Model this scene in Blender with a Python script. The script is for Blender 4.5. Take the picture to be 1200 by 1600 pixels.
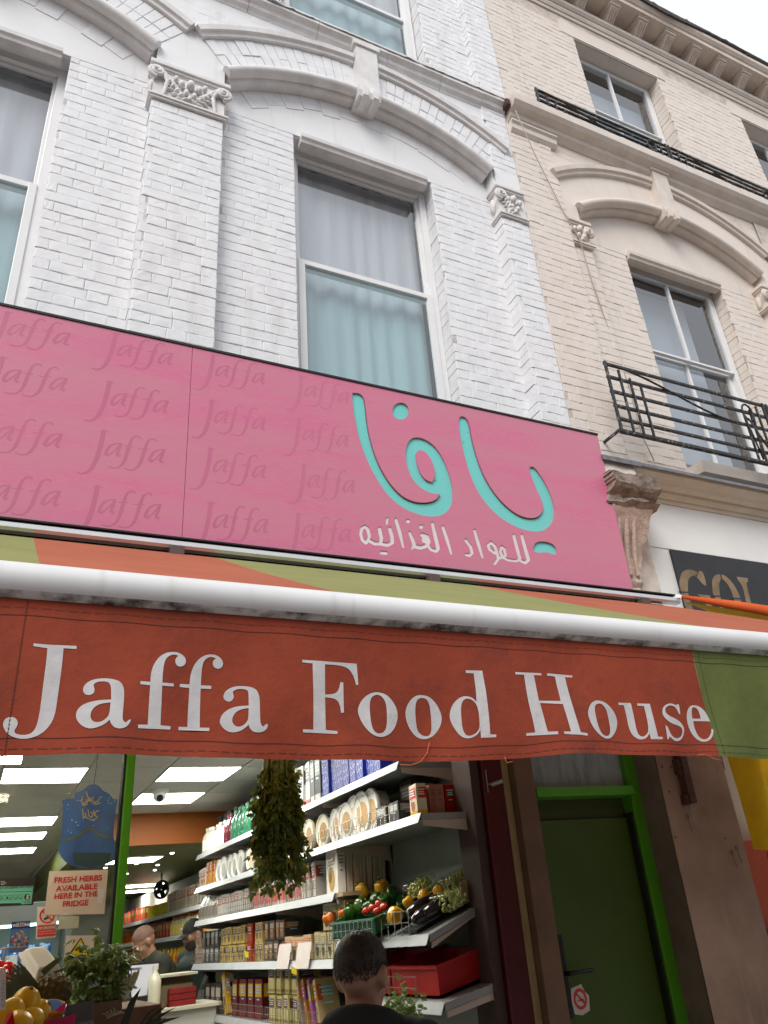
import bpy, bmesh, math, random
from mathutils import Vector, Matrix, noise as mnoise
from mathutils.geometry import delaunay_2d_cdt
R = math.radians
rnd = random.Random(7)
for o in list(bpy.data.objects): bpy.data.objects.remove(o)
scene = bpy.context.scene
COL = scene.collection

# ---------------------------------------------------------------- camera
FPX, CX, CY = 1251.484, 653.152, 762.908          # focal length and principal point, 1200x1600 pixels
MC = ((0.8899618, 0.144336, 0.4325911), (-0.4471736, 0.462293, 0.765716), (-0.0894635, -0.8749013, 0.4759664))
CAM = Vector((0.0, -3.65, 1.65))
cd = bpy.data.cameras.new('camera'); cam = bpy.data.objects.new('camera', cd); COL.objects.link(cam)
cd.sensor_fit = 'VERTICAL'; cd.sensor_height = 36.0; cd.lens = FPX / 1600 * 36
cd.shift_x = -(CX - 600) / 1600; cd.shift_y = (CY - 800) / 1600
cd.clip_start = 0.05; cd.clip_end = 500
mw = Matrix.Identity(4)
for i in range(3):
    mw[i][0] = MC[i][0]; mw[i][1] = -MC[i][1]; mw[i][2] = -MC[i][2]
q = mw.to_quaternion(); cam.rotation_mode = 'QUATERNION'; cam.rotation_quaternion = q; cam.location = CAM
scene.camera = cam

# ---------------------------------------------------------------- sky, sun, exposure
SUN_EL, SUN_AZ = R(44), R(221)                      # overcast: broad light from the street side
world = bpy.data.worlds.new('World'); scene.world = world; world.use_nodes = True
nt = world.node_tree; nt.nodes.clear()
wo = nt.nodes.new('ShaderNodeOutputWorld'); bg = nt.nodes.new('ShaderNodeBackground')
sky = nt.nodes.new('ShaderNodeTexSky'); sky.sky_type = 'NISHITA'; sky.sun_disc = False
sky.sun_elevation = SUN_EL; sky.sun_rotation = SUN_AZ; sky.air_density = 1.0; sky.dust_density = 4.0
mx = nt.nodes.new('ShaderNodeMix'); mx.data_type = 'RGBA'; mx.inputs[0].default_value = 0.86
mx.inputs[7].default_value = (8.15, 8.45, 8.95, 1)      # even cloud layer in front of the clear sky
nt.links.new(sky.outputs[0], mx.inputs[6]); nt.links.new(mx.outputs[2], bg.inputs[0])
bg.inputs[1].default_value = 0.088
nt.links.new(bg.outputs[0], wo.inputs[0])
sd = bpy.data.lights.new('sun', 'SUN'); sun = bpy.data.objects.new('sun', sd); COL.objects.link(sun)
sd.energy = 1.5; sd.angle = R(30); sd.color = (1.0, 0.97, 0.93)
sv = Vector((math.sin(SUN_AZ) * math.cos(SUN_EL), math.cos(SUN_AZ) * math.cos(SUN_EL), math.sin(SUN_EL)))
sun.rotation_euler = sv.to_track_quat('Z', 'Y').to_euler(); sun.location = (0, -6, 12)
vs = scene.view_settings; vs.view_transform = 'Standard'; vs.look = 'None'; vs.exposure = 0.66; vs.gamma = 1.0
vs.use_curve_mapping = False
scene.render.engine = 'CYCLES'
scene.cycles.max_bounces = 7; scene.cycles.diffuse_bounces = 4; scene.cycles.transparent_max_bounces = 12

# ---------------------------------------------------------------- helpers: pixel measurements of the photograph turned into real places
def ray(x, y):
    c = (x - CX, y - CY, FPX)
    return Vector([sum(MC[i][j] * c[j] for j in range(3)) for i in range(3)])
def atY(x, y, Y):
    r = ray(x, y); return CAM + r * ((Y - CAM.y) / r.y)
def atX(x, y, X):
    r = ray(x, y); return CAM + r * ((X - CAM.x) / r.x)
def atZ(x, y, Z):
    r = ray(x, y); return CAM + r * ((Z - CAM.z) / r.z)

WL = {}                                             # world origin of every object we build
def _tags(o, label=None, cat=None, group=None, kind=None):
    if label: o['label'] = label
    if cat: o['category'] = cat
    if group: o['group'] = group
    if kind: o['kind'] = kind
    return o
def thing(name, loc, label, cat, group=None):
    o = bpy.data.objects.new(name, None); COL.objects.link(o); o.location = loc; o.empty_display_size = 0.1
    WL[o.name] = Vector(loc); return _tags(o, label, cat, group)
def link(name, me, parent=None, label=None, cat=None, group=None, kind=None, loc=None):
    """link a mesh given in world coordinates as one object"""
    if parent is None:
        if loc is None:
            vs_ = me.vertices
            if len(vs_):
                xs = [v.co.x for v in vs_]; ys = [v.co.y for v in vs_]; zs = [v.co.z for v in vs_]
                loc = Vector(((min(xs) + max(xs)) / 2, (min(ys) + max(ys)) / 2, min(zs)))
            else: loc = Vector((0, 0, 0))
        org = Vector(loc)
    else: org = WL[parent.name]
    me.transform(Matrix.Translation(-org))
    o = bpy.data.objects.new(name, me); COL.objects.link(o)
    if parent is None: o.location = org
    else: o.parent = parent
    WL[o.name] = org
    return _tags(o, label, cat, group, kind)
def copy_tree(o, loc=None, rz=None, parent=None, label=None, group=None, scale=None):
    c = o.copy(); COL.objects.link(c); c.parent = parent
    if loc is not None: c.location = loc
    if rz is not None: c.rotation_euler = (0, 0, rz)
    if scale is not None: c.scale = scale
    if label: c['label'] = label
    if group: c['group'] = group
    WL[c.name] = Vector(c.location)
    for ch in o.children: copy_tree(ch, parent=c)
    return c

class MB:
    """collects faces; build() makes one mesh object of them"""
    def __init__(s): s.v = []; s.f = []; s.m = []; s.cm = 0
    def poly(s, pts):
        n = len(s.v); s.v += [tuple(p) for p in pts]; s.f.append(tuple(range(n, n + len(pts)))); s.m.append(s.cm)
    def add(s, vs_, fs):
        n = len(s.v); s.v += [tuple(p) for p in vs_]
        for f in fs: s.f.append(tuple(i + n for i in f)); s.m.append(s.cm)
    def box(s, x0, x1, y0, y1, z0, z1, b=0.0):
        if b <= 0:
            s.add([(x0,y0,z0),(x1,y0,z0),(x1,y1,z0),(x0,y1,z0),(x0,y0,z1),(x1,y0,z1),(x1,y1,z1),(x0,y1,z1)],
                  [(0,3,2,1),(4,5,6,7),(0,1,5,4),(1,2,6,5),(2,3,7,6),(3,0,4,7)])
        else:
            bm = bmesh.new(); bmesh.ops.create_cube(bm, size=1)
            for v in bm.verts:
                v.co = Vector(((x0+x1)/2 + v.co.x*(x1-x0), (y0+y1)/2 + v.co.y*(y1-y0), (z0+z1)/2 + v.co.z*(z1-z0)))
            bmesh.ops.bevel(bm, geom=list(bm.edges), offset=b, segments=2, affect='EDGES', profile=0.6)
            s.bm(bm); bm.free()
        return s
    def bm(s, bm, M=None):
        bm.verts.ensure_lookup_table(); bm.verts.index_update()
        s.add([(M @ v.co if M else v.co) for v in bm.verts], [[v.index for v in f.verts] for f in bm.faces])
    def obox(s, c, ax, ay, az):
        """box from a centre and three half axes"""
        c, ax, ay, az = map(Vector, (c, ax, ay, az))
        P = [c + ax*i + ay*j + az*k for k in (-1, 1) for (i, j) in ((-1,-1),(1,-1),(1,1),(-1,1))]
        s.add(P, [(0,3,2,1),(4,5,6,7),(0,1,5,4),(1,2,6,5),(2,3,7,6),(3,0,4,7)]); return s
    def bar(s, a, b, w, h=None, up=(0, 0, 1)):
        a, b = Vector(a), Vector(b); d = b - a; h = h or w
        u = Vector(up); sd_ = d.cross(u)
        if sd_.length < 1e-6: sd_ = d.cross(Vector((1, 0, 0)))
        sd_.normalize(); u = sd_.cross(d).normalized()
        return s.obox((a + b) / 2, d / 2, sd_ * w / 2, u * h / 2)
    def tube(s, path, r, n=8, caps=True, closed=False):
        path = [Vector(p) for p in path]; N = len(path); rs = r if isinstance(r, (list, tuple)) else [r] * N
        t0 = (path[1] - path[0]).normalized(); up = Vector((0, 0, 1)) if abs(t0.z) < 0.9 else Vector((1, 0, 0))
        nrm = t0.cross(up).normalized(); base = len(s.v)
        for i, p in enumerate(path):
            if closed: t = path[(i+1) % N] - path[i-1]
            else: t = path[min(i+1, N-1)] - path[max(i-1, 0)]
            t.normalize(); nrm = (nrm - t * nrm.dot(t))
            nrm = nrm.normalized() if nrm.length > 1e-6 else t.orthogonal().normalized()
            bn = t.cross(nrm)
            for k in range(n):
                a = 2 * math.pi * k / n; s.v.append(tuple(p + (nrm * math.cos(a) + bn * math.sin(a)) * rs[i]))
        for i in range(N if closed else N - 1):
            j = (i + 1) % N
            for k in range(n):
                k2 = (k + 1) % n
                s.f.append((base+i*n+k, base+i*n+k2, base+j*n+k2, base+j*n+k)); s.m.append(s.cm)
        if caps and not closed:
            s.f.append(tuple(base + k for k in reversed(range(n)))); s.m.append(s.cm)
            s.f.append(tuple(base + (N-1)*n + k for k in range(n))); s.m.append(s.cm)
        return s
    def lathe(s, prof, c, n=16, axis=(0, 0, 1)):
        """prof: (radius, height) list"""
        ax = Vector(axis).normalized(); u = ax.orthogonal().normalized(); w = ax.cross(u); c = Vector(c); base = len(s.v)
        for r, h in prof:
            for k in range(n):
                a = 2 * math.pi * k / n; s.v.append(tuple(c + ax * h + (u * math.cos(a) + w * math.sin(a)) * r))
        for i in range(len(prof) - 1):
            for k in range(n):
                k2 = (k + 1) % n; s.f.append((base+i*n+k, base+i*n+k2, base+(i+1)*n+k2, base+(i+1)*n+k)); s.m.append(s.cm)
        s.f.append(tuple(base + k for k in reversed(range(n)))); s.m.append(s.cm)
        s.f.append(tuple(base + (len(prof)-1)*n + k for k in range(n))); s.m.append(s.cm)
        return s
    def ball(s, c, r, seg=12, rings=8, M=None):
        r = r if isinstance(r, (list, tuple)) else (r, r, r)
        c = Vector(c); base = len(s.v); pts = []
        for i in range(1, rings):
            th = math.pi * i / rings
            for k in range(seg):
                a = 2 * math.pi * k / seg; pts.append(Vector((r[0]*math.sin(th)*math.cos(a), r[1]*math.sin(th)*math.sin(a), r[2]*math.cos(th))))
        pts += [Vector((0, 0, r[2])), Vector((0, 0, -r[2]))]
        s.v += [tuple(c + (M @ p if M else p)) for p in pts]
        T, B = base + len(pts) - 2, base + len(pts) - 1
        for k in range(seg):
            k2 = (k + 1) % seg
            s.f.append((T, base+k, base+k2)); s.m.append(s.cm)
            for i in range(rings - 2):
                s.f.append((base+i*seg+k, base+(i+1)*seg+k, base+(i+1)*seg+k2, base+i*seg+k2)); s.m.append(s.cm)
            s.f.append((B, base+(rings-2)*seg+k2, base+(rings-2)*seg+k)); s.m.append(s.cm)
        return s
    def grid(s, fn, nu, nv, flip=False):
        base = len(s.v)
        for j in range(nv + 1):
            for i in range(nu + 1): s.v.append(tuple(fn(i / nu, j / nv)))
        for j in range(nv):
            for i in range(nu):
                a = base + j*(nu+1) + i; f = (a, a+1, a+nu+2, a+nu+1)
                s.f.append(f[::-1] if flip else f); s.m.append(s.cm)
        return s
    def extr(s, prof, x0, x1, ends=True, z_of=None):
        """profile of (y, z) points extruded along X; z_of(x) lifts it"""
        n = len(prof); base = len(s.v)
        for x in (x0, x1):
            dz = z_of(x) if z_of else 0
            s.v += [(x, y, z + dz) for y, z in prof]
        for k in range(n):
            k2 = (k + 1) % n; s.f.append((base+k, base+k2, base+n+k2, base+n+k)); s.m.append(s.cm)
        if ends:
            s.f.append(tuple(base + k for k in reversed(range(n)))); s.m.append(s.cm); s.f.append(tuple(base + n + k for k in range(n))); s.m.append(s.cm)
        return s
    def mesh(s, name, mats, smooth=False, fix=True):
        me = bpy.data.meshes.new(name); me.from_pydata(s.v, [], s.f)
        mats = mats if isinstance(mats, (list, tuple)) else [mats]
        for m in mats: me.materials.append(m)
        if len(mats) > 1: me.polygons.foreach_set('material_index', s.m)
        if fix and len(s.f) < 60000:
            bm = bmesh.new(); bm.from_mesh(me); bmesh.ops.recalc_face_normals(bm, faces=bm.faces); bm.to_mesh(me); bm.free()
        if smooth:
            me.polygons.foreach_set('use_smooth', [True] * len(me.polygons))
            if smooth != True and hasattr(me, 'set_sharp_from_angle'): me.set_sharp_from_angle(angle=R(smooth))
        me.update(); return me
    def build(s, name, mats, parent=None, label=None, cat=None, group=None, kind=None, smooth=False, loc=None, fix=True):
        return link(name, s.mesh(name, mats, smooth, fix), parent, label, cat, group, kind, loc)

# ---------------------------------------------------------------- materials
MATS = {}
def mat(name, col, rough=0.6, metal=0.0, var=0.0, vscale=6.0, col2=None, bump=0.0, bscale=40.0, stretch=(1, 1, 1), emit=0.0, spec=0.4,
        speck=None, streak=None, transl=0.0, coat=0.0, bdist=0.004, detail=5, low=0.35, high=0.7):
    """principled material; colour wanders between col and col2 with world-space noise; optional dirt specks"""
    if name in MATS: return MATS[name]
    m = bpy.data.materials.new(name); m.use_nodes = True; N = m.node_tree.nodes; L = m.node_tree.links
    b = N['Principled BSDF']; out = N['Material Output']
    b.inputs['Base Color'].default_value = (*col, 1); b.inputs['Roughness'].default_value = rough; b.inputs['Metallic'].default_value = metal
    b.inputs['Specular IOR Level'].default_value = spec
    if coat: b.inputs['Coat Weight'].default_value = coat
    geo = N.new('ShaderNodeNewGeometry'); mp = N.new('ShaderNodeVectorMath'); mp.operation = 'MULTIPLY'; mp.inputs[1].default_value = stretch
    L.new(geo.outputs['Position'], mp.inputs[0]); last = None
    def nz(sc, det=detail, ro=0.6):
        t = N.new('ShaderNodeTexNoise'); t.inputs['Scale'].default_value = sc; t.inputs['Detail'].default_value = det; t.inputs['Roughness'].default_value = ro
        L.new(mp.outputs[0], t.inputs['Vector']); return t
    def ramp(src, lo, hi):
        r = N.new('ShaderNodeMapRange'); r.inputs[1].default_value = lo; r.inputs[2].default_value = hi; L.new(src, r.inputs[0]); return r.outputs[0]
    def mixc(fac, a, bcol):
        x = N.new('ShaderNodeMix'); x.data_type = 'RGBA'
        L.new(fac, x.inputs[0])
        if isinstance(a, tuple): x.inputs[6].default_value = (*a, 1)
        else: L.new(a, x.inputs[6])
        x.inputs[7].default_value = (*bcol, 1); return x.outputs[2]
    cur = tuple(col)
    if var > 0 or col2:
        c2 = col2 or tuple(c * (1 - var) for c in col)
        cur = mixc(ramp(nz(vscale).outputs[0], low, high), cur, c2)
    if streak:                                        # (scale vector, colour, lo, hi): long stains or cracks
        v2 = N.new('ShaderNodeVectorMath'); v2.operation = 'MULTIPLY'; v2.inputs[1].default_value = streak[0]; L.new(geo.outputs['Position'], v2.inputs[0])
        t = N.new('ShaderNodeTexNoise'); t.inputs['Scale'].default_value = 1.0; t.inputs['Detail'].default_value = 6; L.new(v2.outputs[0], t.inputs['Vector'])
        cur = mixc(ramp(t.outputs[0], streak[2], streak[3]), cur, streak[1])
    if speck:                                         # (scale, colour, lo, hi)
        cur = mixc(ramp(nz(speck[0], 8, 0.7).outputs[0], speck[2], speck[3]), cur, speck[1])
    if not isinstance(cur, tuple): L.new(cur, b.inputs['Base Color'])
    if bump > 0:
        t = nz(bscale, 6, 0.65); bp = N.new('ShaderNodeBump'); bp.inputs['Strength'].default_value = bump; bp.inputs['Distance'].default_value = bdist
        L.new(t.outputs[0], bp.inputs['Height']); L.new(bp.outputs[0], b.inputs['Normal'])
    if emit > 0:
        b.inputs['Emission Color'].default_value = (*col, 1); b.inputs['Emission Strength'].default_value = emit
    if transl > 0:
        tr = N.new('ShaderNodeBsdfTranslucent'); ms = N.new('ShaderNodeMixShader'); ms.inputs[0].default_value = transl
        if isinstance(cur, tuple): tr.inputs[0].default_value = (*cur, 1)
        else: L.new(cur, tr.inputs[0])
        L.new(b.outputs[0], ms.inputs[1]); L.new(tr.outputs[0], ms.inputs[2]); L.new(ms.outputs[0], out.inputs[0])
    MATS[name] = m; return m
def glass(name, tint=(0.85, 0.9, 0.9), ior=1.6, rough=0.0, dirt=0.0, dust_haze_col=(0.6, 0.62, 0.6)):  # dirt: diffuse veil, serving for dust and painted reflection haze
    if name in MATS: return MATS[name]
    m = bpy.data.materials.new(name); m.use_nodes = True; N = m.node_tree.nodes; L = m.node_tree.links; N.remove(N['Principled BSDF'])
    out = N['Material Output']; tp = N.new('ShaderNodeBsdfTransparent'); tp.inputs[0].default_value = (*tint, 1)
    gl = N.new('ShaderNodeBsdfGlossy'); gl.inputs['Roughness'].default_value = rough
    fr = N.new('ShaderNodeFresnel'); gb_ = N.new('ShaderNodeNewGeometry'); im = N.new('ShaderNodeMix'); im.inputs[2].default_value = ior; im.inputs[3].default_value = 1 / ior
    L.new(gb_.outputs['Backfacing'], im.inputs[0]); L.new(im.outputs[0], fr.inputs[0]); ms = N.new('ShaderNodeMixShader')
    L.new(fr.outputs[0], ms.inputs[0]); L.new(tp.outputs[0], ms.inputs[1]); L.new(gl.outputs[0], ms.inputs[2])
    last = ms.outputs[0]
    if dirt:
        df = N.new('ShaderNodeBsdfDiffuse'); df.inputs[0].default_value = (*dust_haze_col, 1); t = N.new('ShaderNodeTexNoise'); t.inputs['Scale'].default_value = 5; t.inputs['Detail'].default_value = 8
        g = N.new('ShaderNodeNewGeometry'); L.new(g.outputs['Position'], t.inputs['Vector'])
        mr = N.new('ShaderNodeMapRange'); mr.inputs[1].default_value = 0.4; mr.inputs[2].default_value = 0.8; mr.inputs[4].default_value = dirt; L.new(t.outputs[0], mr.inputs[0])
        m2 = N.new('ShaderNodeMixShader'); L.new(mr.outputs[0], m2.inputs[0]); L.new(last, m2.inputs[1]); L.new(df.outputs[0], m2.inputs[2]); last = m2.outputs[0]
    L.new(last, out.inputs[0]); MATS[name] = m; return m

WHITE = mat('white_painted_brick', (0.81, 0.81, 0.82), 0.5, col2=(0.71, 0.71, 0.73), vscale=9, bump=0.5, bscale=34, bdist=.004, streak=((8, 8, 1.1), (.63, .62, .615), .60, .82), speck=(21, (0.40, 0.35, 0.32), 0.63, 0.76))
WHITE_JOINT = mat('white_painted_joint', (0.74, 0.73, 0.73), 0.8, col2=(0.32, 0.30, 0.285), vscale=16, low=.45, high=.72, bump=0.5, bscale=60)
WHITE_REND = mat('white_painted_render', (0.80, 0.80, 0.81), 0.55, col2=(0.75, 0.75, 0.755), vscale=3, bump=0.25, bscale=28, streak=((10, 10, 1.0), (.64, .63, .62), .58, .82), speck=(17, (0.5, 0.47, 0.45), 0.70, 0.84))
WHITE_MOULD = mat('white_painted_moulding', (0.78, 0.77, 0.765), 0.6, col2=(0.64, 0.61, 0.595), vscale=7, bump=0.4, bscale=30, speck=(14, (0.33, 0.28, 0.25), 0.64, 0.8))
DIRTY_STONE = mat('weathered_stone_top', (0.34, 0.31, 0.28), 0.9, col2=(0.12, 0.11, 0.10), vscale=14, bump=0.9, bscale=50, bdist=0.01)
CREAM = mat('cream_painted_brick', (0.75, 0.675, 0.61), 0.6, col2=(0.70, 0.62, 0.555), vscale=7, bump=0.45, bscale=34, bdist=.004, streak=((8, 8, 1.1), (.58, .50, .44), .60, .82), speck=(19, (0.40, 0.32, 0.27), 0.65, 0.78))
CREAM_JOINT = mat('cream_painted_joint', (0.68, 0.60, 0.535), 0.8, col2=(0.46, 0.39, 0.34), vscale=10, bump=0.5, bscale=60)
CREAM_REND = mat('cream_painted_render', (0.75, 0.675, 0.61), 0.6, col2=(0.70, 0.62, 0.555), vscale=3, bump=0.25, bscale=30, streak=((10, 10, 1.0), (.60, .52, .45), .58, .82), speck=(15, (0.48, 0.40, 0.34), 0.70, 0.84))
CREAM_MOULD = mat('cream_painted_moulding', (0.72, 0.645, 0.58), 0.6, col2=(0.62, 0.545, 0.485), vscale=6, bump=0.4, bscale=30, speck=(15, (0.30, 0.24, 0.2), 0.66, 0.8))
UPVC = mat('white_window_frame', (0.80, 0.80, 0.80), 0.3, var=0.06, vscale=4)
PANE = glass('window_glass', (0.88, 0.92, 0.95), 2.8, 0.0)
PANE_LOW = glass('tinted_window_glass', (0.70, 0.90, 0.92), 2.5, 0.0)
CURTAIN = mat('net_curtain', (0.82, 0.82, 0.84), 0.9, var=0.12, vscale=3, stretch=(6, 6, 0.4), transl=0.25)
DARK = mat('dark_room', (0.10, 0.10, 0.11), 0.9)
IRON = mat('black_iron', (0.018, 0.018, 0.02), 0.45, metal=0.0, col2=(0.30, 0.28, 0.26), vscale=34, bump=0.6, bscale=90, low=0.58, high=0.66)
# ---------------------------------------------------------------- the street and the shells of the buildings
PAVE = mat('pavement_slabs', (0.30, 0.29, 0.275), 0.85, col2=(0.22, 0.21, 0.2), vscale=2, bump=0.3, bscale=50)
ROADM = mat('asphalt', (0.055, 0.055, 0.057), 0.9, col2=(0.04, 0.04, 0.042), vscale=8, bump=0.5, bscale=120)
MB().box(-150, 150, -150, 150, -0.6, -0.16).build('ground', ROADM, kind='structure')
MB().box(-40, 40, -24, -17.5, -.16, 9.0).build('added_sky_block_terrace', mat('brown_sky_block', (.20, .15, .12), .9, var=.3, vscale=.8), kind='structure')  # unseen terrace behind the camera, added to block low sky under the awning
MB().box(-60, 60, -14, -5.2, -0.17, -0.12).build('road', ROADM, kind='structure')
pv = MB().box(-60, 60, -5.2, 0.3, -0.16, -0.004).build('pavement', PAVE, kind='structure')
sl = MB(); sl.box(-0.445, 0.445, -0.295, 0.295, -0.01, 0.0, 0.004); slab_me = sl.mesh('paving_slab', PAVE)
for i in range(-4, 6):
    for j in range(9):
        o = bpy.data.objects.new('paving_slab', slab_me); COL.objects.link(o); o.parent = pv
        o.location = Vector((i * 0.9 + (0.45 if j % 2 else 0), -5.0 + j * 0.6, 0.0)) - WL[pv.name]

COURSE = 0.0734; ZB = 4.10
def lay(x0, x1, z0, z1, Y, clip=None, off=0.0, jd=0.0):
    """Flemish bond in a rectangle of wall; returns brick boxes (x0, x1, z0, z1, Y)"""
    out = []; k0 = int(math.floor((z0 - ZB) / COURSE)); k1 = int(math.ceil((z1 - ZB) / COURSE))
    for k in range(k0, k1):
        za, zb = ZB + k * COURSE, ZB + (k + 1) * COURSE
        za2, zb2 = max(za, z0), min(zb, z1)
        if zb2 - za2 < 0.03: continue
        x = -6.0 + off + (0.169 if k % 2 else 0.0) + rnd.uniform(-.012, .012); st = 0
        while x < x1:
            w_ = (0.225 if st % 2 == 0 else 0.113) * rnd.uniform(.96, 1.04); a, b = max(x, x0), min(x + w_, x1); x += w_; st += 1
            if b - a < 0.045:
                if out and b > a and abs(out[-1][1] - a) < 1e-6 and out[-1][2] == za2: out[-1] = (out[-1][0], b, za2, zb2, Y)
                continue
            if clip and not clip(a, b, za2, zb2): continue
            out.append((a, b, za2, zb2, Y))
    return out
def brick_shape(L, H, d, r):
    """one worn brick, front towards -Y, centred: ragged outline, rounded arris; 44 triangles"""
    nx = 4; o = []; J = lambda s: r.uniform(-s, s)
    top = [(-L/2 + L*i/nx, H/2) for i in range(nx + 1)]; bot = [(L/2 - L*i/nx, -H/2) for i in range(nx + 1)]
    o = [(x + J(.0022), z + J(.0024)) for x, z in top + bot]
    n = len(o); vs_ = [(x, d + 0.012, z) for x, z in o] + [(x, J(.0008) + .0022, z) for x, z in o]
    ins = 0.0036
    vs_ += [(x - math.copysign(min(ins, L*.2), x) if abs(x) > L*.49 - .006 else x, J(.001), z - math.copysign(ins * r.uniform(.6, 1.5), z)) for x, z in o]
    fs = [(k, (k+1) % n, n + (k+1) % n, n + k) for k in range(n)] + [(n+k, n+(k+1) % n, 2*n+(k+1) % n, 2*n+k) for k in range(n)] + [tuple(range(2*n, 3*n))]
    return vs_, fs
BR = {}
def brick_mesh(kind, m, i):
    key = (kind, m.name, i)
    if key not in BR:
        r = random.Random(hash((kind, i)) & 0xffff); mb = MB(); mb.add(*brick_shape(0.215 if kind else 0.103, 0.066, 0.012, r)); BR[key] = mb.mesh('brick', m)
    return BR[key]
def seen(x, Y, z):
    v = Vector((x, Y, z)) - CAM; c = [sum(MC[i][j] * v[i] for i in range(3)) for j in range(3)]
    if c[2] <= 0: return 0
    px, py = c[0] / c[2] * FPX + CX, c[1] / c[2] * FPX + CY
    return 1.0 / v.length if (-20 < px < 1220 and -20 < py < 1620) else 0
def emit_bricks(wall, lst, m, nmax=300):
    lst = sorted(lst, key=lambda b: -seen((b[0]+b[1])/2, b[4], (b[2]+b[3])/2) * math.sqrt((b[1]-b[0]) / .2))
    org = WL[wall.name]; rest = MB()
    for i, (a, b, za, zb, Y) in enumerate(lst):
        gap = rnd.choice((0.0, 0.0005, 0.001, 0.003)); L_, H_ = b - a - gap, zb - za - rnd.choice((0.0, 0.0005, 0.001, 0.002, 0.0035))
        c = Vector(((a + b) / 2, Y + rnd.uniform(-.002, .0015), (za + zb) / 2 + rnd.uniform(-.0015, .0015)))
        if i < nmax:
            k = L_ > 0.15; me = brick_mesh(k, m, rnd.randrange(9)); o = bpy.data.objects.new('brick', me); COL.objects.link(o)
            o.parent = wall; o.location = c - org; o.scale = (L_ / (0.215 if k else 0.103), 1, H_ / 0.066); o.rotation_euler = (0, rnd.uniform(-.006, .006), 0)
        else:
            v_, f_ = brick_shape(L_, H_, 0.012, rnd); rest.add([(x + c.x, y + c.y, z + c.z) for x, y, z in v_], f_)
    if rest.v: rest.build('brickwork', m, wall, kind='stuff', fix=False)

ZC, RR, RH = 5.45, 1.88, 2.25                       # arch centre height, radius of the roll moulding, of the hood mould
def arch_pts(cx, r, half, n, zc=ZC):
    a = math.asin(min(1, half / r)); return [(cx + r * math.sin(-a + 2*a*i/n), zc + r * math.cos(-a + 2*a*i/n)) for i in range(n + 1)]
def sweep_arch(mb, cx, prof, a0, a1, n, zc=ZC):
    """sweep a closed (radius, y) profile round the arch centre between two angles from the vertical"""
    base = len(mb.v); m = len(prof)
    for i in range(n + 1):
        a = a0 + (a1 - a0) * i / n
        for r_, y in prof: mb.v.append((cx + r_ * math.sin(a), y, zc + r_ * math.cos(a)))
    for i in range(n):
        for k in range(m):
            k2 = (k + 1) % m; mb.f.append((base+i*m+k, base+i*m+k2, base+(i+1)*m+k2, base+(i+1)*m+k)); mb.m.append(mb.cm)
    mb.f.append(tuple(base + k for k in range(m))); mb.m.append(mb.cm); mb.f.append(tuple(base + n*m + k for k in reversed(range(m)))); mb.m.append(mb.cm)
def spandrel(name, x0, x1, arches, ztop, y0, y1, m, parent, zlow, zc=ZC):
    """the wall face over the arches: its lower edge follows them"""
    xs = set([x0, x1])
    for cx, half in arches:
        for p in arch_pts(cx, RR, half, 40, zc): xs.add(round(p[0], 4))
        xs.add(cx - half - 1e-4); xs.add(cx + half + 1e-4)
    xs = sorted(x for x in xs if x0 <= x <= x1)
    def low(x):
        for cx, half in arches:
            if abs(x - cx) <= half + 5e-5: return zc + math.sqrt(RR*RR - (x - cx)**2)
        return zlow
    mb = MB()
    for a, b in zip(xs, xs[1:]):
        la, lb = low(a), low(b)
        mb.poly([(a, y0, la), (b, y0, lb), (b, y0, ztop), (a, y0, ztop)])
        mb.poly([(a, y1, la), (a, y0, la), (b, y0, lb), (b, y1, lb)][::-1])
    mb.poly([(x0, y0, ztop), (x1, y0, ztop), (x1, y1, ztop), (x0, y1, ztop)])
    return mb.build(name, m, parent, fix=False)
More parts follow.
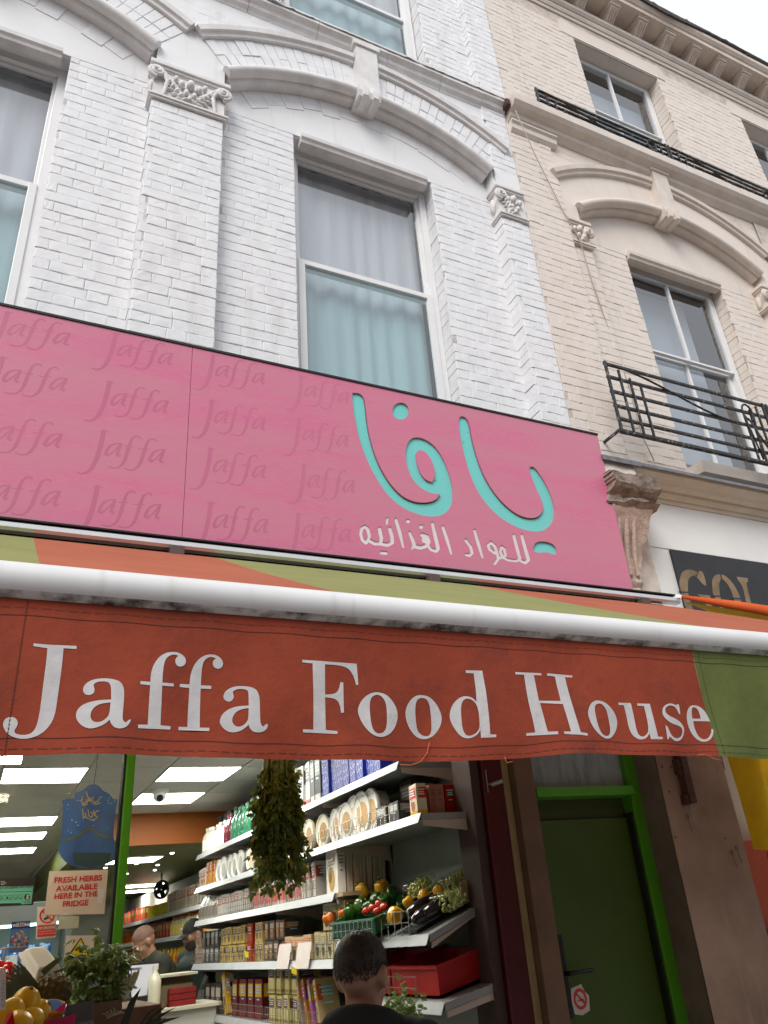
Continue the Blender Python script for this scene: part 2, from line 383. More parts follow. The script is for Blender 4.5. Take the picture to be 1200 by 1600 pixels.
def arch_trim(cx, half, b, mould, joint, yf, parent, key_mat, brick_m=None, zc=ZC, label_=None):
    """roll moulding, hood mould, voussoirs, under-ring blocks and keystone of one arch"""
    a_r = math.asin(half / RR); a_h = math.asin(min(half + 0.2, RH - .01) / RH)
    for s in (-1, 1):
        k0 = 0.048
        mb = MB(); rad = 0.042; pr = [(RR - 0.012 + rad * math.cos(t), yf - 0.012 + rad * math.sin(t) * 1.1) for t in [math.pi * 2 * i / 12 for i in range(12)]]
        sweep_arch(mb, cx, pr, s * k0, s * a_r, 24, zc)
        pr = [(RR - 0.075, yf + 0.10), (RR - 0.075, yf + 0.03), (RR - 0.05, yf + 0.012), (RR + 0.012, yf + 0.012), (RR + .012, yf + .1)]
        sweep_arch(mb, cx, pr, s * k0, s * a_r, 24, zc)
        mb.build('arch_roll', mould, parent, smooth=50)
        mb = MB()
        pr = [(RH - 0.055, yf), (RH - 0.05, yf - 0.03), (RH - 0.02, yf - 0.035), (RH - 0.012, yf - 0.055), (RH + 0.03, yf - 0.06), (RH + 0.045, yf - 0.03), (RH + 0.05, yf)]
        sweep_arch(mb, cx, pr, s * k0 * .9, s * a_h, 24, zc); mb.build('hood_mould', mould, parent, smooth=40)
        if brick_m:
            n = 15; A0, A1 = s * 0.055, s * (a_h - .005)
            for i in range(n):
                t0, t1 = A0 + (A1 - A0) * i / n, A0 + (A1 - A0) * (i + 1) / n; g = 0.0016 * s
                for ra, rb in ((RR + 0.045, RR + 0.045 + 0.112 + rnd.uniform(-.01, .01)), (RR + 0.163, RH - 0.062)):
                    mb = MB(); q_ = rnd.uniform(.004, .010)
                    P = [(cx + r_ * math.sin(t), zc + r_ * math.cos(t)) for r_, t in ((ra, t0 + g), (ra, t1 - g), (rb, t1 - g), (rb, t0 + g))]
                    mb.add([(x, yf + .004, z) for x, z in P] + [(x, yf - q_, z) for x, z in P], [(4, 5, 6, 7), (0, 1, 5, 4), (1, 2, 6, 5), (2, 3, 7, 6), (3, 0, 4, 7)])
                    mb.build('voussoir', brick_m, parent)
            n = 6; A0, A1 = s * 0.02, s * (a_r - .06)
            for i in range(n):
                t0, t1 = A0 + (A1 - A0) * i / n, A0 + (A1 - A0) * (i + 1) / n; g = 0.002 * s; mb = MB(); q_ = rnd.uniform(.001, .006); ra, rb = RR - 0.22 + rnd.uniform(-.02, .02), RR - 0.07
                P = [(cx + r_ * math.sin(t), zc + r_ * math.cos(t)) for r_, t in ((ra, t0 + g), (ra, t1 - g), (rb, t1 - g), (rb, t0 + g))]
                mb.add([(x, .012, z) for x, z in P] + [(x, -q_, z) for x, z in P], [(4, 5, 6, 7), (0, 1, 5, 4), (1, 2, 6, 5), (2, 3, 7, 6), (3, 0, 4, 7)])
                mb.build('relieving_block', brick_m, parent)
    mb = MB(); zt = zc + RH + 0.16
    mb.extr([(yf + .1, zc + RR - .12), (yf - .07, zc + RR - .12), (yf - .085, zc + RR - .07), (yf - .075, zc + RR + .1), (yf - .085, zt), (yf + .1, zt)], cx - .092, cx + .092)
    mb.box(cx - .115, cx + .115, yf - .1, yf + .05, zt - .05, zt + .01, .006)
    mb.box(cx - .065, cx - .02, yf - .1, yf + .05, zc + RR - .135, zc + RR - .02, .006).box(cx + .02, cx + .065, yf - .1, yf + .05, zc + RR - .135, zc + RR - .02, .006)
    mb.build('keystone', key_mat, parent)

def capital(parent, x0, x1, zb, zt, yf, yb, m, sides=(1, 1)):
    """moulded slab, neck moulding and carved leaves, volutes and buds"""
    c = MB(); e = 0.035
    for (g, za, zb_) in ((e, zt - .035, zt), (e * .6, zt - .055, zt - .033), (e * .25, zt - .068, zt - .053)):
        c.box(x0 - g * sides[0], x1 + g * sides[1], yf - g, yb, za, zb_, .004)
    cap = c.build('capital', m, parent)
    c = MB()
    for (g, za, zb_) in ((.02, zb, zb + .018), (.03, zb + .016, zb + .034)): c.box(x0 - g * sides[0], x1 + g * sides[1], yf - g, yb, za, zb_, .004)
    c.build('neck_moulding', m, cap)
    c = MB(); c.box(x0 - .004, x1 + (.004 if sides[1] else -.001), yf - .002, yb, zb + .03, zt - .06); c.build('bell', m, cap)
    H = zt - zb; w_ = x1 - x0; xc = (x0 + x1) / 2; nb = MB()
    for s in (-1, 1):
        if not sides[0 if s < 0 else 1]: continue
        vx = xc + s * (w_ / 2 - .01); vz = zt - .115
        pts = []
        for i in range(26):
            t = i / 25; a = -math.pi / 2 + t * 4.2 * math.pi; rr = .052 * (1 - t * .8); pts.append((vx - s * rr * math.cos(a + math.pi), yf - .022 - .02 * t, vz + rr * math.sin(a)))
        nb.tube(pts, [.017 * (1 - .45 * i / 25) for i in range(26)], 7)
        nb.tube([(vx - s*.05, yf - .012, zb + .05), (vx - s * .07, yf - .022, vz - .06), (vx - s*.02, yf - .024, vz + .04), (vx, yf - .024, vz + .05)], [.011, .016, .016, .014], 7)
        nb.tube([(xc + s*.015, yf - .008, zb + .045), (xc + s * w_ * .2, yf - .02, zb + H * .42), (vx - s * .03, yf - .026, vz + .03)], [.010, .017, .012], 7)
        for k in range(5):                                            # fronds of the leaf
            t = k / 4; px, pz = xc + s * (w_ * (.06 + .24 * t)), zb + .06 + H * .36 * t
            Mx = Matrix.Rotation(-s * R(52 - 14 * t), 3, 'Y')
            nb.ball((px, yf - .02, pz), (.014, .02, .036 * (1 - .25 * t)), 8, 6, Mx)
            nb.ball((px + s * .012, yf - .012, pz - .028), (.011, .014, .028), 8, 6, Matrix.Rotation(-s * R(75), 3, 'Y'))
        nb.ball((x0 - .012 if s < 0 else x1 + .012, (yf + yb) / 2, vz - .05), (.02, .03, .075), 8, 6)
    for dx, dz, r_ in ((0, .62, .034), (-.058, .56, .027), (.058, .56, .027), (-.095, .66, .022), (.095, .66, .022), (-.025, .36, .024), (.028, .34, .024), (0, .22, .022)):
        if abs(dx) < w_ / 2 - .04: nb.ball((xc + dx, yf - .022, zb + H * dz), (r_ * .8, r_, r_ * 1.15), 9, 7)
    nb.build('carved_leaves', m, cap, smooth=60)
    return cap

def sash(parent, x0, x1, z0, z1, yr, fm, mull=False, rail=None, curtain=True, fw=.055, room=True, sill=False, lower_back=False):
    """window in a reveal: frame, sashes, panes, net curtain"""
    win = MB()
    win.box(x0, x0 + fw, yr, yr + .07, z0, z1, .004).box(x1 - fw, x1, yr, yr + .07, z0, z1, .004)
    win.box(x0 + fw - .003, x1 - fw + .003, yr + .002, yr + .07, z1 - fw, z1, .004).box(x0 + fw - .003, x1 - fw + .003, yr + .002, yr + .07, z0, z0 + fw, .004)
    w_ = win.build('window', fm, parent)
    rail = rail or (z0 + z1) / 2; a, b = x0 + fw, x1 - fw
    for nm, za, zb, yo in (('lower_sash', z0 + fw, rail + .03, -.012), ('upper_sash', rail - .01, z1 - fw, .03)):
        if lower_back: yo = .045 if nm[0] == 'l' else -.004
        s = MB(); t = .042 if nm[0] == 'l' else .022
        s.box(a - .004, a + t, yr + yo, yr + yo + .035, za, zb, .004).box(b - t, b + .004, yr + yo, yr + yo + .035, za, zb, .004)
        s.box(a + t - .003, b - t + .003, yr + yo + .002, yr + yo + .035, zb - t, zb, .004).box(a + t - .003, b - t + .003, yr + yo + .002, yr + yo + .035, za, za + t, .004)
        if mull:
            xm = (a + b) / 2 - .02; s.box(xm - .011, xm + .011, yr + yo - .001, yr + yo + .034, za + t - .002, zb - t + .002, .003)
        s.build(nm, fm, w_)
        g = MB()
        xsplit = [a + t, (a + b) / 2 - .02, b - t] if mull else [a + t, b - t]
        for u, v in zip(xsplit, xsplit[1:]):
            g = MB(); g.poly([(u, yr + yo + .02, za + t), (v, yr + yo + .02, za + t), (v, yr + yo + .02, zb - t), (u, yr + yo + .02, zb - t)]); g.build('pane', PANE_LOW if curtain and nm[0] == 'l' else PANE, w_, fix=False)
    if curtain:
        c = MB(); n = 90; ph = rnd.uniform(0, 6)
        def cf(u, v):
            x = a + (b - a) * u; f = math.sin(u * 47 + ph + .8 * math.sin(u * 11)) * .010 + math.sin(u * 19 + 2 * ph + 2 * math.sin(u * 5)) * .012
            return (x, yr + .13 + f * (1.1 - .5 * v), z0 + (z1 - z0) * v)
        c.grid(cf, n, 6); c.build('net_curtain', CURTAIN, w_, smooth=True)
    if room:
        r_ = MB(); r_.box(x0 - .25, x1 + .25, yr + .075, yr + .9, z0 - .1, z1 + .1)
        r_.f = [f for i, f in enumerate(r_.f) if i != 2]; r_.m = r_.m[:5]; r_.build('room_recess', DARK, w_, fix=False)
    return w_
# ================================================================ the white building
PX0, PX1, PF = 0.346, 0.803, -0.10                 # pilaster between the bays
XC, XL = 1.895, -0.745; HALF = 1.093
W1 = (1.333, 2.457, 4.35, 6.715); W0 = (XL - .562, XL + .588, 4.35, 6.715)
P2 = 3.005; XB = 3.248; P2F = -0.115
wb = thing('white_brick_building', (0.7, 0.2, 0.0), 'white painted brick building above the pink shop sign, with carved capitals and arches', 'building')
wall = MB(); jd = 0.009
def panel(mb, x0, x1, z0, z1, Y, back=0.1): mb.poly([(x0, Y, z0), (x1, Y, z0), (x1, Y, z1), (x0, Y, z1)])
JY = 0.0042
panel(wall, -2.6, W0[0], 2.9, 6.72, JY); panel(wall, W0[1], PX0, 2.9, 6.72, JY); panel(wall, PX1, W1[0], 2.9, 6.72, JY); panel(wall, W1[1], P2, 2.9, 6.72, JY)
for a, b in ((W0[0], W0[1]), (W1[0], W1[1])): panel(wall, a, b, 2.9, 4.35, JY)
wall.poly([(PX0, JY, 2.9), (PX0, PF + JY, 2.9), (PX0, PF + JY, 6.46), (PX0, JY, 6.46)]); wall.poly([(PX1, PF + JY, 2.9), (PX1, JY, 2.9), (PX1, JY, 6.46), (PX1, PF + JY, 6.46)])
panel(wall, PX0, PX1, 2.9, 6.46, PF + JY)
wall.poly([(P2, JY, 2.9), (P2, P2F + JY, 2.9), (P2, P2F + JY, 7.8), (P2, JY, 7.8)]); panel(wall, P2, XB, 2.9, 6.46, P2F + JY); panel(wall, P2, XB, 6.46, 7.85, P2F + .012)
UY = -0.055                                        # second floor face
UW = (1.235, 2.545, 8.0, 10.2)
panel(wall, -2.6, UW[0], 7.8, 10.6, UY + JY); panel(wall, UW[1], 3.02, 7.8, 10.6, UY + JY); panel(wall, UW[0], UW[1], 10.2, 10.6, UY + JY); panel(wall, UW[0], UW[1], 7.7, 8.0, UY + JY)
panel(wall, 3.02, XB + .05, 7.8, 10.6, -.115 + JY); wall.poly([(3.02, UY + JY, 7.8), (3.02, -.115 + JY, 7.8), (3.02, -.115 + JY, 10.6), (3.02, UY + JY, 10.6)])
wo_ = wall.build('wall', WHITE_JOINT, wb, fix=False)
bl = lay(-2.6, W0[0], 4.2, 6.72, 0, off=.03) + lay(W0[1], PX0, 4.2, 6.72, 0) + lay(PX1, W1[0], 4.2, 6.72, 0, off=.05) + lay(W1[1], P2, 4.2, 6.72, 0, off=.11)
bl += lay(PX0, PX1, 4.2, 6.46, PF, off=6.346 % .338 + .0) + lay(P2, XB, 4.15, 6.46, P2F, off=.19)
hood = lambda a, b, za, zb: all(math.hypot(x - c, z - ZC) > RH + .045 for x in (a, b) for z in (za, zb) for c in (XC, XL))
bl += lay(-1.9, P2 - .01, 7.2, 7.84, PF, clip=hood) + lay(P2, XB, 7.0, 7.8, P2F, off=.13)
bl += lay(-1.2, UW[0], 7.9, 10.4, UY) + lay(UW[1], 3.02, 7.9, 10.4, UY, off=.07) + lay(3.02, XB + .05, 7.9, 10.4, -.115, off=.02)
emit_bricks(wo_, bl, WHITE)
# side faces of the piers: return bricks seen end on
for (xs, y0, y1, z0, z1) in ((PX0, PF, 0, 4.2, 6.45), (P2, P2F, 0, 4.2, 6.45), (3.02, -.115, UY, 7.95, 9.9)):
    m_ = MB(); z = ZB + math.ceil((z0 - ZB) / COURSE) * COURSE
    while z < z1 - .05:
        q_ = rnd.uniform(-.003, .003); m_.box(xs - .007 + q_, xs + .02, y0 + .004, y1 + .006, z + .003, min(z1, z + COURSE - .003)); z += COURSE
    m_.build('brick_return', WHITE, wo_, kind='stuff')
# window reveals of brick
for W, yb, m_, zt in ((W1, .12, WHITE, 6.715), (W0, .12, WHITE, 6.715), (UW, .12, WHITE, 10.2)):
    mb = MB(); y0 = UY if W is UW else 0
    for x, s in ((W[0], -1), (W[1], 1)):
        z = ZB + math.floor((W[2] - ZB) / COURSE) * COURSE
        while z < zt - .03:
            q_ = rnd.uniform(-.002, .002); a, b = sorted((x + q_, x + s * .05)); mb.box(a, b, y0 + .012, yb + .05, z + .003, min(zt, z + COURSE - .002)); z += COURSE
    mb.build('reveal', WHITE, wb, kind='stuff')
    mb = MB(); mb.box(W[0] - .06, W[1] + .06, y0 + .014, yb + .06, zt - .002, zt + .1); mb.build('lintel_soffit', WHITE_REND, wb)
# smooth render between window head and arch, spandrels above
mb = MB()
for a, b in ((XL - HALF - .02, PX0), (PX1, P2 + .005)): mb.box(a, b, 0.0, .05, 6.722, 7.45)
mb.build('tympanum', WHITE_REND, wb)
spandrel('spandrel', -2.6, P2 + .003, ((XL, HALF), (XC, HALF)), 7.82, PF, 0.04, WHITE_REND, wb, 6.80)
for c in (XL, XC): arch_trim(c, HALF, None, WHITE_MOULD, WHITE_JOINT, PF, wb, WHITE_MOULD, WHITE)
capital(wb, PX0, PX1, 6.455, 6.815, PF, .04, WHITE_MOULD); capital(wb, P2, XB, 6.455, 6.80, P2F, .04, WHITE_MOULD, (1, 0))
mb = MB(); mb.box(P2 + .004, XB - .002, P2F - .004, .04, 6.80, 7.0, .003); mb.build('impost', WHITE_REND, wb)
for W in (W1, W0):                                  # moulded label hung from the window head
    mb = MB(); mb.extr([(.05, 6.735), (-.028, 6.735), (-.04, 6.72), (-.036, 6.69), (-.02, 6.675), (-.012, 6.655), (.02, 6.648), (.05, 6.648)], W[0] + .05, W[1] - .05); mb.build('window_label', WHITE_MOULD, wb)
# string course with weathered top
mb = MB(); SP = [(0, 7.78), (PF - .004, 7.78), (PF - .015, 7.80), (PF - .04, 7.82), (PF - .05, 7.85), (PF - .085, 7.875), (PF - .09, 7.94), (0, 7.955)]
xs = [-2.6, -1.5, -.9, -.25, .35, .95, 1.5, 2.1, 2.6, 3.0, XB]
sc_ = None
for a, b in zip(xs, xs[1:]):
    mb = MB(); q_ = rnd.uniform(-.004, .004); mb.extr([(y, z + q_) for y, z in SP], a + .0015, b - .0015); o = mb.build('string_course_block', WHITE_MOULD, wb)
mb = MB()
def topf(u, v):
    x = -2.6 + u * (XB + 2.6); n = mnoise.noise(Vector((x * 9, v * 3, 1))) * .012 + mnoise.noise(Vector((x * 31, v * 3, 5))) * .008
    y = PF - .096 - n * .6 + v * .1 if v < .99 else UY + .01; return (x, y, (7.905 if v == 0 else 7.958) + abs(n) * (1 if v < 1 else 0))
mb.grid(topf, 220, 3); mb.build('weathered_capping', DIRTY_STONE, wb)
sash(wb, W1[0] + .002, W1[1] - .002, 4.36, 6.712, .115, UPVC, rail=5.60)
sash(wb, W0[0] + .002, W0[1] - .002, 4.36, 6.712, .115, UPVC, rail=5.60)
sash(wb, UW[0] + .01, UW[1] - .01, 8.0, 10.2, .06, UPVC, rail=8.9)
# weeds rooted in the string course and a rusty fixing at the party wall
WEED = mat('dry_weed', (0.05, 0.045, 0.02), 0.8, col2=(0.10, 0.07, 0.04), vscale=30)
mb = MB(); p0 = Vector((1.125, PF - .10, 7.96))
for k in range(26):
    d = Vector((rnd.uniform(-1, 1), rnd.uniform(-.8, .1), rnd.uniform(-1.0, .8))).normalized() * rnd.uniform(.03, .09)
    mb.tube([p0, p0 + d * .5 + Vector((0, -.01, .01)), p0 + d], [.003, .002, .001], 4)
    for j in range(4):
        c = p0 + d * rnd.uniform(.4, 1); u = Vector((rnd.uniform(-1, 1), rnd.uniform(-1, 1), rnd.uniform(-1, 1))) * .012; w_ = Vector((rnd.uniform(-1, 1), rnd.uniform(-1, 1), rnd.uniform(-1, 1))) * .01
        mb.poly([c - u, c + w_, c + u, c - w_])
mb.build('weed', WEED, label='dry dark weed growing from the white string course', cat='plant', fix=False)
RUST = mat('rusty_iron', (0.11, 0.05, 0.035), 0.85, col2=(0.05, 0.022, 0.018), vscale=40, bump=.6)
MB().box(XB - .03, XB + .012, -.215, -.1, 7.82, 7.90, .01).build('iron_bracket', RUST, label='rusty iron stub at the end of the white string course', cat='bracket')
# ================================================================ the cream building
CF = -0.115; CXC = 4.975; CZ = 5.42; CW = (4.40, 5.55, 4.45, 6.68); CU = (4.51, 5.69, 8.25, 9.82); CHALF = 1.12
cb = thing('cream_brick_building', (5.0, 0.2, 0.0), 'cream painted brick building with black balcony rails and bracketed roof cornice', 'building')
wall = MB()
panel(wall, XB + .002, 3.70, 2.9, 7.8, CF + JY); panel(wall, 3.70, 3.93, 4.2, 6.5, -.07 + JY)
wall.poly([(3.93, JY, 4.2), (3.93, JY, 6.5), (3.93, -.07 + JY, 6.5), (3.93, -.07 + JY, 4.2)])
panel(wall, 3.93, CW[0], 4.0, 6.9, JY); panel(wall, CW[1], 6.3, 4.0, 6.9, JY); panel(wall, CW[0], CW[1], 3.9, 4.45, JY); panel(wall, 6.3, 9.5, 3.9, 7.8, CF + JY)
CUY = -.045
panel(wall, XB + .05, CU[0], 7.7, 10.3, CUY + JY); panel(wall, CU[1], 7.02, 7.7, 10.3, CUY + JY); panel(wall, CU[0], CU[1], 7.7, 8.25, CUY + JY); panel(wall, CU[0], CU[1], 9.82, 10.3, CUY + JY)
panel(wall, 8.2, 10.5, 7.7, 10.3, CUY + JY); panel(wall, 7.02, 8.2, 7.7, 8.25, CUY + JY); panel(wall, 7.02, 8.2, 9.82, 10.3, CUY + JY)
panel(wall, XB + .05, 3.62, 7.7, 10.3, -.08 + JY); wall.poly([(3.62, CUY + JY, 7.7), (3.62, CUY + JY, 10.3), (3.62, -.08 + JY, 10.3), (3.62, -.08 + JY, 7.7)])
cw_ = wall.build('wall', CREAM_JOINT, cb, fix=False)
chood = lambda a, b, za, zb: all(math.hypot(x - CXC, z - CZ) > RH + .045 for x in (a, b) for z in (za, zb))
bl = lay(XB + .006, 3.70, 4.2, 7.78, CF, off=.05) + lay(3.70, 3.93, 4.3, 6.5, -.07, off=.1) + lay(3.93, CW[0], 4.45, 6.66, 0, off=.02) + lay(CW[1], 6.12, 4.45, 6.66, 0, off=.08)
bl += lay(3.70, 6.4, 7.2, 7.8, CF + .02, clip=chood)
bl += lay(XB + .055, 3.62, 7.95, 10.2, -.08, off=.04) + lay(3.62, CU[0], 7.95, 10.0, CUY) + lay(CU[1], 7.02, 7.95, 10.0, CUY, off=.1) + lay(8.2, 9.6, 7.95, 10.0, CUY)
emit_bricks(cw_, bl, CREAM)
for W, yb, y0 in ((CW, .13, 0), (CU, .13, CUY), ((7.02, 8.2, 8.25, 9.82), .13, CUY)):
    mb = MB()
    for x, s in ((W[0], -1), (W[1], 1)):
        z = ZB + math.floor((W[2] - ZB) / COURSE) * COURSE
        while z < W[3] - .03:
            q_ = rnd.uniform(-.002, .002); a, b = sorted((x + q_, x + s * .05)); mb.box(a, b, y0 + .012, yb + .05, z + .003, min(W[3], z + COURSE - .002)); z += COURSE
    mb.build('reveal', CREAM, cb, kind='stuff')
    MB().box(W[0] - .06, W[1] + .06, y0 + .014, yb + .06, W[3] - .002, W[3] + .1).build('lintel_soffit', CREAM_REND, cb)
mb = MB(); mb.box(3.86, 6.1, 0.0, .05, 6.662, 7.42); mb.build('tympanum', CREAM_REND, cb)
spandrel('spandrel', 3.702, 9.5, ((CXC, CHALF),), 7.82, CF + .02, 0.04, CREAM_REND, cb, 6.74, CZ)
arch_trim(CXC, CHALF, None, CREAM_MOULD, CREAM_JOINT, CF + .02, cb, CREAM_MOULD, None, CZ)
capital(cb, 3.715, 3.92, 6.47, 6.765, -.075, .04, CREAM_MOULD, (0, 1)); capital(cb, 6.03, 6.4, 6.47, 6.765, -.09, .04, CREAM_MOULD)
mb = MB(); mb.box(6.05, 6.38, -.07, .02, 4.2, 6.47, .003); mb.build('pier', CREAM_REND, cb)
mb = MB(); mb.extr([(.05, 6.705), (-.028, 6.705), (-.04, 6.69), (-.036, 6.66), (-.02, 6.645), (-.012, 6.625), (.02, 6.618), (.05, 6.618)], CW[0] + .02, CW[1] - .02); mb.build('window_label', CREAM_MOULD, cb)
# upper window surround
for W in (CU, (7.02, 8.2, 8.25, 9.82)):
    mb = MB()
    x0, x1 = W[0] - .17, W[1] + .12; P = [(x0, 9.84), (x1, 9.84), (x1, 10.02), (x1 - .05, 10.08), (x1 - .3, 10.06), (x0 + .25, 10.06), (x0 + .05, 10.1), (x0, 10.02)]
    mb.add([(x, CUY - .006, z) for x, z in P] + [(x, CUY + .03, z) for x, z in P], [tuple(range(8))] + [(i, (i+1) % 8, 8 + (i+1) % 8, 8 + i) for i in range(8)])
    mb.build('lintel_render', CREAM_REND, cb)
# string course carrying the upper rail
SP = [(0, 7.72), (CF, 7.72), (CF - .02, 7.735), (CF - .05, 7.76), (CF - .06, 7.80), (CF - .12, 7.825), (CF - .15, 7.86), (CF - .152, 7.945), (0, 7.96)]
xs = [XB + .02, 3.9, 4.55, 5.3, 6.0, 6.7, 7.5, 8.4, 9.5]
for a, b in zip(xs, xs[1:]): MB().extr(SP, a + .001, b - .001).build('string_course_block', CREAM_MOULD, cb)
MB().extr([(0, 7.60), (CF - .005, 7.60), (CF - .03, 7.63), (CF - .035, 7.68), (CF - .055, 7.70), (CF - .055, 7.719), (0, 7.719)], XB + .03, 3.76).build('pier_cap', CREAM_MOULD, cb)
# roof cornice with fluted brackets
CORN = mat('weathered_cornice', (0.72, 0.62, 0.54), 0.75, col2=(0.56, 0.47, 0.41), vscale=5, bump=.6, bscale=25, speck=(7, (0.08, 0.07, 0.06), .66, .78), bdist=.008)
bands = [[(0, 10.16), (CUY - .012, 10.16), (CUY - .02, 10.20), (0, 10.20)], [(0, 10.205), (CUY - .03, 10.205), (CUY - .045, 10.235), (CUY - .045, 10.26), (0, 10.26)], [(0, 10.265), (CUY - .055, 10.265), (CUY - .08, 10.29), (CUY - .085, 10.325), (0, 10.325)]]
for b_ in bands: MB().extr(b_, 3.3, 11.5).build('bed_moulding', CREAM_MOULD, cb)
MB().box(3.3, 11.5, CUY - .03, .05, 10.326, 10.50).build('frieze', CORN, cb)
mb = MB(); mb.extr([(0, 10.50), (CUY - .27, 10.50), (CUY - .275, 10.56), (CUY - .29, 10.565), (CUY - .32, 10.60), (CUY - .325, 10.65), (0, 10.68)], 3.3, 11.5); mb.build('corona', CORN, cb)
for k in range(-3, 13):
    x = 4.655 + k * .413; y0 = CUY - .03
    if x < 3.3 or x > 11: continue
    mb = MB(); mb.box(x - .075, x + .075, y0 - .205, y0 + .01, 10.455, 10.499, .004); mb.box(x - .088, x + .088, y0 - .218, y0 + .01, 10.48, 10.4985, .003)
    mb.extr([(y0 + .01, 10.456), (y0 - .18, 10.456), (y0 - .185, 10.43), (y0 - .13, 10.405), (y0 - .06, 10.36), (y0 - .055, 10.335), (y0 + .01, 10.33)], x - .058, x + .058)
    br = mb.build('modillion', CORN if k % 3 else CREAM_MOULD, cb)
    mb = MB()
    for j in range(4):
        xx = x - .045 + j * .03; mb.tube([(xx, y0 - .065, 10.345), (xx, y0 - .072, 10.365), (xx, y0 - .138, 10.402), (xx, y0 - .19, 10.43)], .0075, 6)
    mb.build('fluting', CREAM_MOULD, br, smooth=60)
GUT = mat('blackened_gutter', (0.035, 0.033, 0.03), 0.9, col2=(0.12, 0.10, 0.09), vscale=9, bump=.9, bscale=30, bdist=.015)
def gutf(u, v):
    x = 3.3 + u * 8.2; d = mnoise.noise(Vector((x * 3, 0, 2))) * .03 + mnoise.noise(Vector((x * 14, v * 4, 7))) * .02
    big = math.exp(-((x - 5.75) / .55) ** 2) * .11 * (1 if 0 < v < 1 else .3)
    return (x, CUY - .33 - .02 * math.sin(v * math.pi) - abs(d) * .4 + (.3 if v > .99 else 0), 10.655 - big * (1 - v) + v * .07 + d * .6)
MB().grid(gutf, 320, 4).build('gutter_edge', GUT, cb)
sash(cb, CW[0] + .01, CW[1] - .01, 4.45, 6.675, .11, UPVC, mull=True, rail=5.72, curtain=False, fw=.05, lower_back=True)
SKY_SHEET = mat('pale_reflection_sheet', (0.42, 0.45, 0.49), 0.8, var=.08, vscale=3)  # pale sheets behind the panes; their tone imitates sky reflected in the glass
MB().box(CU[0] + .05, CU[1] - .06, .27, .28, 8.3, 9.55).build('reflection_sheet', SKY_SHEET, cb)
MB().box(CW[0] + .06, CW[1] - .22, .30, .31, 4.5, 6.6).build('reflection_sheet', SKY_SHEET, cb)
sash(cb, CU[0] + .01, CU[1] - .01, 8.25, 9.815, .11, UPVC, mull=True, rail=8.95, curtain=False, fw=.05, lower_back=True)
sash(cb, 7.03, 8.19, 8.25, 9.815, .11, UPVC, mull=True, rail=8.95, curtain=False, fw=.05, lower_back=True)
mb = MB(); mb.extr([(.1, 4.37), (-.17, 4.35), (-.18, 4.44), (.1, 4.46)], 4.36, 5.62); mb.build('window_sill', CREAM_MOULD, cb)
# shop cornice, white fascia and the pier below
LEAD = mat('lead_flashing', (0.20, 0.21, 0.225), 0.6, col2=(0.12, 0.12, 0.13), vscale=20, bump=.4)
for i, b_ in enumerate(([(.05, 4.075), (-.075, 4.075), (-.085, 4.10), (.05, 4.10)], [(.05, 4.102), (-.10, 4.102), (-.125, 4.125), (-.13, 4.14), (.05, 4.14)], [(.05, 4.142), (-.17, 4.142), (-.19, 4.165), (-.22, 4.175), (-.245, 4.20), (-.25, 4.225), (.05, 4.25)])):
    MB().extr(b_, 3.69 if i < 2 else 3.60, 9.0).build('shop_cornice', CREAM_MOULD, cb)
MB().extr([(.05, 4.252), (-.262, 4.226), (-.264, 4.212), (-.27, 4.212), (-.268, 4.236), (.05, 4.262)], 3.60, 9.0).build('lead_flashing', LEAD, cb)
WHITE_BOARD = mat('white_fascia_paint', (0.80, 0.80, 0.79), 0.45, var=.08, vscale=3, speck=(20, (.5, .48, .45), .72, .84))
MB().box(3.62, 9.0, -.06, .02, 2.5, 4.074).build('fascia_board', WHITE_BOARD, cb)
MB().box(3.62, 9.0, -.066, -.058, 3.722, 4.073).build('upper_fascia_board', WHITE_BOARD, cb)
MB().box(3.70, 9.0, -.075, .02, 4.255, 4.40).build('panel_below_sill', CREAM_REND, cb)
# carved corbel between the two shopfronts, decayed
PLAST = mat('decayed_plaster', (0.64, 0.50, 0.42), 0.9, col2=(0.52, 0.39, 0.32), vscale=12, bump=1.0, bscale=28, bdist=.012, speck=(11, (0.16, 0.12, 0.10), .62, .74))
BLACKENED = mat('blackened_plaster', (0.20, 0.16, 0.13), 0.95, col2=(0.44, 0.35, 0.29), vscale=16, bump=1.0, bscale=30, bdist=.015)
def corbel_part(name, prof, x0, x1, m, nz=10, rough=.008, parent=None):
    mb = MB(); n = len(prof)
    def fn(u, v):
        t = v * (n - 1); i = min(int(t), n - 2); f = t - i; y = prof[i][0] * (1 - f) + prof[i+1][0] * f; z = prof[i][1] * (1 - f) + prof[i+1][1] * f
        xr = x1(z) if callable(x1) else x1; x = x0 + (xr - x0) * u; d = mnoise.noise(Vector((x * 14, y * 14, z * 14))) * rough + mnoise.noise(Vector((x * 45, y * 45, z * 45))) * rough * .6
        return (x + d, y - d, z + d)
    mb.grid(fn, 10, (n - 1) * 5)
    for u in (0, 1):
        for v in range((n - 1) * 5):
            a, b = fn(u, v / ((n-1)*5)), fn(u, (v + 1) / ((n-1)*5)); mb.poly([a, b, (b[0], 0.0, b[2]), (a[0], 0.0, a[2])])
    a0, a1 = fn(0, 1), fn(1, 1); mb.poly([a0, a1, (a1[0], 0, a1[2]), (a0[0], 0, a0[2])]); a0, a1 = fn(0, 0), fn(1, 0); mb.poly([a0, a1, (a1[0], 0, a1[2]), (a0[0], 0, a0[2])])
    return mb.build(name, m, parent, smooth=40)
co = thing('shop_corbel', (3.45, 0, 3.2), 'crumbling plaster corbel with blackened top between pink sign and white fascia', 'corbel')
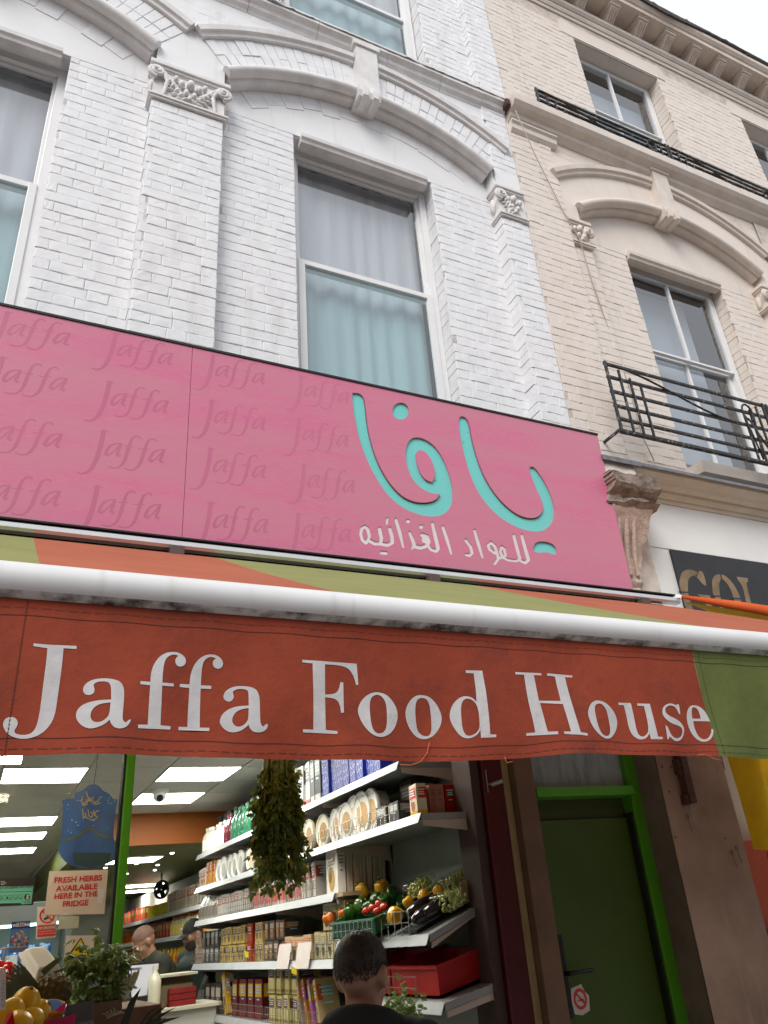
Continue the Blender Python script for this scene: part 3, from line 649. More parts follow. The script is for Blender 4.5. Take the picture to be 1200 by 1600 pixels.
corbel_part('scroll', [(-.15, 3.35), (-.175, 3.40), (-.17, 3.48), (-.18, 3.58), (-.215, 3.70), (-.255, 3.80), (-.29, 3.87)], 3.29, lambda z: 3.50 + max(0, z - 3.40) * .28, PLAST, rough=.016, parent=co)
corbel_part('cap', [(-.285, 3.86), (-.315, 3.89), (-.30, 3.92), (-.34, 3.95), (-.36, 3.98), (-.365, 4.05), (-.33, 4.07)], 3.27, 3.66, BLACKENED, rough=.024, parent=co)
corbel_part('foot', [(-.14, 3.26), (-.17, 3.285), (-.175, 3.33), (-.15, 3.355)], 3.28, 3.50, PLAST, rough=.014, parent=co)
corbel_part('block', [(-.26, 4.05), (-.27, 4.12), (-.26, 4.205)], 3.30, 3.58, CREAM_REND, rough=.006, parent=co)
mb = MB(); mb.extr([(.0, 4.215), (-.285, 4.205), (-.29, 4.185), (-.295, 4.185), (-.295, 4.22), (.0, 4.24)], 3.29, 3.62); mb.build('flashing', LEAD, co)
mb = MB()
for i in range(3):
    x = 3.35 + i * .06; mb.tube([(x, -.18, 3.43), (x, -.185, 3.55), (x, -.22, 3.68), (x, -.255, 3.78)], [.012, .016, .018, .012], 6)
mb.build('flutes', PLAST, co, smooth=60)
corbel_part('pier_face', [(-.13, 2.6), (-.13, 3.0), (-.13, 3.27)], 3.29, 3.52, CREAM_MOULD, rough=.004, parent=co)
corbel_part('plaster_edge', [(-.16, 3.1), (-.17, 3.6), (-.165, 4.25)], XB + .005, 3.30, PLAST, rough=.008, parent=co)
MB().box(3.38, 3.47, -.16, -.125, 3.20, 3.30, .003).build('metal_plate', mat('brown_plate', (.05, .03, .028), .6), label='small dark brown metal plate screwed to the pier under the corbel', cat='plate')
# balcony rails
def rail_set(name, x0, n_bay, z0, z1, Y, label, bays):
    t = thing(name, (x0, Y, z0), label, 'railing', 'black iron window rails on the cream building'); L_ = 3.2
    for i in range(5):
        z = z1 - (z1 - z0) * i / 4.0 if False else z1 - (z1 - z0) * (0, .2, .42, .63, .82, 1)[i]
        MB().bar((x0, Y, z), (x0 + L_, Y, z), .022, .016).build('rail', IRON, t)
    MB().bar((x0, Y, z0), (x0 + L_, Y, z0), .03, .022).build('rail', IRON, t)
    for b in range(bays):
        o = x0 + b * 1.62
        for k, dx in enumerate((0, .11, .20, .29, 1.32, 1.40, 1.49, 1.58)):
            MB().bar((o + dx, Y - .012, z0 - .01), (o + dx, Y - .012, z1 + .01 - (.05 * k if k < 4 else .05 * (7 - k)) * 1.0), .014, .02 if k in (0, 7) else .014).build('baluster', IRON, t)
        pts = [(o + .02 + 1.2 * s / 20, Y - .02, z1 - .02 - .19 * (1 - math.cos(math.pi * s / 20)) / 1.6) for s in range(21)]
        MB().tube(pts, .008, 6).build('scroll_bar', IRON, t, smooth=True)
        cx_, cz_ = o + 1.36, z1 - .13
        MB().tube([(cx_ + .055 * math.cos(a), Y - .02, cz_ + .075 * math.sin(a)) for a in [2 * math.pi * i / 20 for i in range(20)]], .008, 6, closed=True).build('ring', IRON, t, smooth=True)
        MB().tube([(cx_ - .055, Y - .02, cz_), (cx_, Y - .02, z0 + .02), (cx_ + .06, Y - .02, cz_)], .008, 6).build('tail', IRON, t, smooth=True)
        MB().tube([(cx_ - .02, Y - .024, cz_ - .06), (cx_ + .15, Y - .024, z0 + .01)], .008, 6).build('tail', IRON, t, smooth=True)
    for xx in (x0 + .01, x0 + 1.6): MB().bar((xx, Y, z0 + .02), (xx, .02, z0 + .02), .016).build('stay', IRON, t)
    return t
rail_set('balcony_rail', 3.50, 1, 4.44, 5.01, -.30, 'black iron balcony rail below the lower cream window', 2)
rail_set('balcony_rail', 3.63, 1, 7.97, 8.30, -.17, 'black iron rail standing on the upper cream string course', 2)
# loose cable down the party wall
mb = MB(); pts = [atY(805, 172, -.26), atY(835, 240, -.16), atY(880, 330, -.13), atY(905, 372, -.12), atY(925, 440, -.09), atY(960, 540, -.06), atY(985, 610, -.05), atY(1003, 680, -.05), atY(1022, 720, -.10)]
mb.tube(pts, .0045, 5); mb.build('cable', mat('cream_cable', (.45, .38, .33), .6), label='thin loose cable hanging down the cream wall beside the party line', cat='cable', smooth=True)
# ================================================================ flat lettering: polygons traced on their own plane
def stroke(path, w, cap=8):
    """list of convex polygons covering a pen stroke (width may vary along it)"""
    ws = w if isinstance(w, (list, tuple)) else [w] * len(path); out = []
    for i in range(len(path) - 1):
        (x0, y0), (x1, y1) = path[i], path[i+1]; dx, dy = x1 - x0, y1 - y0; l = math.hypot(dx, dy) or 1; nx, ny = -dy / l, dx / l
        a, b = ws[i] / 2, ws[i+1] / 2
        out.append([(x0 + nx*a, y0 + ny*a), (x1 + nx*b, y1 + ny*b), (x1 - nx*b, y1 - ny*b), (x0 - nx*a, y0 - ny*a)])
    for (x, y), a in zip(path, ws): out.append([(x + a/2 * math.cos(t), y + a/2 * math.sin(t)) for t in [2 * math.pi * k / cap for k in range(cap)]])
    return out
def smooth_poly(p, it=2):
    """rounds a traced outline (Chaikin), keeping sharp corners sharp"""
    for _ in range(it):
        n = len(p); q = []
        for i in range(n):
            a, b, c = p[i-1], p[i], p[(i+1) % n]
            v1 = (b[0]-a[0], b[1]-a[1]); v2 = (c[0]-b[0], c[1]-b[1]); l1 = math.hypot(*v1) or 1; l2 = math.hypot(*v2) or 1
            cs = (v1[0]*v2[0] + v1[1]*v2[1]) / (l1 * l2)
            if cs < 0.45: q.append(b)
            else: q += [(b[0] - v1[0]*.25, b[1] - v1[1]*.25), (b[0] + v2[0]*.25, b[1] + v2[1]*.25)]
        p = q
    return p
def cdt(polys, grid=0):
    """triangulate overlapping polygons; returns points, triangles, set of polygon ids per triangle"""
    vs_, fs = [], []
    for p in polys:
        ar = sum(p[i-1][0]*p[i][1] - p[i][0]*p[i-1][1] for i in range(len(p)))
        if ar < 0: p = p[::-1]
        n = len(vs_); vs_ += [Vector((a, b)) for a, b in p]; fs.append(list(range(n, n + len(p))))
    if grid:
        xs = [p.x for p in vs_]; ys = [p.y for p in vs_]; x = min(xs)
        while x < max(xs):
            y = min(ys)
            while y < max(ys): vs_.append(Vector((x + .013, y + .017))); y += grid
            x += grid
    v, e, f, ov, oe, of = delaunay_2d_cdt(vs_, [], fs, 1, 1e-6, True)
    return v, f, [set(o) for o in of]
def glyph_mesh(mb, outers, holes, to3d, grid=0):
    polys = outers + holes; v, f, ids = cdt(polys, grid); no = len(outers); base = len(mb.v); mb.v += [tuple(to3d(p)) for p in v]
    for t, s in zip(f, ids):
        if any(i < no for i in s) and not any(i >= no for i in s): mb.f.append(tuple(base + k for k in t)); mb.m.append(mb.cm)
def edge_walls(mb, tris, pts, to3d_a, to3d_b):
    cnt = {}
    for t in tris:
        for a, b in ((t[0], t[1]), (t[1], t[2]), (t[2], t[0])): cnt[(a, b)] = 1
    for (a, b) in list(cnt):
        if (b, a) not in cnt: mb.poly([to3d_a(pts[a]), to3d_a(pts[b]), to3d_b(pts[b]), to3d_b(pts[a])])
def T(z, ox, oy, s, pts): return [(ox + x / s, oy + y / s) for x, y in pts]

# ================================================================ the pink shop sign
SY = -0.28
def pink(name, dull):
    m = mat(name, (0.62, 0.165, 0.285), 0.45, col2=(0.585, 0.20, 0.285) , vscale=1.1, bump=.12, bscale=30, stretch=(1, 1, 6), spec=.3,
            streak=((26, 26, 260), (0.655, 0.215, 0.325), .50, .72), speck=(1.1, (0.575, 0.215, 0.29), .42, .66))
    return m
PINK = pink('faded_pink_panel', 0)
TURQ = mat('turquoise_acrylic', (0.17, 0.62, 0.58), 0.4, var=.06, vscale=2, streak=((9, 9, 42), (.07, .36, .34), .70, .73))
PALE = mat('pale_grey_acrylic', (0.74, 0.71, 0.71), 0.5, var=.1, vscale=6)
BLACK_TRIM = mat('black_trim', (0.014, 0.013, 0.013), 0.6, var=.3, vscale=30, bump=.4)
def sg(p): 
    q_ = atY(p[0], p[1], SY); return (q_.x, q_.z)
def sgl(pts): return [sg(p) for p in pts]
fa = smooth_poly([(97,75),(130,75),(155,98),(165,150),(172,230),(190,320),(220,410),(255,480),(300,545),(355,595),(420,617),(480,615),(515,600),(530,573),(490,572),(440,550),(395,505),(370,450),(358,390),(362,335),(385,300),(420,292),(470,310),(515,350),(550,410),(575,470),(592,540),(594,610),(575,650),(540,680),(480,688),(410,672),(340,640),(270,580),(210,490),(165,400),(130,300),(108,200),(95,110)])
fa_h = smooth_poly([(412,365),(432,355),(460,368),(485,400),(502,445),(505,490),(490,515),(465,508),(440,485),(420,440),(411,395)])
ya = smooth_poly([(620,200),(635,188),(660,198),(678,235),(690,310),(715,400),(745,480),(790,560),(850,630),(910,675),(960,693),(1005,692),(1030,672),(1040,640),(1030,600),(1005,550),(985,500),(970,460),(972,440),(992,438),(1025,480),(1060,540),(1085,600),(1097,660),(1085,715),(1050,752),(1000,762),(940,750),(870,720),(800,670),(730,590),(680,490),(645,370),(622,250)])
dots = smooth_poly([(988,840),(1000,812),(1040,806),(1085,818),(1105,845),(1107,875),(1090,873),(1055,860),(1015,865),(992,858)])
dot1 = [(335 + 41 * math.cos(t), 165 + 42 * math.sin(t)) for t in [2 * math.pi * k / 24 for k in range(24)]]
big = [sgl(T(0, 520, 590, 3.158, p)) for p in (fa, dot1, ya, dots)]; hole = [sgl(T(0, 520, 590, 3.158, fa_h))]
sm = []
def st(path, w):
    for p in stroke([(540 + x / 3.75, 800 + y / 3.75) for x, y in path], [u / 3.75 for u in w] if isinstance(w, (list, tuple)) else w / 3.75): sm.append(sgl(p))
st([(118,180),(98,160),(88,125),(94,95),(114,84),(130,100),(140,138),(122,178)], 21); st([(135,165),(170,184),(203,184),(210,150),(198,95)], 23); st([(203,184),(245,192),(274,178),(272,140),(258,95)], 23)
st([(245,38),(240,66)], 17); st([(295,42),(318,120),(338,203)], [20,23,15]); st([(365,52),(366,53)], 26); st([(374,118),(392,158),(402,190),(388,213)], [18,23,24,14])
st([(402,200),(440,208),(476,196),(488,170),(472,140),(446,132)], 25); st([(466,160),(470,150)], 46); st([(442,85),(443,86)], 27); st([(508,65),(526,140),(543,212),(530,228),(500,218),(484,195)], [18,24,24,22,20,18])
st([(570,85),(595,160),(620,243)], [18,22,14]); st([(208,237),(237,240)], 22); st([(703,163),(733,203),(742,238),(725,254),(706,248)], 19); st([(755,106),(780,190),(803,265)], [18,22,14])
st([(876,240),(845,218),(834,192),(852,178),(874,198),(890,243),(895,272),(874,300)], 19); st([(905,268),(938,254),(930,215),(914,203),(905,228),(922,264),(952,280),(1000,285)], 18)
st([(985,135),(1005,210),(1022,272),(1000,286)], [18,22,20,18]); st([(1032,135),(1055,220),(1072,278),(1052,296),(1025,284)], [18,23,23,21,18])
sign = thing('shop_sign', (1.3, SY, 3.25), 'long faded pink shop sign with turquoise cut-out Arabic lettering', 'sign')
SX0, SXM, SX1, SZ0, SZ1 = -2.9, 0.652, 3.302, 3.257, 4.375
ext = Vector((0, 1, 0))
for nm, a, b, oth in (('panel', SX0, SXM - .0012, None), ('panel', SXM + .0012, SX1, 1)):
    mb = MB()
    rect = [(a, SZ0), (b, SZ0), (b, SZ1), (a, SZ1)]
    if oth:
        polys = [rect] + big + hole + sm; v, f, ids = cdt(polys)
        nb = 1 + len(big); isl = set(range(nb, nb + len(hole)))
        face, letter = [], []
        for t, s in zip(f, ids):
            if 0 not in s: continue
            (letter if ((s - {0}) and not (s & isl)) else face).append(tuple(t))
        base = len(mb.v); mb.v += [(p.x, SY, p.y) for p in v]; mb.f += [tuple(base + k for k in t) for t in face]; mb.m += [0] * len(face)
        edge_walls(mb, face, v, lambda p: (p[0], SY, p[1]), lambda p: (p[0], SY + .014, p[1]))
    else:
        mb.poly([(x, SY, z) for x, z in rect]); edge_walls(mb, [(0, 1, 2), (0, 2, 3)], rect, lambda p: (p[0], SY, p[1]), lambda p: (p[0], SY + .014, p[1]))
    mb.build(nm, PINK, sign, fix=False)
def back_plate(name, polys, holes, m, y):
    mb = MB(); glyph_mesh(mb, polys, holes, lambda p: (p[0], y, p[1])); return mb.build(name, m, sign, fix=False)
grow = lambda P: [(x + (x - sum(p[0] for p in P) / len(P)) * .02, z + (z - sum(p[1] for p in P) / len(P)) * .02) for x, z in P]
for P in big: back_plate('cut_out_letter', [grow(P)], [], TURQ, SY + .011)
back_plate('small_lettering', sm, [], PALE, SY + .004)
MB().box(SX0, SX1, SY + .015, -.13, SZ0 + .005, SZ1 - .005).build('box_frame', BLACK_TRIM, sign)
MB().box(SX0, SX1 + .003, SY - .006, SY + .05, SZ1 + .001, SZ1 + .014).build('top_trim', BLACK_TRIM, sign)
mb = MB()
def btf(u, v):
    x = SX0 + (SX1 - SX0) * u; n = mnoise.noise(Vector((x * 20, 3, 1))) * .006 + mnoise.noise(Vector((x * 70, 3, 1))) * .004
    return (x, SY - .008, SZ0 - .002 + n * .5 if v > .5 else SZ0 - .045)
mb.grid(btf, 260, 1); mb.build('bottom_trim', BLACK_TRIM, sign, fix=False)
# printed word pattern, same hand as the photograph: italic "Jaffa" all over, fading to the right
WM = [([(245,92),(232,160),(210,250),(185,330),(155,410),(110,490),(60,530),(0,545),(-40,530)], [42,44,44,44,42,36,22,10,16]), ([(205,86),(300,98)], 8),
      ([(440,232),(380,228),(320,250),(280,300),(268,340),(285,358),(330,335),(390,285),(432,240)], [14,10,20,30,30,20,12,12,14]), ([(440,235),(420,290),(395,345),(412,368),(440,355)], [26,28,28,16,8]),
      ([(652,178),(640,160),(600,155),(560,185),(535,250),(512,320),(488,400),(455,460),(410,490),(350,495),(300,475)], [16,12,12,22,32,34,32,24,12,9,14]), ([(470,260),(575,270)], 8),
      ([(832,212),(820,195),(780,190),(742,215),(715,280),(692,350),(668,425),(630,490),(585,520),(530,522),(480,500)], [16,12,12,22,32,34,32,24,12,9,14]), ([(640,292),(755,302)], 8),
      ([(925,315),(865,312),(810,335),(775,385),(762,420),(780,440),(825,415),(880,365),(918,322)], [14,10,20,30,30,20,12,12,14]), ([(925,320),(905,370),(880,430),(897,455),(925,440)], [26,28,28,16,8])]
base_px = (140 + 245 / 7.5, 580 + 92 / 7.5); bx, bz = sg(base_px); word = []
for path, w in WM:
    P = [sg((140 + x / 7.5, 580 + y / 7.5)) for x, y in path]; sc = 0.00084 / 7.5 * 7.5
    word += stroke([(x - bx, z - bz) for x, z in P], [u / 7.5 * .0036 for u in w] if isinstance(w, list) else w / 7.5 * .0036, 6)
WMS = [mat('pink_print_a', (0.535, 0.14, 0.24), .45, var=.12, vscale=4), mat('pink_print_b', (0.555, 0.15, 0.255), .45, var=.12, vscale=4), mat('pink_print_c', (0.575, 0.16, 0.268), .45, var=.1, vscale=4)]
wmv, wmf, wmi = cdt(word); wmf = [t for t, i_ in zip(wmf, wmi) if i_]
spots = [(12, 488, 0), (4, 559, 0), (-8, 647, 0), (-15, 738, 0), (181, 522, 0), (171, 597, 0), (162, 674, 0), (152, 761, 0), (333, 555, 1), (331, 626, 1), (329, 701, 1), (329, 786, 1),
         (471, 588, 2), (467, 655, 2), (475, 726, 2), (466, 803, 2)]
for x, y, k in spots:
    ox, oz = sg((x, y)); mb = MB(); mb.v = [(p.x + ox, SY - .0004, p.y + oz) for p in wmv]
    keep = [t for t in wmf if all(SZ0 < mb.v[i][2] < SZ1 for i in t)]; mb.f = [tuple(t) for t in keep]; mb.m = [0] * len(keep)
    mb.build('printed_word', WMS[k], sign, fix=False)
# ================================================================ the awning
AX0, AX1 = -1.6, 3.55; BY, BZ, BR_ = -2.0, 2.311, 0.039
ORANGE = mat('orange_canvas', (0.295, 0.055, 0.027), 0.85, col2=(0.225, 0.042, 0.023), vscale=4, bump=.45, bscale=5, speck=(5, (0.15, 0.036, 0.024), .50, .74), bdist=.02, spec=.15)
ORANGE_T = mat('orange_canopy', (0.46, 0.15, 0.09), 0.9, col2=(0.40, 0.125, 0.075), vscale=3, bump=.2, bscale=20, transl=.2, spec=.1)
GREEN_T = mat('green_canopy', (0.30, 0.31, 0.13), 0.9, col2=(0.26, 0.265, 0.11), vscale=3, bump=.2, bscale=20, transl=.2, spec=.1)
GREENC = mat('green_canvas', (0.125, 0.15, 0.045), 0.85, col2=(0.095, 0.118, 0.036), vscale=6, bump=.5, bscale=9, speck=(6, (.055, .065, .03), .6, .8), bdist=.012, spec=.15)
PRINT = mat('white_print', (0.56, 0.54, 0.54), 0.8, col2=(0.47, 0.45, 0.45), vscale=22, bump=.3, bscale=60, speck=(40, (.32, .28, .28), .62, .75))
THREAD = mat('dark_thread', (0.035, 0.02, 0.018), 0.9)
BARW = mat('white_bar_paint', (0.70, 0.70, 0.70), 0.42, var=.08, vscale=5, spec=.45, streak=((22, 3, 3), (.55, .54, .52), .60, .80), speck=(18, (.42, .40, .38), .68, .78))
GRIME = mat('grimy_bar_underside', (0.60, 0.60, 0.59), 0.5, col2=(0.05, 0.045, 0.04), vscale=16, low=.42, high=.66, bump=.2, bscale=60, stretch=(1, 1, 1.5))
aw = thing('shop_awning', (1.0, -1.0, 2.0), 'orange and green awning with white front bar and lettered valance', 'awning')
mb = MB(); n = 24; prof = [(BY + BR_ * 1.15 * math.cos(t), BZ + BR_ * math.sin(t)) for t in [2 * math.pi * k / n for k in range(n)]]
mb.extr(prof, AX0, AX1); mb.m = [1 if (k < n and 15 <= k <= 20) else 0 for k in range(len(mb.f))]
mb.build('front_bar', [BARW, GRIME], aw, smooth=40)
# canopy in stripes, sagging a little between rail and bar
RY, RZ = -.33, 3.178
def canopy(name, xa, xb, m):
    mb = MB()
    def fn(u, v):
        x = xa + (xb - xa) * u; s = math.sin(math.pi * v); return (x, RY + (BY + .01 - RY) * v, RZ + (BZ + .032 - RZ) * v - s * (.004 + .008 * math.sin(x * 3.1)))
    mb.grid(fn, max(4, int((xb - xa) * 10)), 14); return mb.build(name, m, aw, smooth=True)
CXS = [(AX0, -.62, ORANGE_T), (-.62, .048, GREEN_T), (.048, .80, ORANGE_T), (.80, 2.15, GREEN_T), (2.15, AX1, ORANGE_T)]
for a, b, m in CXS: canopy('canopy_stripe', a, b, m)
# valance
VZ1, VZ0 = 2.275, 1.972
def vy(x, z):
    t = (VZ1 - z) / (VZ1 - VZ0); return BY - .012 - t * (.014 * math.sin(x * 5.3 + .6) + .008 * math.sin(x * 12.1 + z * 6) + .005 * math.sin(x * 23 - z * 14))
def vbot(x): return VZ0 + .004 * math.sin(x * 4.1 + 1) + .008 * math.exp(-((x - 1.33) / .16) ** 2)
def val(name, xa, xb, m, sk=0.0):
    mb = MB()
    def fn(u, v):
        z = VZ1 + .05 - (VZ1 + .05) * v + 0; zb = vbot(xa + (xb - xa) * u); z = (VZ1 + .02) * (1 - v) + zb * v; x = xa + (xb - xa) * u; return (x, vy(x, z), z)
    mb.grid(fn, max(6, int((xb - xa) * 48)), 22); mb.build(name, m, aw, smooth=True)
VXB = 1.775
val('valance_panel', -1.6, VXB, ORANGE); val('valance_panel', VXB + .0005, AX1, GREENC)
def v3(p, d=.0010):
    q_ = atY(p[0], p[1], BY - .014); return (q_.x, vy(q_.x, q_.z) - d, q_.z)
GL = [(0, 990, 5, [[(260,83),(372,95),(490,97),(596,102),(596,126),(494,121),(485,230),(465,380),(445,520),(430,620),(412,680),(380,735),(330,785),(270,815),(190,830),(120,820),(60,790),(28,745),(20,705),(40,668),(85,654),(122,665),(140,700),(130,735),(108,762),(118,785),(150,795),(200,798),(245,785),(280,740),(298,670),(312,590),(328,460),(345,330),(360,220),(368,122),(260,106)]], []),
 (0, 990, 5, [[(860,530),(862,430),(850,395),(820,383),(770,383),(735,397),(724,415),(735,450),(725,480),(690,495),(655,485),(640,450),(655,410),(700,375),(760,360),(840,358),(900,370),(940,390),(960,430),(963,500),(952,600),(945,680),(955,705),(975,710),(992,690),(1012,687),(1000,720),(965,752),(920,762),(880,752),(855,725),(845,692),(800,730),(740,755),(690,762),(640,745),(600,705),(583,660),(595,610),(635,570),(700,545),(780,532)]], [[(855,553),(800,558),(745,575),(710,610),(695,655),(705,695),(740,713),(785,705),(825,675),(845,640)]]),
 (200, 1000, 5, [[(68,675),(145,673),(152,560),(162,430),(168,362),(90,354),(92,330),(170,334),(175,260),(200,190),(245,130),(300,100),(360,93),(410,105),(445,135),(455,170),(440,200),(405,212),(375,198),(366,165),(375,140),(392,125),(360,113),(320,125),(290,155),(275,210),(268,280),(265,338),(355,342),(354,366),(263,362),(258,480),(252,590),(248,673),(330,676),(328,703),(68,703)]], []),
 (200, 1000, 5, [[(395,678),(465,678),(470,560),(478,430),(480,374),(403,368),(405,344),(482,346),(487,280),(510,205),(550,150),(600,118),(650,108),(705,120),(738,150),(748,185),(735,212),(705,224),(675,210),(662,180),(672,152),(690,142),(655,128),(620,138),(592,165),(580,215),(574,290),(572,350),(655,354),(654,378),(570,376),(568,480),(565,600),(564,680),(640,682),(638,707),(393,704)]], []),
 (200, 1000, 5, [[(945,510),(945,420),(938,390),(910,380),(860,378),(830,392),(822,405),(833,440),(818,470),(790,480),(760,465),(748,440),(760,400),(800,370),(860,355),(930,358),(985,372),(1015,400),(1030,450),(1032,540),(1035,640),(1045,665),(1060,675),(1078,655),(1097,655),(1090,690),(1060,715),(1015,722),(975,712),(955,690),(945,660),(900,700),(850,718),(800,720),(755,695),(725,655),(720,625),(740,575),(790,535),(850,515)]], [[(945,530),(900,535),(850,555),(825,590),(815,625),(828,660),(860,678),(900,668),(930,640),(943,610)]]),
 (460, 1010, 6.667, [[(80,140),(320,152),(660,172),(680,392),(655,392),(640,330),(610,265),(570,222),(520,200),(430,188),(322,184),(325,340),(328,495),(400,492),(450,475),(478,430),(488,366),(520,368),(524,530),(527,683),(497,683),(488,610),(465,560),(420,532),(328,524),(334,680),(340,862),(460,876),(460,906),(280,895),(102,886),(102,854),(210,858),(208,700),(203,500),(195,330),(190,176),(82,168)]], []),
 (460, 1010, 6.667, [[(875,465),(970,490),(1040,560),(1085,640),(1098,720),(1080,810),(1030,890),(960,932),(890,940),(820,915),(750,850),(695,760),(668,670),(685,600),(730,530),(800,480)]], [[(865,492),(915,505),(950,545),(970,600),(978,700),(978,800),(965,860),(930,895),(880,905),(840,880),(815,830),(802,750),(795,650),(797,570),(820,515)]]),
 (620, 1020, 6.667, [[(280,424),(360,440),(430,500),(480,580),(505,660),(495,740),(450,820),(390,868),(320,882),(250,865),(180,800),(130,710),(110,620),(125,540),(170,470),(225,432)]], [[(295,452),(340,470),(370,520),(385,600),(398,700),(402,790),(385,840),(345,852),(290,835),(250,790),(232,700),(220,600),(222,510),(245,465)]]),
 (620, 1020, 6.667, [[(725,178),(890,186),(905,280),(925,390),(945,560),(965,740),(975,850),(1035,852),(1036,880),(885,882),(878,800),(850,850),(800,880),(750,886),(690,860),(630,780),(590,700),(577,640),(590,560),(630,490),(690,448),(740,443),(800,465),(835,510),(830,400),(815,290),(806,212),(728,205)]], [[(715,475),(755,468),(800,490),(840,540),(858,620),(866,700),(870,770),(850,820),(800,855),(755,858),(725,830),(705,770),(695,690),(688,600),(690,520)]]),
 (790, 1030, 6.667, [[(90,140),(365,148),(370,172),(287,170),(310,300),(335,437),(560,440),(545,360),(525,260),(510,182),(430,172),(428,148),(690,172),(690,193),(615,190),(640,320),(680,500),(715,650),(745,775),(818,785),(820,810),(575,793),(570,768),(642,768),(620,650),(595,540),(580,474),(345,462),(370,560),(395,680),(415,765),(512,764),(514,795),(205,803),(202,776),(292,770),(270,640),(240,520),(210,380),(192,250),(182,166),(93,164)]], []),
 (790, 1030, 6.667, [[(960,432),(1040,455),(1110,520),(1155,600),(1168,670),(1150,750),(1110,810),(1060,835),(1000,822),(930,770),(870,690),(838,600),(838,540),(870,470),(915,437)]], [[(965,462),(1010,480),(1045,530),(1065,610),(1085,700),(1088,760),(1070,800),(1030,805),(985,780),(950,710),(925,610),(912,530),(920,480)]]),
 (950, 1040, 6.667, [[(108,385),(238,390),(255,460),(275,560),(295,670),(315,725),(350,745),(385,730),(410,690),(405,600),(385,500),(368,425),(305,418),(300,395),(425,402),(445,490),(480,640),(503,745),(552,750),(552,773),(435,772),(420,710),(395,755),(350,775),(300,765),(250,720),(220,650),(200,550),(180,460),(165,412),(112,410)]], []),
 (950, 1040, 6.667, [[(740,515),(722,505),(700,455),(665,425),(620,420),(585,440),(575,475),(590,510),(640,540),(710,570),(760,610),(787,660),(782,720),(755,775),(710,795),(670,785),(640,755),(622,745),(615,775),(600,772),(590,700),(578,630),(600,640),(625,700),(660,750),(710,765),(750,745),(768,700),(760,655),(730,635),(660,615),(600,580),(555,530),(545,480),(560,430),(610,400),(660,402),(690,420),(705,405),(725,410),(735,460)]], []),
 (950, 1040, 6.667, [[(900,408),(960,420),(1010,455),(1050,510),(1080,578),(1040,576),(890,578),(900,640),(930,710),(965,755),(1010,770),(1055,750),(1085,700),(1088,655),(1108,660),(1108,700),(1090,750),(1050,785),(990,795),(930,770),(870,710),(830,630),(812,540),(820,470),(855,420)]], [[(895,430),(930,440),(960,480),(975,550),(880,552),(872,490),(875,445)]])]
for ox, oy, s, outs, hs in GL:
    mb = MB(); glyph_mesh(mb, [smooth_poly(T(0, ox, oy, s, p)) for p in outs], [smooth_poly(T(0, ox, oy, s, p)) for p in hs], v3, 9.0)
    mb.build('valance_letter', PRINT, aw, fix=False)
def seam(za, zb=None, x0=-1.6, x1=AX1, w=.0012, dash=False):
    mb = MB(); n = int((x1 - x0) / .006)
    for i in range(n):
        a, b = x0 + (x1 - x0) * i / n, x0 + (x1 - x0) * (i + 1) / n
        if dash and i % 4 == 3: continue
        q = []
        for x in (a, b):
            z = (za if callable(za) else (lambda t: za))(x) + .0012 * math.sin(x * 37); q.append((x, vy(x, z) - .0008, z))
        (x0_, y0_, z0_), (x1_, y1_, z1_) = q; mb.poly([(x0_, y0_, z0_ - w/2), (x1_, y1_, z1_ - w/2), (x1_, y1_, z1_ + w/2), (x0_, y0_, z0_ + w/2)])
    mb.build('seam', THREAD, aw, fix=False)
seam(lambda x: 2.238); seam(lambda x: 2.254, w=.0007, dash=True); seam(lambda x: vbot(x) + .030); seam(lambda x: vbot(x) + .011, w=.0009, dash=True)
for x in (.03, VXB + .022):
    mb = MB()
    for i in range(40):
        z0_, z1_ = 2.27 - i * .0074, 2.27 - i * .0074 - .0055
        mb.poly([(x - .0008, vy(x, z0_) - .0016, z0_), (x + .0008, vy(x, z0_) - .0016, z0_), (x + .0008, vy(x, z1_) - .0016, z1_), (x - .0008, vy(x, z1_) - .0016, z1_)])
    mb.build('seam', THREAD, aw, fix=False)
OTH = mat('orange_thread', (.5, .12, .05), .8)
for P in ([(676, 1158), (672, 1175), (662, 1188), (645, 1194), (628, 1193)], [(1088, 1180), (1100, 1179), (1112, 1186), (1125, 1189)], [(788, 1183), (792, 1192), (800, 1190)]):
    MB().tube([v3(p, .006) for p in P], .0011, 5).build('loose_thread', OTH, aw, smooth=True)
# wall rail, cassette back and brackets under the sign
ALU = mat('brushed_aluminium', (.72, .72, .73), .3, metal=.6, var=.1, vscale=8)
SHADE = mat('dark_steel_and_shade', (.035, .032, .03), .7, var=.3, vscale=10)  # dark steel; on the cassette its near-black also paints the shadow under the rail
MB().extr([(-.30, 3.20), (-.335, 3.20), (-.345, 3.212), (-.345, 3.232), (-.33, 3.242), (-.30, 3.242)], AX0, 3.60).build('wall_rail', ALU, aw)
MB().extr([(-.30, 3.243), (-.352, 3.243), (-.352, 3.25), (-.30, 3.25)], AX0, 3.56).build('rail_cover', BLACK_TRIM, aw)
MB().box(AX0, 3.5, -.29, -.13, 3.0, 3.20).build('cassette', SHADE, aw)
for x in (.62, 1.9, 3.3): MB().box(x - .03, x + .03, -.37, -.28, 3.135, 3.2, .004).build('fixing_bracket', mat('brown_bracket', (.10, .07, .06), .7), aw)
for x in (-.9, 2.9):
    el = Vector((x + (.75 if x > 1 else -.0) * (-1), -1.05, 2.62)); MB().tube([(x, -.3, 3.06), el, (x + .2, BY + .03, BZ - .02)], .022, 8).build('folding_arm', BARW, aw, smooth=50)
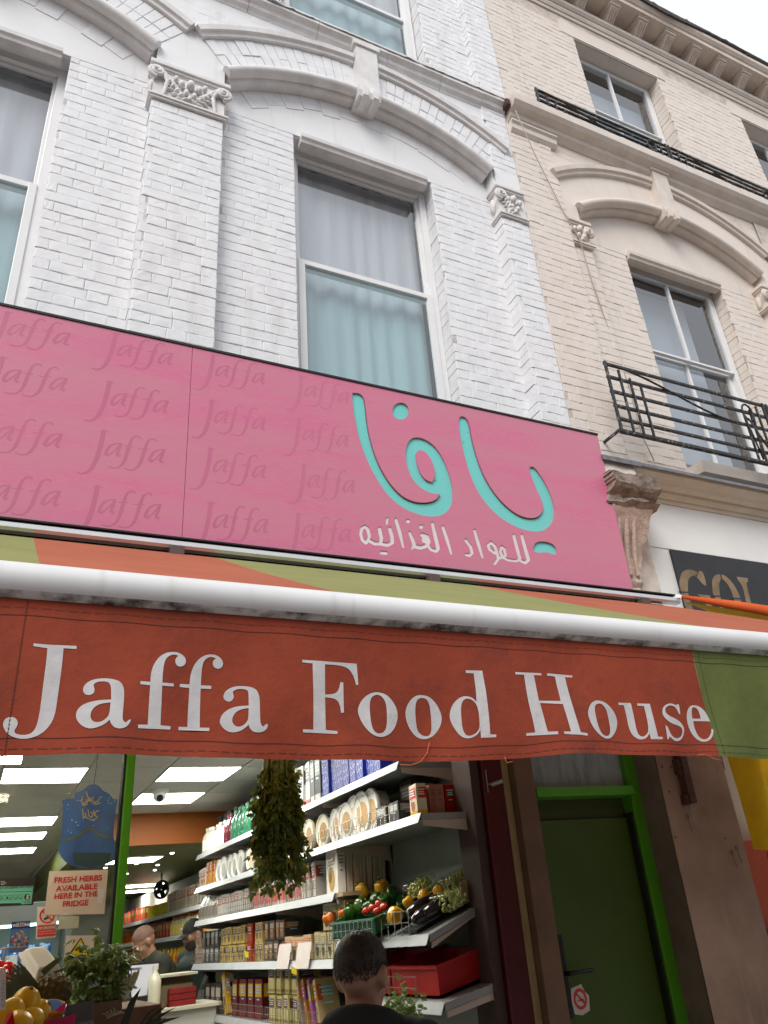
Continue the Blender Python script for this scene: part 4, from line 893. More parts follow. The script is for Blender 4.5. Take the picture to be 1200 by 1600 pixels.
# ================================================================ door bay, posts and the neighbour's front
GRN = mat('green_gloss_paint', (0.085, 0.34, 0.012), 0.4, var=.15, vscale=5, spec=.5)
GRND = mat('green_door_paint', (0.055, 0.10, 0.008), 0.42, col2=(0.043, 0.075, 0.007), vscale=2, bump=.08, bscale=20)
BROWN = mat('brown_painted_post', (0.175, 0.10, 0.06), 0.75, col2=(0.12, 0.07, 0.042), vscale=5, bump=.4, bscale=30, speck=(12, (.30, .2, .16), .68, .8))
OLDCREAM = mat('old_cream_paint', (0.42, 0.33, 0.17), 0.7, col2=(0.30, 0.22, 0.11), vscale=6, bump=.3, stretch=(3, 3, 1))
DRED = mat('dark_red_gloss', (0.085, 0.006, 0.008), 0.3, var=.3, vscale=6)
DBRN = mat('dark_brown_post', (0.06, 0.032, 0.026), 0.7, var=.3, vscale=8, bump=.3)
FROST = mat('grimy_fanlight_glass', (0.36, 0.42, 0.43), 0.35, col2=(0.20, 0.24, 0.25), vscale=8, stretch=(3, 3, .7), speck=(60, (.5, .55, .56), .6, .72))
PIL = mat('stained_plaster_pier', (0.37, 0.24, 0.165), 0.85, col2=(0.23, 0.145, 0.10), vscale=3.2, bump=.45, bscale=26, speck=(13, (.17, .11, .09), .62, .78), streak=((14, 14, 1.4), (.36, .25, .205), .58, .75))
dr = thing('green_door', (2.95, .1, 0), 'plain dark green door with black lever handle, under a green fanlight frame', 'door')
DX0, DX1, DZ = 2.60, 3.245, 2.068
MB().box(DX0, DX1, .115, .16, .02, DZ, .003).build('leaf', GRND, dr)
f = MB(); f.box(2.565, 2.618 - .0205, .06, .17, 0, 2.42); f.box(3.262, 3.345, .06, .17, 0, 2.42, .004)
f.build('frame', GRN, dr)
MB().box(3.2465, 3.262, .075, .17, 0, 2.09).build('door_stop', mat('dark_gap', (.012, .016, .008), .8), dr)
MB().box(2.598, 3.262, .02, .17, 2.175, 2.222, .004).build('transom', GRN, dr)
MB().box(2.598, 3.262, .14, .17, 2.07, 2.175).build('head_panel', mat('dark_olive_panel', (.05, .06, .012), .6), dr)
MB().box(2.598, 3.262, .10, .108, 2.222, 2.60).build('fanlight', FROST, dr)
BLK = mat('black_handle', (.015, .015, .016), .35)
h = MB(); h.box(2.650, 2.676, .10, .116, 1.19, 1.545, .004); hp = h.build('handle_plate', BLK, dr)
h = MB(); h.tube([(2.663, .10, 1.375), (2.663, .06, 1.375), (2.71, .055, 1.377), (2.79, .055, 1.377)], [.012, .011, .009, .009], 8); h.build('lever', BLK, hp, smooth=50)
# no-smoking style round sticker on the door
STW = mat('sticker_white', (.62, .55, .53), .6, var=.1, vscale=20); STR = mat('sticker_red', (.62, .05, .035), .6)
s = thing('door_sticker', (2.735, .11, 1.20), 'torn white sticker with red circle on the green door', 'sticker')
s2 = MB(); P = [(2.69, 1.31), (2.755, 1.322), (2.768, 1.29), (2.79, 1.27), (2.782, 1.21), (2.735, 1.195), (2.69, 1.205), (2.682, 1.26)]
s2.poly([(x, .1135, z) for x, z in P]); s2.build('paper', STW, s, fix=False)
s2 = MB(); c = (2.735, 1.262)
glyph_mesh(s2, [[(c[0] + .04 * math.cos(t), c[1] + .044 * math.sin(t)) for t in [2*math.pi*k/24 for k in range(24)]]] , [[(c[0] + .027 * math.cos(t), c[1] + .03 * math.sin(t)) for t in [2*math.pi*k/24 for k in range(24)]]], lambda p: (p[0], .1122, p[1]))
for P in stroke([(2.715, 1.285), (2.755, 1.245)], .009) + stroke([(2.72, 1.255), (2.752, 1.258)], .006): s2.poly([(x, .1118, z) for x, z in P])
s2.build('red_mark', STR, s, fix=False)
# posts left of the door
MB().box(2.442, 2.558, -.03, .2, 0, 2.62, .004).build('brown_post', BROWN, label='wide brown painted post left of the green door', cat='post')
MB().box(2.398, 2.44, .02, .2, 0, 2.62, .004).build('cream_post', OLDCREAM, label='narrow old cream painted strip between red and brown posts', cat='post')
rp = thing('red_post', (2.32, .06, 0), 'dark red gloss post with a bolt beside the shelves', 'post')
MB().box(2.275, 2.392, .01, .2, 0, 2.62, .006).build('post', DRED, rp); MB().box(2.262, 2.274, .0, .2, 0, 2.62, .003).build('bead', DRED, rp)
b = MB(); b.tube([(2.31, -.01, 2.235), (2.345, -.055, 2.245)], .011, 10); b.box(2.285, 2.29, -.002, .012, 2.2, 2.31); b.tube([(2.30, .01, 2.24), (2.325, -.03, 2.241)], .005, 6); b.build('bolt', mat('dull_zinc', (.42, .40, .38), .4, metal=.7), rp, smooth=50)
MB().box(2.205, 2.258, .02, .2, 0, 2.62, .003).build('slotted_upright', DBRN, label='dark brown slotted upright at the front end of the shelves', cat='post')
# plastered pier right of the door
pr = thing('plaster_pier', (3.6, 0, 0), 'stained pinkish plaster pier right of the green door, with hooks', 'pier')
def pf(u, v):
    x, z = 3.332 + .508 * u, 2.75 * v; n = mnoise.noise(Vector((x * 4, z * 4, 2))) * .004; return (x, -.12 + n, z)
m = MB(); m.grid(pf, 14, 40); m.build('face', PIL, pr, smooth=True)
MB().box(3.333, 3.839, -.112, .3, 0, 2.75).build('core', mat('pier_side_plaster', (.20, .155, .115), .9, col2=(.13, .095, .07), vscale=4, bump=.3), pr)
MB().box(3.346, 3.40, .0, .3, 0, 2.62).build('dark_reveal', mat('dark_reveal', (.07, .05, .035), .8, var=.3, vscale=5), pr)
m = MB(); m.box(3.468, 3.515, -.175, -.115, 2.095, 2.6, .003); m.box(3.45, 3.47, -.16, -.115, 2.25, 2.33, .003); m.box(3.45, 3.47, -.16, -.115, 2.09, 2.14, .003); m.build('bracket', RUST, pr)
HOOK = mat('dark_wire', (.05, .04, .035), .5, metal=.5); zoff = -.125
for (px, py) in ((1073, 1276), (1150, 1325), (1142, 1332)):
    p = atY(px, py, -.125); m = MB(); m.tube([(p.x + .009 * math.cos(a), p.y - .006, p.z + .010 * math.sin(a)) for a in [2*math.pi*i/12 for i in range(12)]], .002, 5, closed=True)
    q = p + Vector((.018, 0, -.075)); m.tube([p + Vector((0, -.005, -.01)), p + Vector((.006, -.004, -.04)), q], .0014, 4); m.build('hook', HOOK, pr, smooth=True)
for (px, py) in ((1035, 1198), (1049, 1198), (1046, 1237), (1056, 1308), (1133, 1310)):
    p = atY(px, py, -.1265); MB().ball(p, (.005, .003, .005), 8, 6).build('screw_hole', BLK, pr)
# ================================================================ the neighbour: dark name board and folded fabric
CHAR = mat('charcoal_board', (.030, .032, .036), .55, col2=(.022, .023, .026), vscale=4, speck=(26, (.2, .18, .17), .70, .78), bump=.2, bscale=30)
GOLDP = mat('worn_gold_letters', (.27, .19, .115), .6, col2=(.17, .115, .07), vscale=9, speck=(18, (.06, .055, .055), .60, .72))
nb_ = thing('name_board', (4.8, -.07, 3.1), 'charcoal name board with worn gold letters on the white fascia', 'sign')
MB().box(3.917, 6.2, -.078, -.062, 3.0, 3.712, .002).build('board', CHAR, nb_)
g3 = lambda p: (lambda q_: (q_.x, q_.y, q_.z))(atY(p[0], p[1], -.0795))
GG = [([[(470,415),(430,395),(375,320),(330,295),(290,310),(262,350),(262,480),(268,510),(300,650),(360,740),(430,760),(490,740),(480,670),(455,590),(372,512),(522,530),(560,720),(590,830),(430,840),(330,800),(240,690),(185,500),(160,400),(165,330),(190,255),(250,222),(320,228),(380,265),(395,240),(430,245),(460,320),(478,415)]], []),
      ([[(545,400),(545,340),(575,290),(640,278),(700,295),(770,360),(830,450),(880,560),(905,680),(900,760),(870,805),(800,800),(730,770),(660,700),(590,590),(550,490)]], [[(625,380),(650,330),(690,350),(750,430),(790,530),(820,640),(830,740),(790,760),(720,740),(690,700),(650,580),(630,480)]]),
      ([[(832,308),(962,325),(968,370),(945,375),(970,500),(1010,640),(1040,770),(1190,795),(1200,900),(1010,870),(975,740),(940,600),(915,470),(890,400),(840,340)]], [])]
for outs, hs in GG:
    m = MB(); glyph_mesh(m, [smooth_poly(T(0, 1040, 860, 7.5, p), 1) for p in outs], [smooth_poly(T(0, 1040, 860, 7.5, p), 1) for p in hs], g3); m.build('letter', GOLDP, nb_, fix=False)
m = MB()
for P in ([(150, 478), (275, 484), (275, 500), (150, 496)], [(545, 524), (645, 530), (645, 545), (545, 541)], [(775, 552), (885, 560), (885, 576), (775, 568)], [(636, 280), (648, 280), (668, 345), (655, 345)], [(372, 262), (384, 268), (366, 312), (356, 300)]): m.poly([(lambda q_: (q_.x, q_.y, q_.z))(atY(1040 + x / 7.5, 860 + y / 7.5, -.0805)) for x, y in P])
m.build('stencil_gap', CHAR, nb_, kind='stuff', fix=False)
OFAB = mat('bright_orange_fabric', (.62, .115, .03), .8, var=.2, vscale=6, bump=.3, bscale=30, spec=.15); YFAB = mat('yellow_canvas', (.76, .48, .018), .85, col2=(.64, .38, .014), vscale=8, bump=.3, bscale=60, spec=.15)
na = thing('neighbour_awning', (4.3, -.6, 2.0), 'folded orange and yellow awning of the neighbouring shop', 'awning')
p0, p1 = atY(1052, 937, -.42), atY(1062, 940, -.5); m = MB(); a = Vector((3.60, -.36, 3.235)); b = Vector((4.02, -1.15, 2.80))
m.tube([a, a.lerp(b, .3), a.lerp(b, .7), b], [.010, .026, .034, .032], 10); m.build('roller_edge', OFAB, na, smooth=True)
MB().bar((3.54, -.30, 3.262), a, .012, .02).build('arm', ALU, na)
m = MB(); m.grid(lambda u, v: (a.x + (b.x - a.x) * u + .9 * v, a.y + (b.y - a.y) * u + .1 * v, a.z - .03 + (b.z - a.z) * u - .05 * math.sin(v * 3.1)), 10, 10); m.build('canopy', YFAB, na, smooth=True)
# yellow side flap hanging under it, with a snap hook
m = MB()
def fl(u, v):
    x = 3.575 + .48 * u; z = 2.36 - .53 * v - .06 * math.sin(u * 2.2) * v; return (x - .0 * math.sin(v * 2.5), -.40 - .10 * math.sin(min(1, u * 2.6) * 3.14) - .05 * math.sin(u * 9) - .02 * math.sin(u * 17 + v * 2), z)
m.grid(fl, 40, 24); fo = m.build('side_flap', YFAB, na, smooth=True)
mm = MB(); c = Vector(fl(.06, 1)); mm.tube([c + Vector((.011 * math.cos(t), -.005, -.035 + .026 * math.sin(t))) for t in [2*math.pi*i/14 for i in range(14)]], .0028, 5, closed=True); mm.build('snap_hook', HOOK, na, smooth=True)
ms = thing('neighbour_stall', (4.3, .1, 0), 'red boarded shopfront at the right edge, beyond the plaster pier', 'shopfront')
MB().box(3.845, 5.2, .02, .12, 1.72, 2.75).build('wall', mat('beige_side_wall', (.46, .37, .28), .8, var=.2, vscale=3), ms)
MB().box(3.845, 5.2, -.06, .10, 1.42, 1.90, .006).build('red_board', mat('red_orange_board', (.46, .06, .010), .6, var=.15, vscale=3), ms)
MB().box(3.85, 5.2, -.10, .1, 1.36, 1.47, .01).build('rail', DRED, ms); MB().box(3.845, 5.2, .1, .2, 0, 1.36).build('lower_panel', DBRN, ms)
MB().box(3.83, 3.87, -.10, -.04, 2.28, 2.40, .004).build('hinge', SHADE, ms)
# ================================================================ inside the shop
CEIL = mat('ceiling_tile', (.50, .50, .46), .8, var=.08, vscale=2); GRIDM = mat('ceiling_grid', (.36, .36, .33), .6)
FLOOR = mat('shop_floor', (.28, .26, .23), .4, var=.2, vscale=2); INW = mat('shop_wall', (.36, .38, .33), .7, var=.1, vscale=2)
GREENW = mat('shop_green_paint', (.13, .16, .03), .5, var=.1, vscale=1.5); ORW = mat('shop_orange_paint', (.42, .12, .015), .5, var=.1, vscale=1.5)
CZ_ = 2.85; SXL, SXR, SYB = -2.6, 2.36, 14.0
MB().box(SXL, SXR + 1.5, .21, SYB, -.02, .012).build('shop_floor', FLOOR, kind='structure')
MB().box(SXL, .95, 5.2, SYB, CZ_, CZ_ + .08).build('shop_ceiling_left', GRIDM, kind='structure')
MB().box(.95, 1.0, 5.2, SYB, 2.561, CZ_ - .001).build('bulkhead_side', GREENW, kind='structure')
ce = MB().box(SXL, SXR, .12, 5.199, CZ_, CZ_ + .08).build('shop_ceiling', GRIDM, kind='structure')
MB().box(1.001, SXR + 1.5, 5.2, SYB, 2.56, 2.62).build('shop_rear_ceiling', GREENW, kind='structure')
MB().box(.95, SXR, 5.12, 5.198, 2.561, CZ_ - .001).build('orange_bulkhead', ORW, label='orange painted bulkhead across the shop ceiling', cat='bulkhead')
MB().box(SXL - .1, SXL, .12, SYB, 0, CZ_ + .08).build('shop_wall_left', INW, kind='structure')
MB().box(SXR + 1.5, SXR + 1.58, 4.9, SYB, 0, 2.6).build('shop_rear_wall_right', INW, kind='structure')
MB().box(SXR, SXR + 1.5, 4.9, 4.98, 0, CZ_).build('shop_return_wall', INW, kind='structure')
MB().box(SXR, SXR + .08, .20, 4.9, 0, CZ_ + .08).build('shop_wall_right', INW, kind='structure')
MB().box(SXL, SXR + 1.5, SYB, SYB + .1, 0, CZ_).build('shop_wall_back', INW, kind='structure')
MB().box(SXL, 2.2, -.05, .11, 2.62, 3.25).build('shopfront_lintel', SHADE, wb)
MB().box(-3.2, SXL, -.05, .2, 0, 3.25).build('shopfront_pier', BROWN, wb)
LIGHT = mat('lit_panel', (1.0, .98, .86), .5, emit=13.0)
tile = MB(); tile.box(-.292, .292, -.292, .292, -.006, .0, .002); tile_me = tile.mesh('ceiling_tile', CEIL)
lx = [(.40, 3.02), (1.515, 3.02), (1.515, 4.17), (.44, 4.72)]
LG = [(.40, 3.02, 'nearest ceiling light panel behind the window pane, upper left'), (1.515, 3.02, 'nearest square ceiling light right of the green post'), (1.515, 4.18, 'second square ceiling light, just behind the dome camera'),
      (.40, 4.18, 'second ceiling light panel behind the shop window'), (.44, 5.0, 'ceiling light strip seen behind the window, third from front')]
for i in range(-4, 4):
    for j in range(15):
        x, y = 1.515 + i * .5575 + .0, .6 + j * .585 + .095
        if abs(y - .68) < .3 and abs(x - 1.515) < .3 or abs(y - 1.85) < .3 and (abs(x - .40) < .3 or abs(x - 1.515) < .3) or abs(y - 3.02) < .3 and (abs(x - .40) < .3 or abs(x - 1.515) < .3) or abs(y - 4.19) < .3 and abs(x - 1.515) < .3 or abs(x - .4) < .3 and min(abs(y - 5.36), abs(y - 6.45), abs(y - 7.8)) < .3: continue
        if j > 7 and x > .7: continue
        o = bpy.data.objects.new('ceiling_tile', tile_me); COL.objects.link(o); o.parent = ce; o.scale = (.545 / .584, .572 / .584, 1); o.location = Vector((x, y, CZ_ - .001)) - WL[ce.name]
def lamp(x, y, z, label, w=.27, l=.29):
    t = thing('ceiling_light', (x, y, z), label, 'light', 'square ceiling light panels in the shop')
    MB().box(x - w, x + w, y - l, y + l, z - .008, z - .002).build('diffuser', LIGHT, t)
    m = MB(); e = .012
    for a, b, c, d in ((x - w - e, x + w + e, y - l - e, y - l), (x - w - e, x + w + e, y + l, y + l + e), (x - w - e, x - w, y - l, y + l), (x + w, x + w + e, y - l, y + l)): m.box(a, b, c, d, z - .012, z - .001)
    m.build('frame', GRIDM, t)
for x, y, lb in LG[:3] + [(.40, 1.85, 'unseen front ceiling light behind the window, added to light the goods'), (1.515, 1.85, 'unseen front ceiling light near the street, added to light the goods'), (1.515, .68, 'unseen ceiling light just inside the shopfront, added to light the produce')]: lamp(x, y, CZ_, lb)  # front rows continue the grid out of view, added to light the front goods
for y, lb in ((5.36, 'second ceiling light behind the window pane'), (6.45, 'third ceiling light behind the window pane'), (7.80, 'farthest ceiling light behind the window pane')): lamp(.42, y, CZ_, lb)
for x, y, lb in ((2.45, 10.6, 'small far ceiling light left of the black fan'), (2.6, 11.9, 'farthest ceiling light near the fan'), (1.6, 6.5, 'rear ceiling light over the aisle behind the shopkeepers')): lamp(x, y, 2.56, lb, .3, .3)  # the rear aisle lamp is added for more light at the back
for k in range(9):
    MB().lathe([(.02, 0), (.02, -.006), (.012, -.008)], (1.35 + .3 * (k % 3) + .1 * (k // 3), 6.0 + 1.0 * (k // 3) + .3 * (k % 2), 2.56), 10).build('spot_light', LIGHT, label='tiny round spot light in the green rear ceiling', cat='light', group='spot lights in the green rear ceiling')
t = thing('dome_camera', (1.397, 3.72, CZ_), 'white dome security camera on the shop ceiling', 'camera')
MB().lathe([(.075, 0), (.075, -.03), (.06, -.04)], (1.36, 3.72, CZ_), 20).build('base', UPVC, t, smooth=40); MB().ball((1.36, 3.71, CZ_ - .055), .055, 16, 10).build('eyeball', UPVC, t, smooth=True)
MB().lathe([(.028, 0), (.026, .012)], (1.355, 3.665, CZ_ - .08), 14, (-.1, -1, -.5)).build('lens', BLK, t, smooth=40)
t = thing('ceiling_fan', (2.2, 8.6, 2.0), 'black wall fan hanging from a rod at the back of the shop', 'fan')
c = atY(252, 1390, 8.6); m = MB(); m.tube([(c.x - .01, 8.6, 2.56), (c.x, 8.6, c.z + .1)], .012, 8); m.build('rod', GRIDM, t)
m = MB()
for k in range(3): m.tube([c + Vector((.085 * math.cos(a), -.04 + .04 * k, .105 * math.sin(a))) for a in [2*math.pi*i/18 for i in range(18)]], .012, 6, closed=True)
m.build('cage', BLK, t, smooth=True)
for k in range(4):
    a = k * math.pi / 2 + .4; m = MB(); m.obox(c + Vector((.042 * math.cos(a), 0, .05 * math.sin(a))), (.04 * math.cos(a), .01, .045 * math.sin(a)), (-.034 * math.sin(a), .02, .034 * math.cos(a)), (0, .004, 0)); m.build('blade', BLK, t)
# ---------------------------------------------------------------- shelving along the right wall
SHELF = mat('grey_shelf_metal', (.33, .345, .36), .4, metal=.3, var=.1, vscale=6); STRIP = mat('shelf_price_strip', (.34, .36, .385), .35, var=.15, vscale=9)
SBACK = mat('shelf_back_panel', (.24, .27, .25), .6, var=.15, vscale=3); WIRE = mat('chrome_wire', (.55, .55, .55), .25, metal=.9); BRK = mat('cream_bracket', (.50, .42, .37), .5, var=.1, vscale=5)
SFX = 1.95; Z1, Z2, Z3, Z4, Z5 = 2.41, 2.126, 1.853, 1.513, 1.155
fY = lambda y: (y + 3.65) * 1.053 - 3.65
sh = thing('shelving_unit', (2.15, 2.4, 0), 'long grey metal wall shelving stocked with goods along the right of the shop', 'shelving')
MB().box(2.33, 2.355, .1, 4.82, .1, 2.80).build('back_panel', SBACK, sh)
def shelf(y0, y1, z, tilt=0.0, xf=SFX, m=SHELF):
    zb = z + tilt; d = MB()
    d.add([(xf, y0, z - .03), (2.33, y0, zb - .03), (2.33, y1, zb - .03), (xf, y1, z - .03), (xf, y0, z), (2.33, y0, zb), (2.33, y1, zb), (xf, y1, z)], [(0,3,2,1),(4,5,6,7),(0,1,5,4),(1,2,6,5),(2,3,7,6),(3,0,4,7)])
    s = d.build('shelf', m, sh); y = y0
    while y < y1 - .05:
        ye = min(y + 1.16, y1); p = MB(); p.add([(xf - .002, y + .002, z + .003), (xf - .002, ye - .002, z + .003), (xf - .022, ye - .002, z - .042), (xf - .022, y + .002, z - .042), (xf - .002, y + .002, z - .03), (xf - .002, ye - .002, z - .03)], [(0, 1, 2, 3), (3, 2, 5, 4)]); p.build('price_strip', STRIP, s, fix=False); y = ye
    for yy in [y0 + .004] + [y0 + 1.16 * k for k in range(1, 5) if y0 + 1.16 * k < y1]:
        b = MB(); P = [(xf + .01, z - .031), (xf + .01, z - .055), (2.20, zb - .085), (2.33, zb - .13), (2.33, zb - .031)]
        b.add([(x, yy, q_) for x, q_ in P] + [(x, yy + .006, q_) for x, q_ in P], [tuple(range(5)), tuple(range(9, 4, -1))] + [(i, (i+1) % 5, 5 + (i+1) % 5, 5 + i) for i in range(5)]); b.build('bracket', BRK, s)
    return s
YE = 4.80
s1 = shelf(.30, YE, Z1); s2_ = shelf(.10, YE, Z2); s3 = shelf(1.28, YE, Z3); s4 = shelf(1.15, YE, Z4); s5 = shelf(1.1, YE, Z5)
sp = shelf(.12, 1.27, 1.602, .14); sr = shelf(.03, 1.1, 1.335, .07); shelf(.05, 4.8, .75); shelf(.05, 4.8, .3)
for y in (.085, 1.275, 2.44, 3.6, 4.79): MB().box(2.318, 2.342, y - .015, y + .015, 0, 2.8).build('upright', SHELF, sh)
def guard(y0, y1, z, h=.07, x=None, parent=None, n=None):
    x = x or SFX + .006; m = MB(); k = n or max(3, int((y1 - y0) / .055))
    for i in range(3): m.tube([(x, y0, z + .006 + h * i / 2), (x, y1, z + .006 + h * i / 2)], .0022, 5)
    for i in range(k + 1): yy = y0 + (y1 - y0) * i / k; m.tube([(x, yy, z), (x, yy, z + h + .006)], .0018, 4)
    m.build('wire_guard', WIRE, parent or sh)
guard(fY(.22), fY(1.5), Z2, .085, parent=s2_); guard(fY(1.35), fY(1.95), Z3, .09, parent=s3); guard(fY(2.2), fY(3.3), Z3, .09, parent=s3)
guard(fY(2.15), fY(3.25), Z4, .075, parent=s4); guard(fY(3.3), fY(4.5), Z4, .075, parent=s4); guard(fY(1.1), fY(2.1), Z4, .075, parent=s4)
guard(fY(2.4), fY(3.3), Z5, .085, parent=s5); guard(fY(3.35), fY(4.35), Z5, .085, parent=s5); guard(fY(1.4), fY(2.35), Z5, .085, parent=s5)
for y in (1.42, 1.78):
    m = MB(); a, b = fY(y), fY(y) + .25; m.add([(SFX - .004, a, Z4 + .10), (SFX - .004, b, Z4 + .10), (SFX - .03, b, Z4 - .04), (SFX - .03, a, Z4 - .04)], [(0, 1, 2, 3)]); m.build('price_card', STW, s4, fix=False)
m = MB(); m.box(SFX - .05, SFX - .02, fY(4.4), fY(4.6), Z5 - .03, Z5 + .09); m.build('price_card', STW, s5)
YTAG = mat('yellow_tag', (.75, .6, .01), .6)
for y, z in ((2.62, Z4 + .03), (1.62, Z4 - .075)): m = MB(); m.add([(SFX - .03, fY(y), z), (SFX - .03, fY(y) + .1, z + .012), (SFX - .035, fY(y) + .09, z + .05), (SFX - .035, fY(y) - .01, z + .038)], [(0, 1, 2, 3)]); m.build('yellow_price_tag', YTAG, s4, fix=False)
# ---------------------------------------------------------------- goods: templates (front towards -X, base at origin)
GM = {}
def gm(c, rough=.5, coat=0, var=.12):
    g_ = sum(c) / 3; c = tuple(max(0, min(1, g_ + (v - g_) * 1.3)) for v in c)
    k = ('goods_%02x%02x%02x' % tuple(int(max(0, min(1, v)) * 255) for v in c)) + ('g' if coat else ''); return mat(k, c, rough, var=var, vscale=14, coat=coat)
def carton(w, d, h, base, panel=None, blob=None, stripe=None, side=None):
    """box: w along Y, d along X, h tall; printed panel, picture blob and stripe on the front"""
    r = MB(); r.box(0, d, -w/2, w/2, 0, h, .0022); m = [gm(base)]; root = bpy.data.objects.new('carton', r.mesh('carton', m[0])); COL.objects.link(root); WL[root.name] = Vector((0, 0, 0))
    def pnl(nm, y0, y1, z0, z1, c, x=-.0012):
        q_ = MB(); q_.poly([(x, y0, z0), (x, y1, z0), (x, y1, z1), (x, y0, z1)]); q_.poly([(y0 + w/2 + .002, -w/2 - .0012, z0), (min(d, y1 + w/2), -w/2 - .0012, z0), (min(d, y1 + w/2), -w/2 - .0012, z1), (y0 + w/2 + .002, -w/2 - .0012, z1)]); link(nm, q_.mesh(nm, gm(c), fix=False), root)
    if panel: pnl('printed_panel', -w*.42, w*.42, h*.55, h*.88, panel)
    lc = (panel and tuple(min(1, .85 - v) if max(panel) > .3 else .6 + .2 * v for v in panel)) or tuple(v * .5 for v in base)
    q_ = MB()
    for z_, k_ in ((.79, .34), (.71, .26), (.64, .30), (.47, .2)): q_.poly([(-.0022, -w*k_, h*z_), (-.0022, w*k_, h*z_), (-.0022, w*k_, h*(z_ + .035)), (-.0022, -w*k_, h*(z_ + .035))]); q_.poly([(d*.5 - d*k_, -w/2 - .0022, h*z_), (d*.5 + d*k_, -w/2 - .0022, h*z_), (d*.5 + d*k_, -w/2 - .0022, h*(z_ + .035)), (d*.5 - d*k_, -w/2 - .0022, h*(z_ + .035))])
    link('printed_lines', q_.mesh('printed_lines', gm(lc), fix=False), root)
    if stripe: pnl('printed_stripe', -w*.48, w*.48, h*.06, h*.16, stripe, -.0014)
    if blob:
        q_ = MB(); rr = min(w, h) * .28
        for cz, s in ((h*.33, 1), (h*.42, .7)): q_.poly([(-.0018, rr*s*math.cos(a) + (1 - s)*w*.4, cz + rr*s*math.sin(a)) for a in [2*math.pi*i/12 for i in range(12)]])
        link('printed_picture', q_.mesh('printed_picture', gm(blob), fix=False), root)
    return root
def bottle(r_, h, body, cap_, lab=None):
    m = MB(); m.lathe([(r_*.9, 0), (r_, .01), (r_, h*.62), (r_*.85, h*.72), (r_*.38, h*.84), (r_*.36, h*.9)], (r_, 0, 0), 14); root = bpy.data.objects.new('bottle', m.mesh('bottle', gm(body, .25, 1), smooth=50)); COL.objects.link(root); WL[root.name] = Vector((0, 0, 0))
    m = MB(); m.lathe([(r_*.45, h*.89), (r_*.45, h), (r_*.4, h*1.0)], (r_, 0, 0), 12); link('cap', m.mesh('cap', gm(cap_), smooth=50), root)
    if lab: m = MB(); m.lathe([(r_*1.015, h*.15), (r_*1.015, h*.55)], (r_, 0, 0), 14); link('label', m.mesh('label', gm(lab), smooth=50), root)
    return root
def tub(r_, h, body, lid, pic=None):
    """round tub lying on its side, lid towards -X"""
    m = MB(); m.lathe([(r_*.86, 0), (r_*.95, -h)], (h, 0, r_), 22, (1, 0, 0)); root = bpy.data.objects.new('food_tub', m.mesh('food_tub', gm(body, .35), smooth=50)); COL.objects.link(root); WL[root.name] = Vector((0, 0, 0))
    m = MB(); m.lathe([(r_*1.0, .006), (r_*1.02, -.004), (r_*1.0, -.014), (r_*.93, -.014), (r_*.9, -.008), (.01, -.008)], (0, 0, r_), 24, (1, 0, 0)); link('lid', m.mesh('lid', gm(lid, .35), smooth=50), root)
    if pic: m = MB(); m.lathe([(r_*.6, -.010), (.004, -.0105)], (0, -r_*.1, r_*.9), 18, (1, 0, 0)); link('printed_picture', m.mesh('printed_picture', gm(pic)), root)
    return root
def bag(w, d, h, c, c2):
    m = MB()
    def fn(u, v):
        a = 2*math.pi*u; t = (1 - v**3); return (d/2 + d/2*math.cos(a)*max(.05, t), w/2*math.sin(a)*(1 - .15*v), h*v + .01*math.sin(a*3)*v)
    m.grid(fn, 14, 8); root = bpy.data.objects.new('food_bag', m.mesh('food_bag', gm(c, .3, 1), smooth=True)); COL.objects.link(root); WL[root.name] = Vector((0, 0, 0))
    m = MB(); m.grid(lambda u, v: (d/2 - d*.52*math.cos((u-.5)*2)*(1 - (.15 + v*.45)**3), w*.5*math.sin((u-.5)*2)*(1 - .1*v), h*(.15 + v*.45)), 6, 4); link('label', m.mesh('label', gm(c2, .4), smooth=True), root)
    return root
def tin(r_, h, c, c2):
    m = MB(); m.lathe([(r_, 0), (r_*1.02, .004), (r_*.99, .01), (r_*.99, h - .01), (r_*1.02, h - .004), (r_, h), (r_*.9, h - .003), (.005, h - .004)], (r_, 0, 0), 18); root = bpy.data.objects.new('tin', m.mesh('tin', gm(c, .3), smooth=50)); COL.objects.link(root); WL[root.name] = Vector((0, 0, 0))
    m = MB(); m.lathe([(r_*1.0, h*.3), (r_*1.0, h*.75)], (r_, 0, 0), 18); link('label', m.mesh('label', gm(c2), smooth=50), root); return root
ORD = ['first', 'second', 'third', 'fourth', 'fifth', 'sixth', 'seventh', 'eighth', 'ninth']
def put(tmpl, spots, label, cat, group, first=[None]):
    """place copies; the template itself goes to the first spot"""
    for i, (x, y, z, rz) in enumerate(spots):
        o = tmpl if i == 0 else copy_tree(tmpl)
        o.location = (x, y, z); o.rotation_euler = (0, 0, rz); k_ = rnd.uniform(.93, 1.0) if len(spots) > 2 else 1.0; o.scale = (1, rnd.uniform(.94, 1.0) if len(spots) > 2 else 1, k_); o['label'] = label if len(spots) == 1 or len(spots) > 9 or len(label.split()) > 12 else label + f', {ORD[i]} from the back'; o['category'] = cat
        if len(spots) > 1: o['group'] = group
def row(tmpl, y0, y1, n, z, label, cat, group, x=1.985, jit=.006, rows=1, dx=.09, lift=0, h=0):
    sp_ = []
    for r_ in range(rows):
        for i in range(n): sp_.append((x + rnd.uniform(0, jit * 3) + dx * 0, y0 + (y1 - y0) * (i + .5) / n, z + r_ * h + .001, rnd.uniform(-.09, .09)))
    put(tmpl, sp_, label, cat, group)
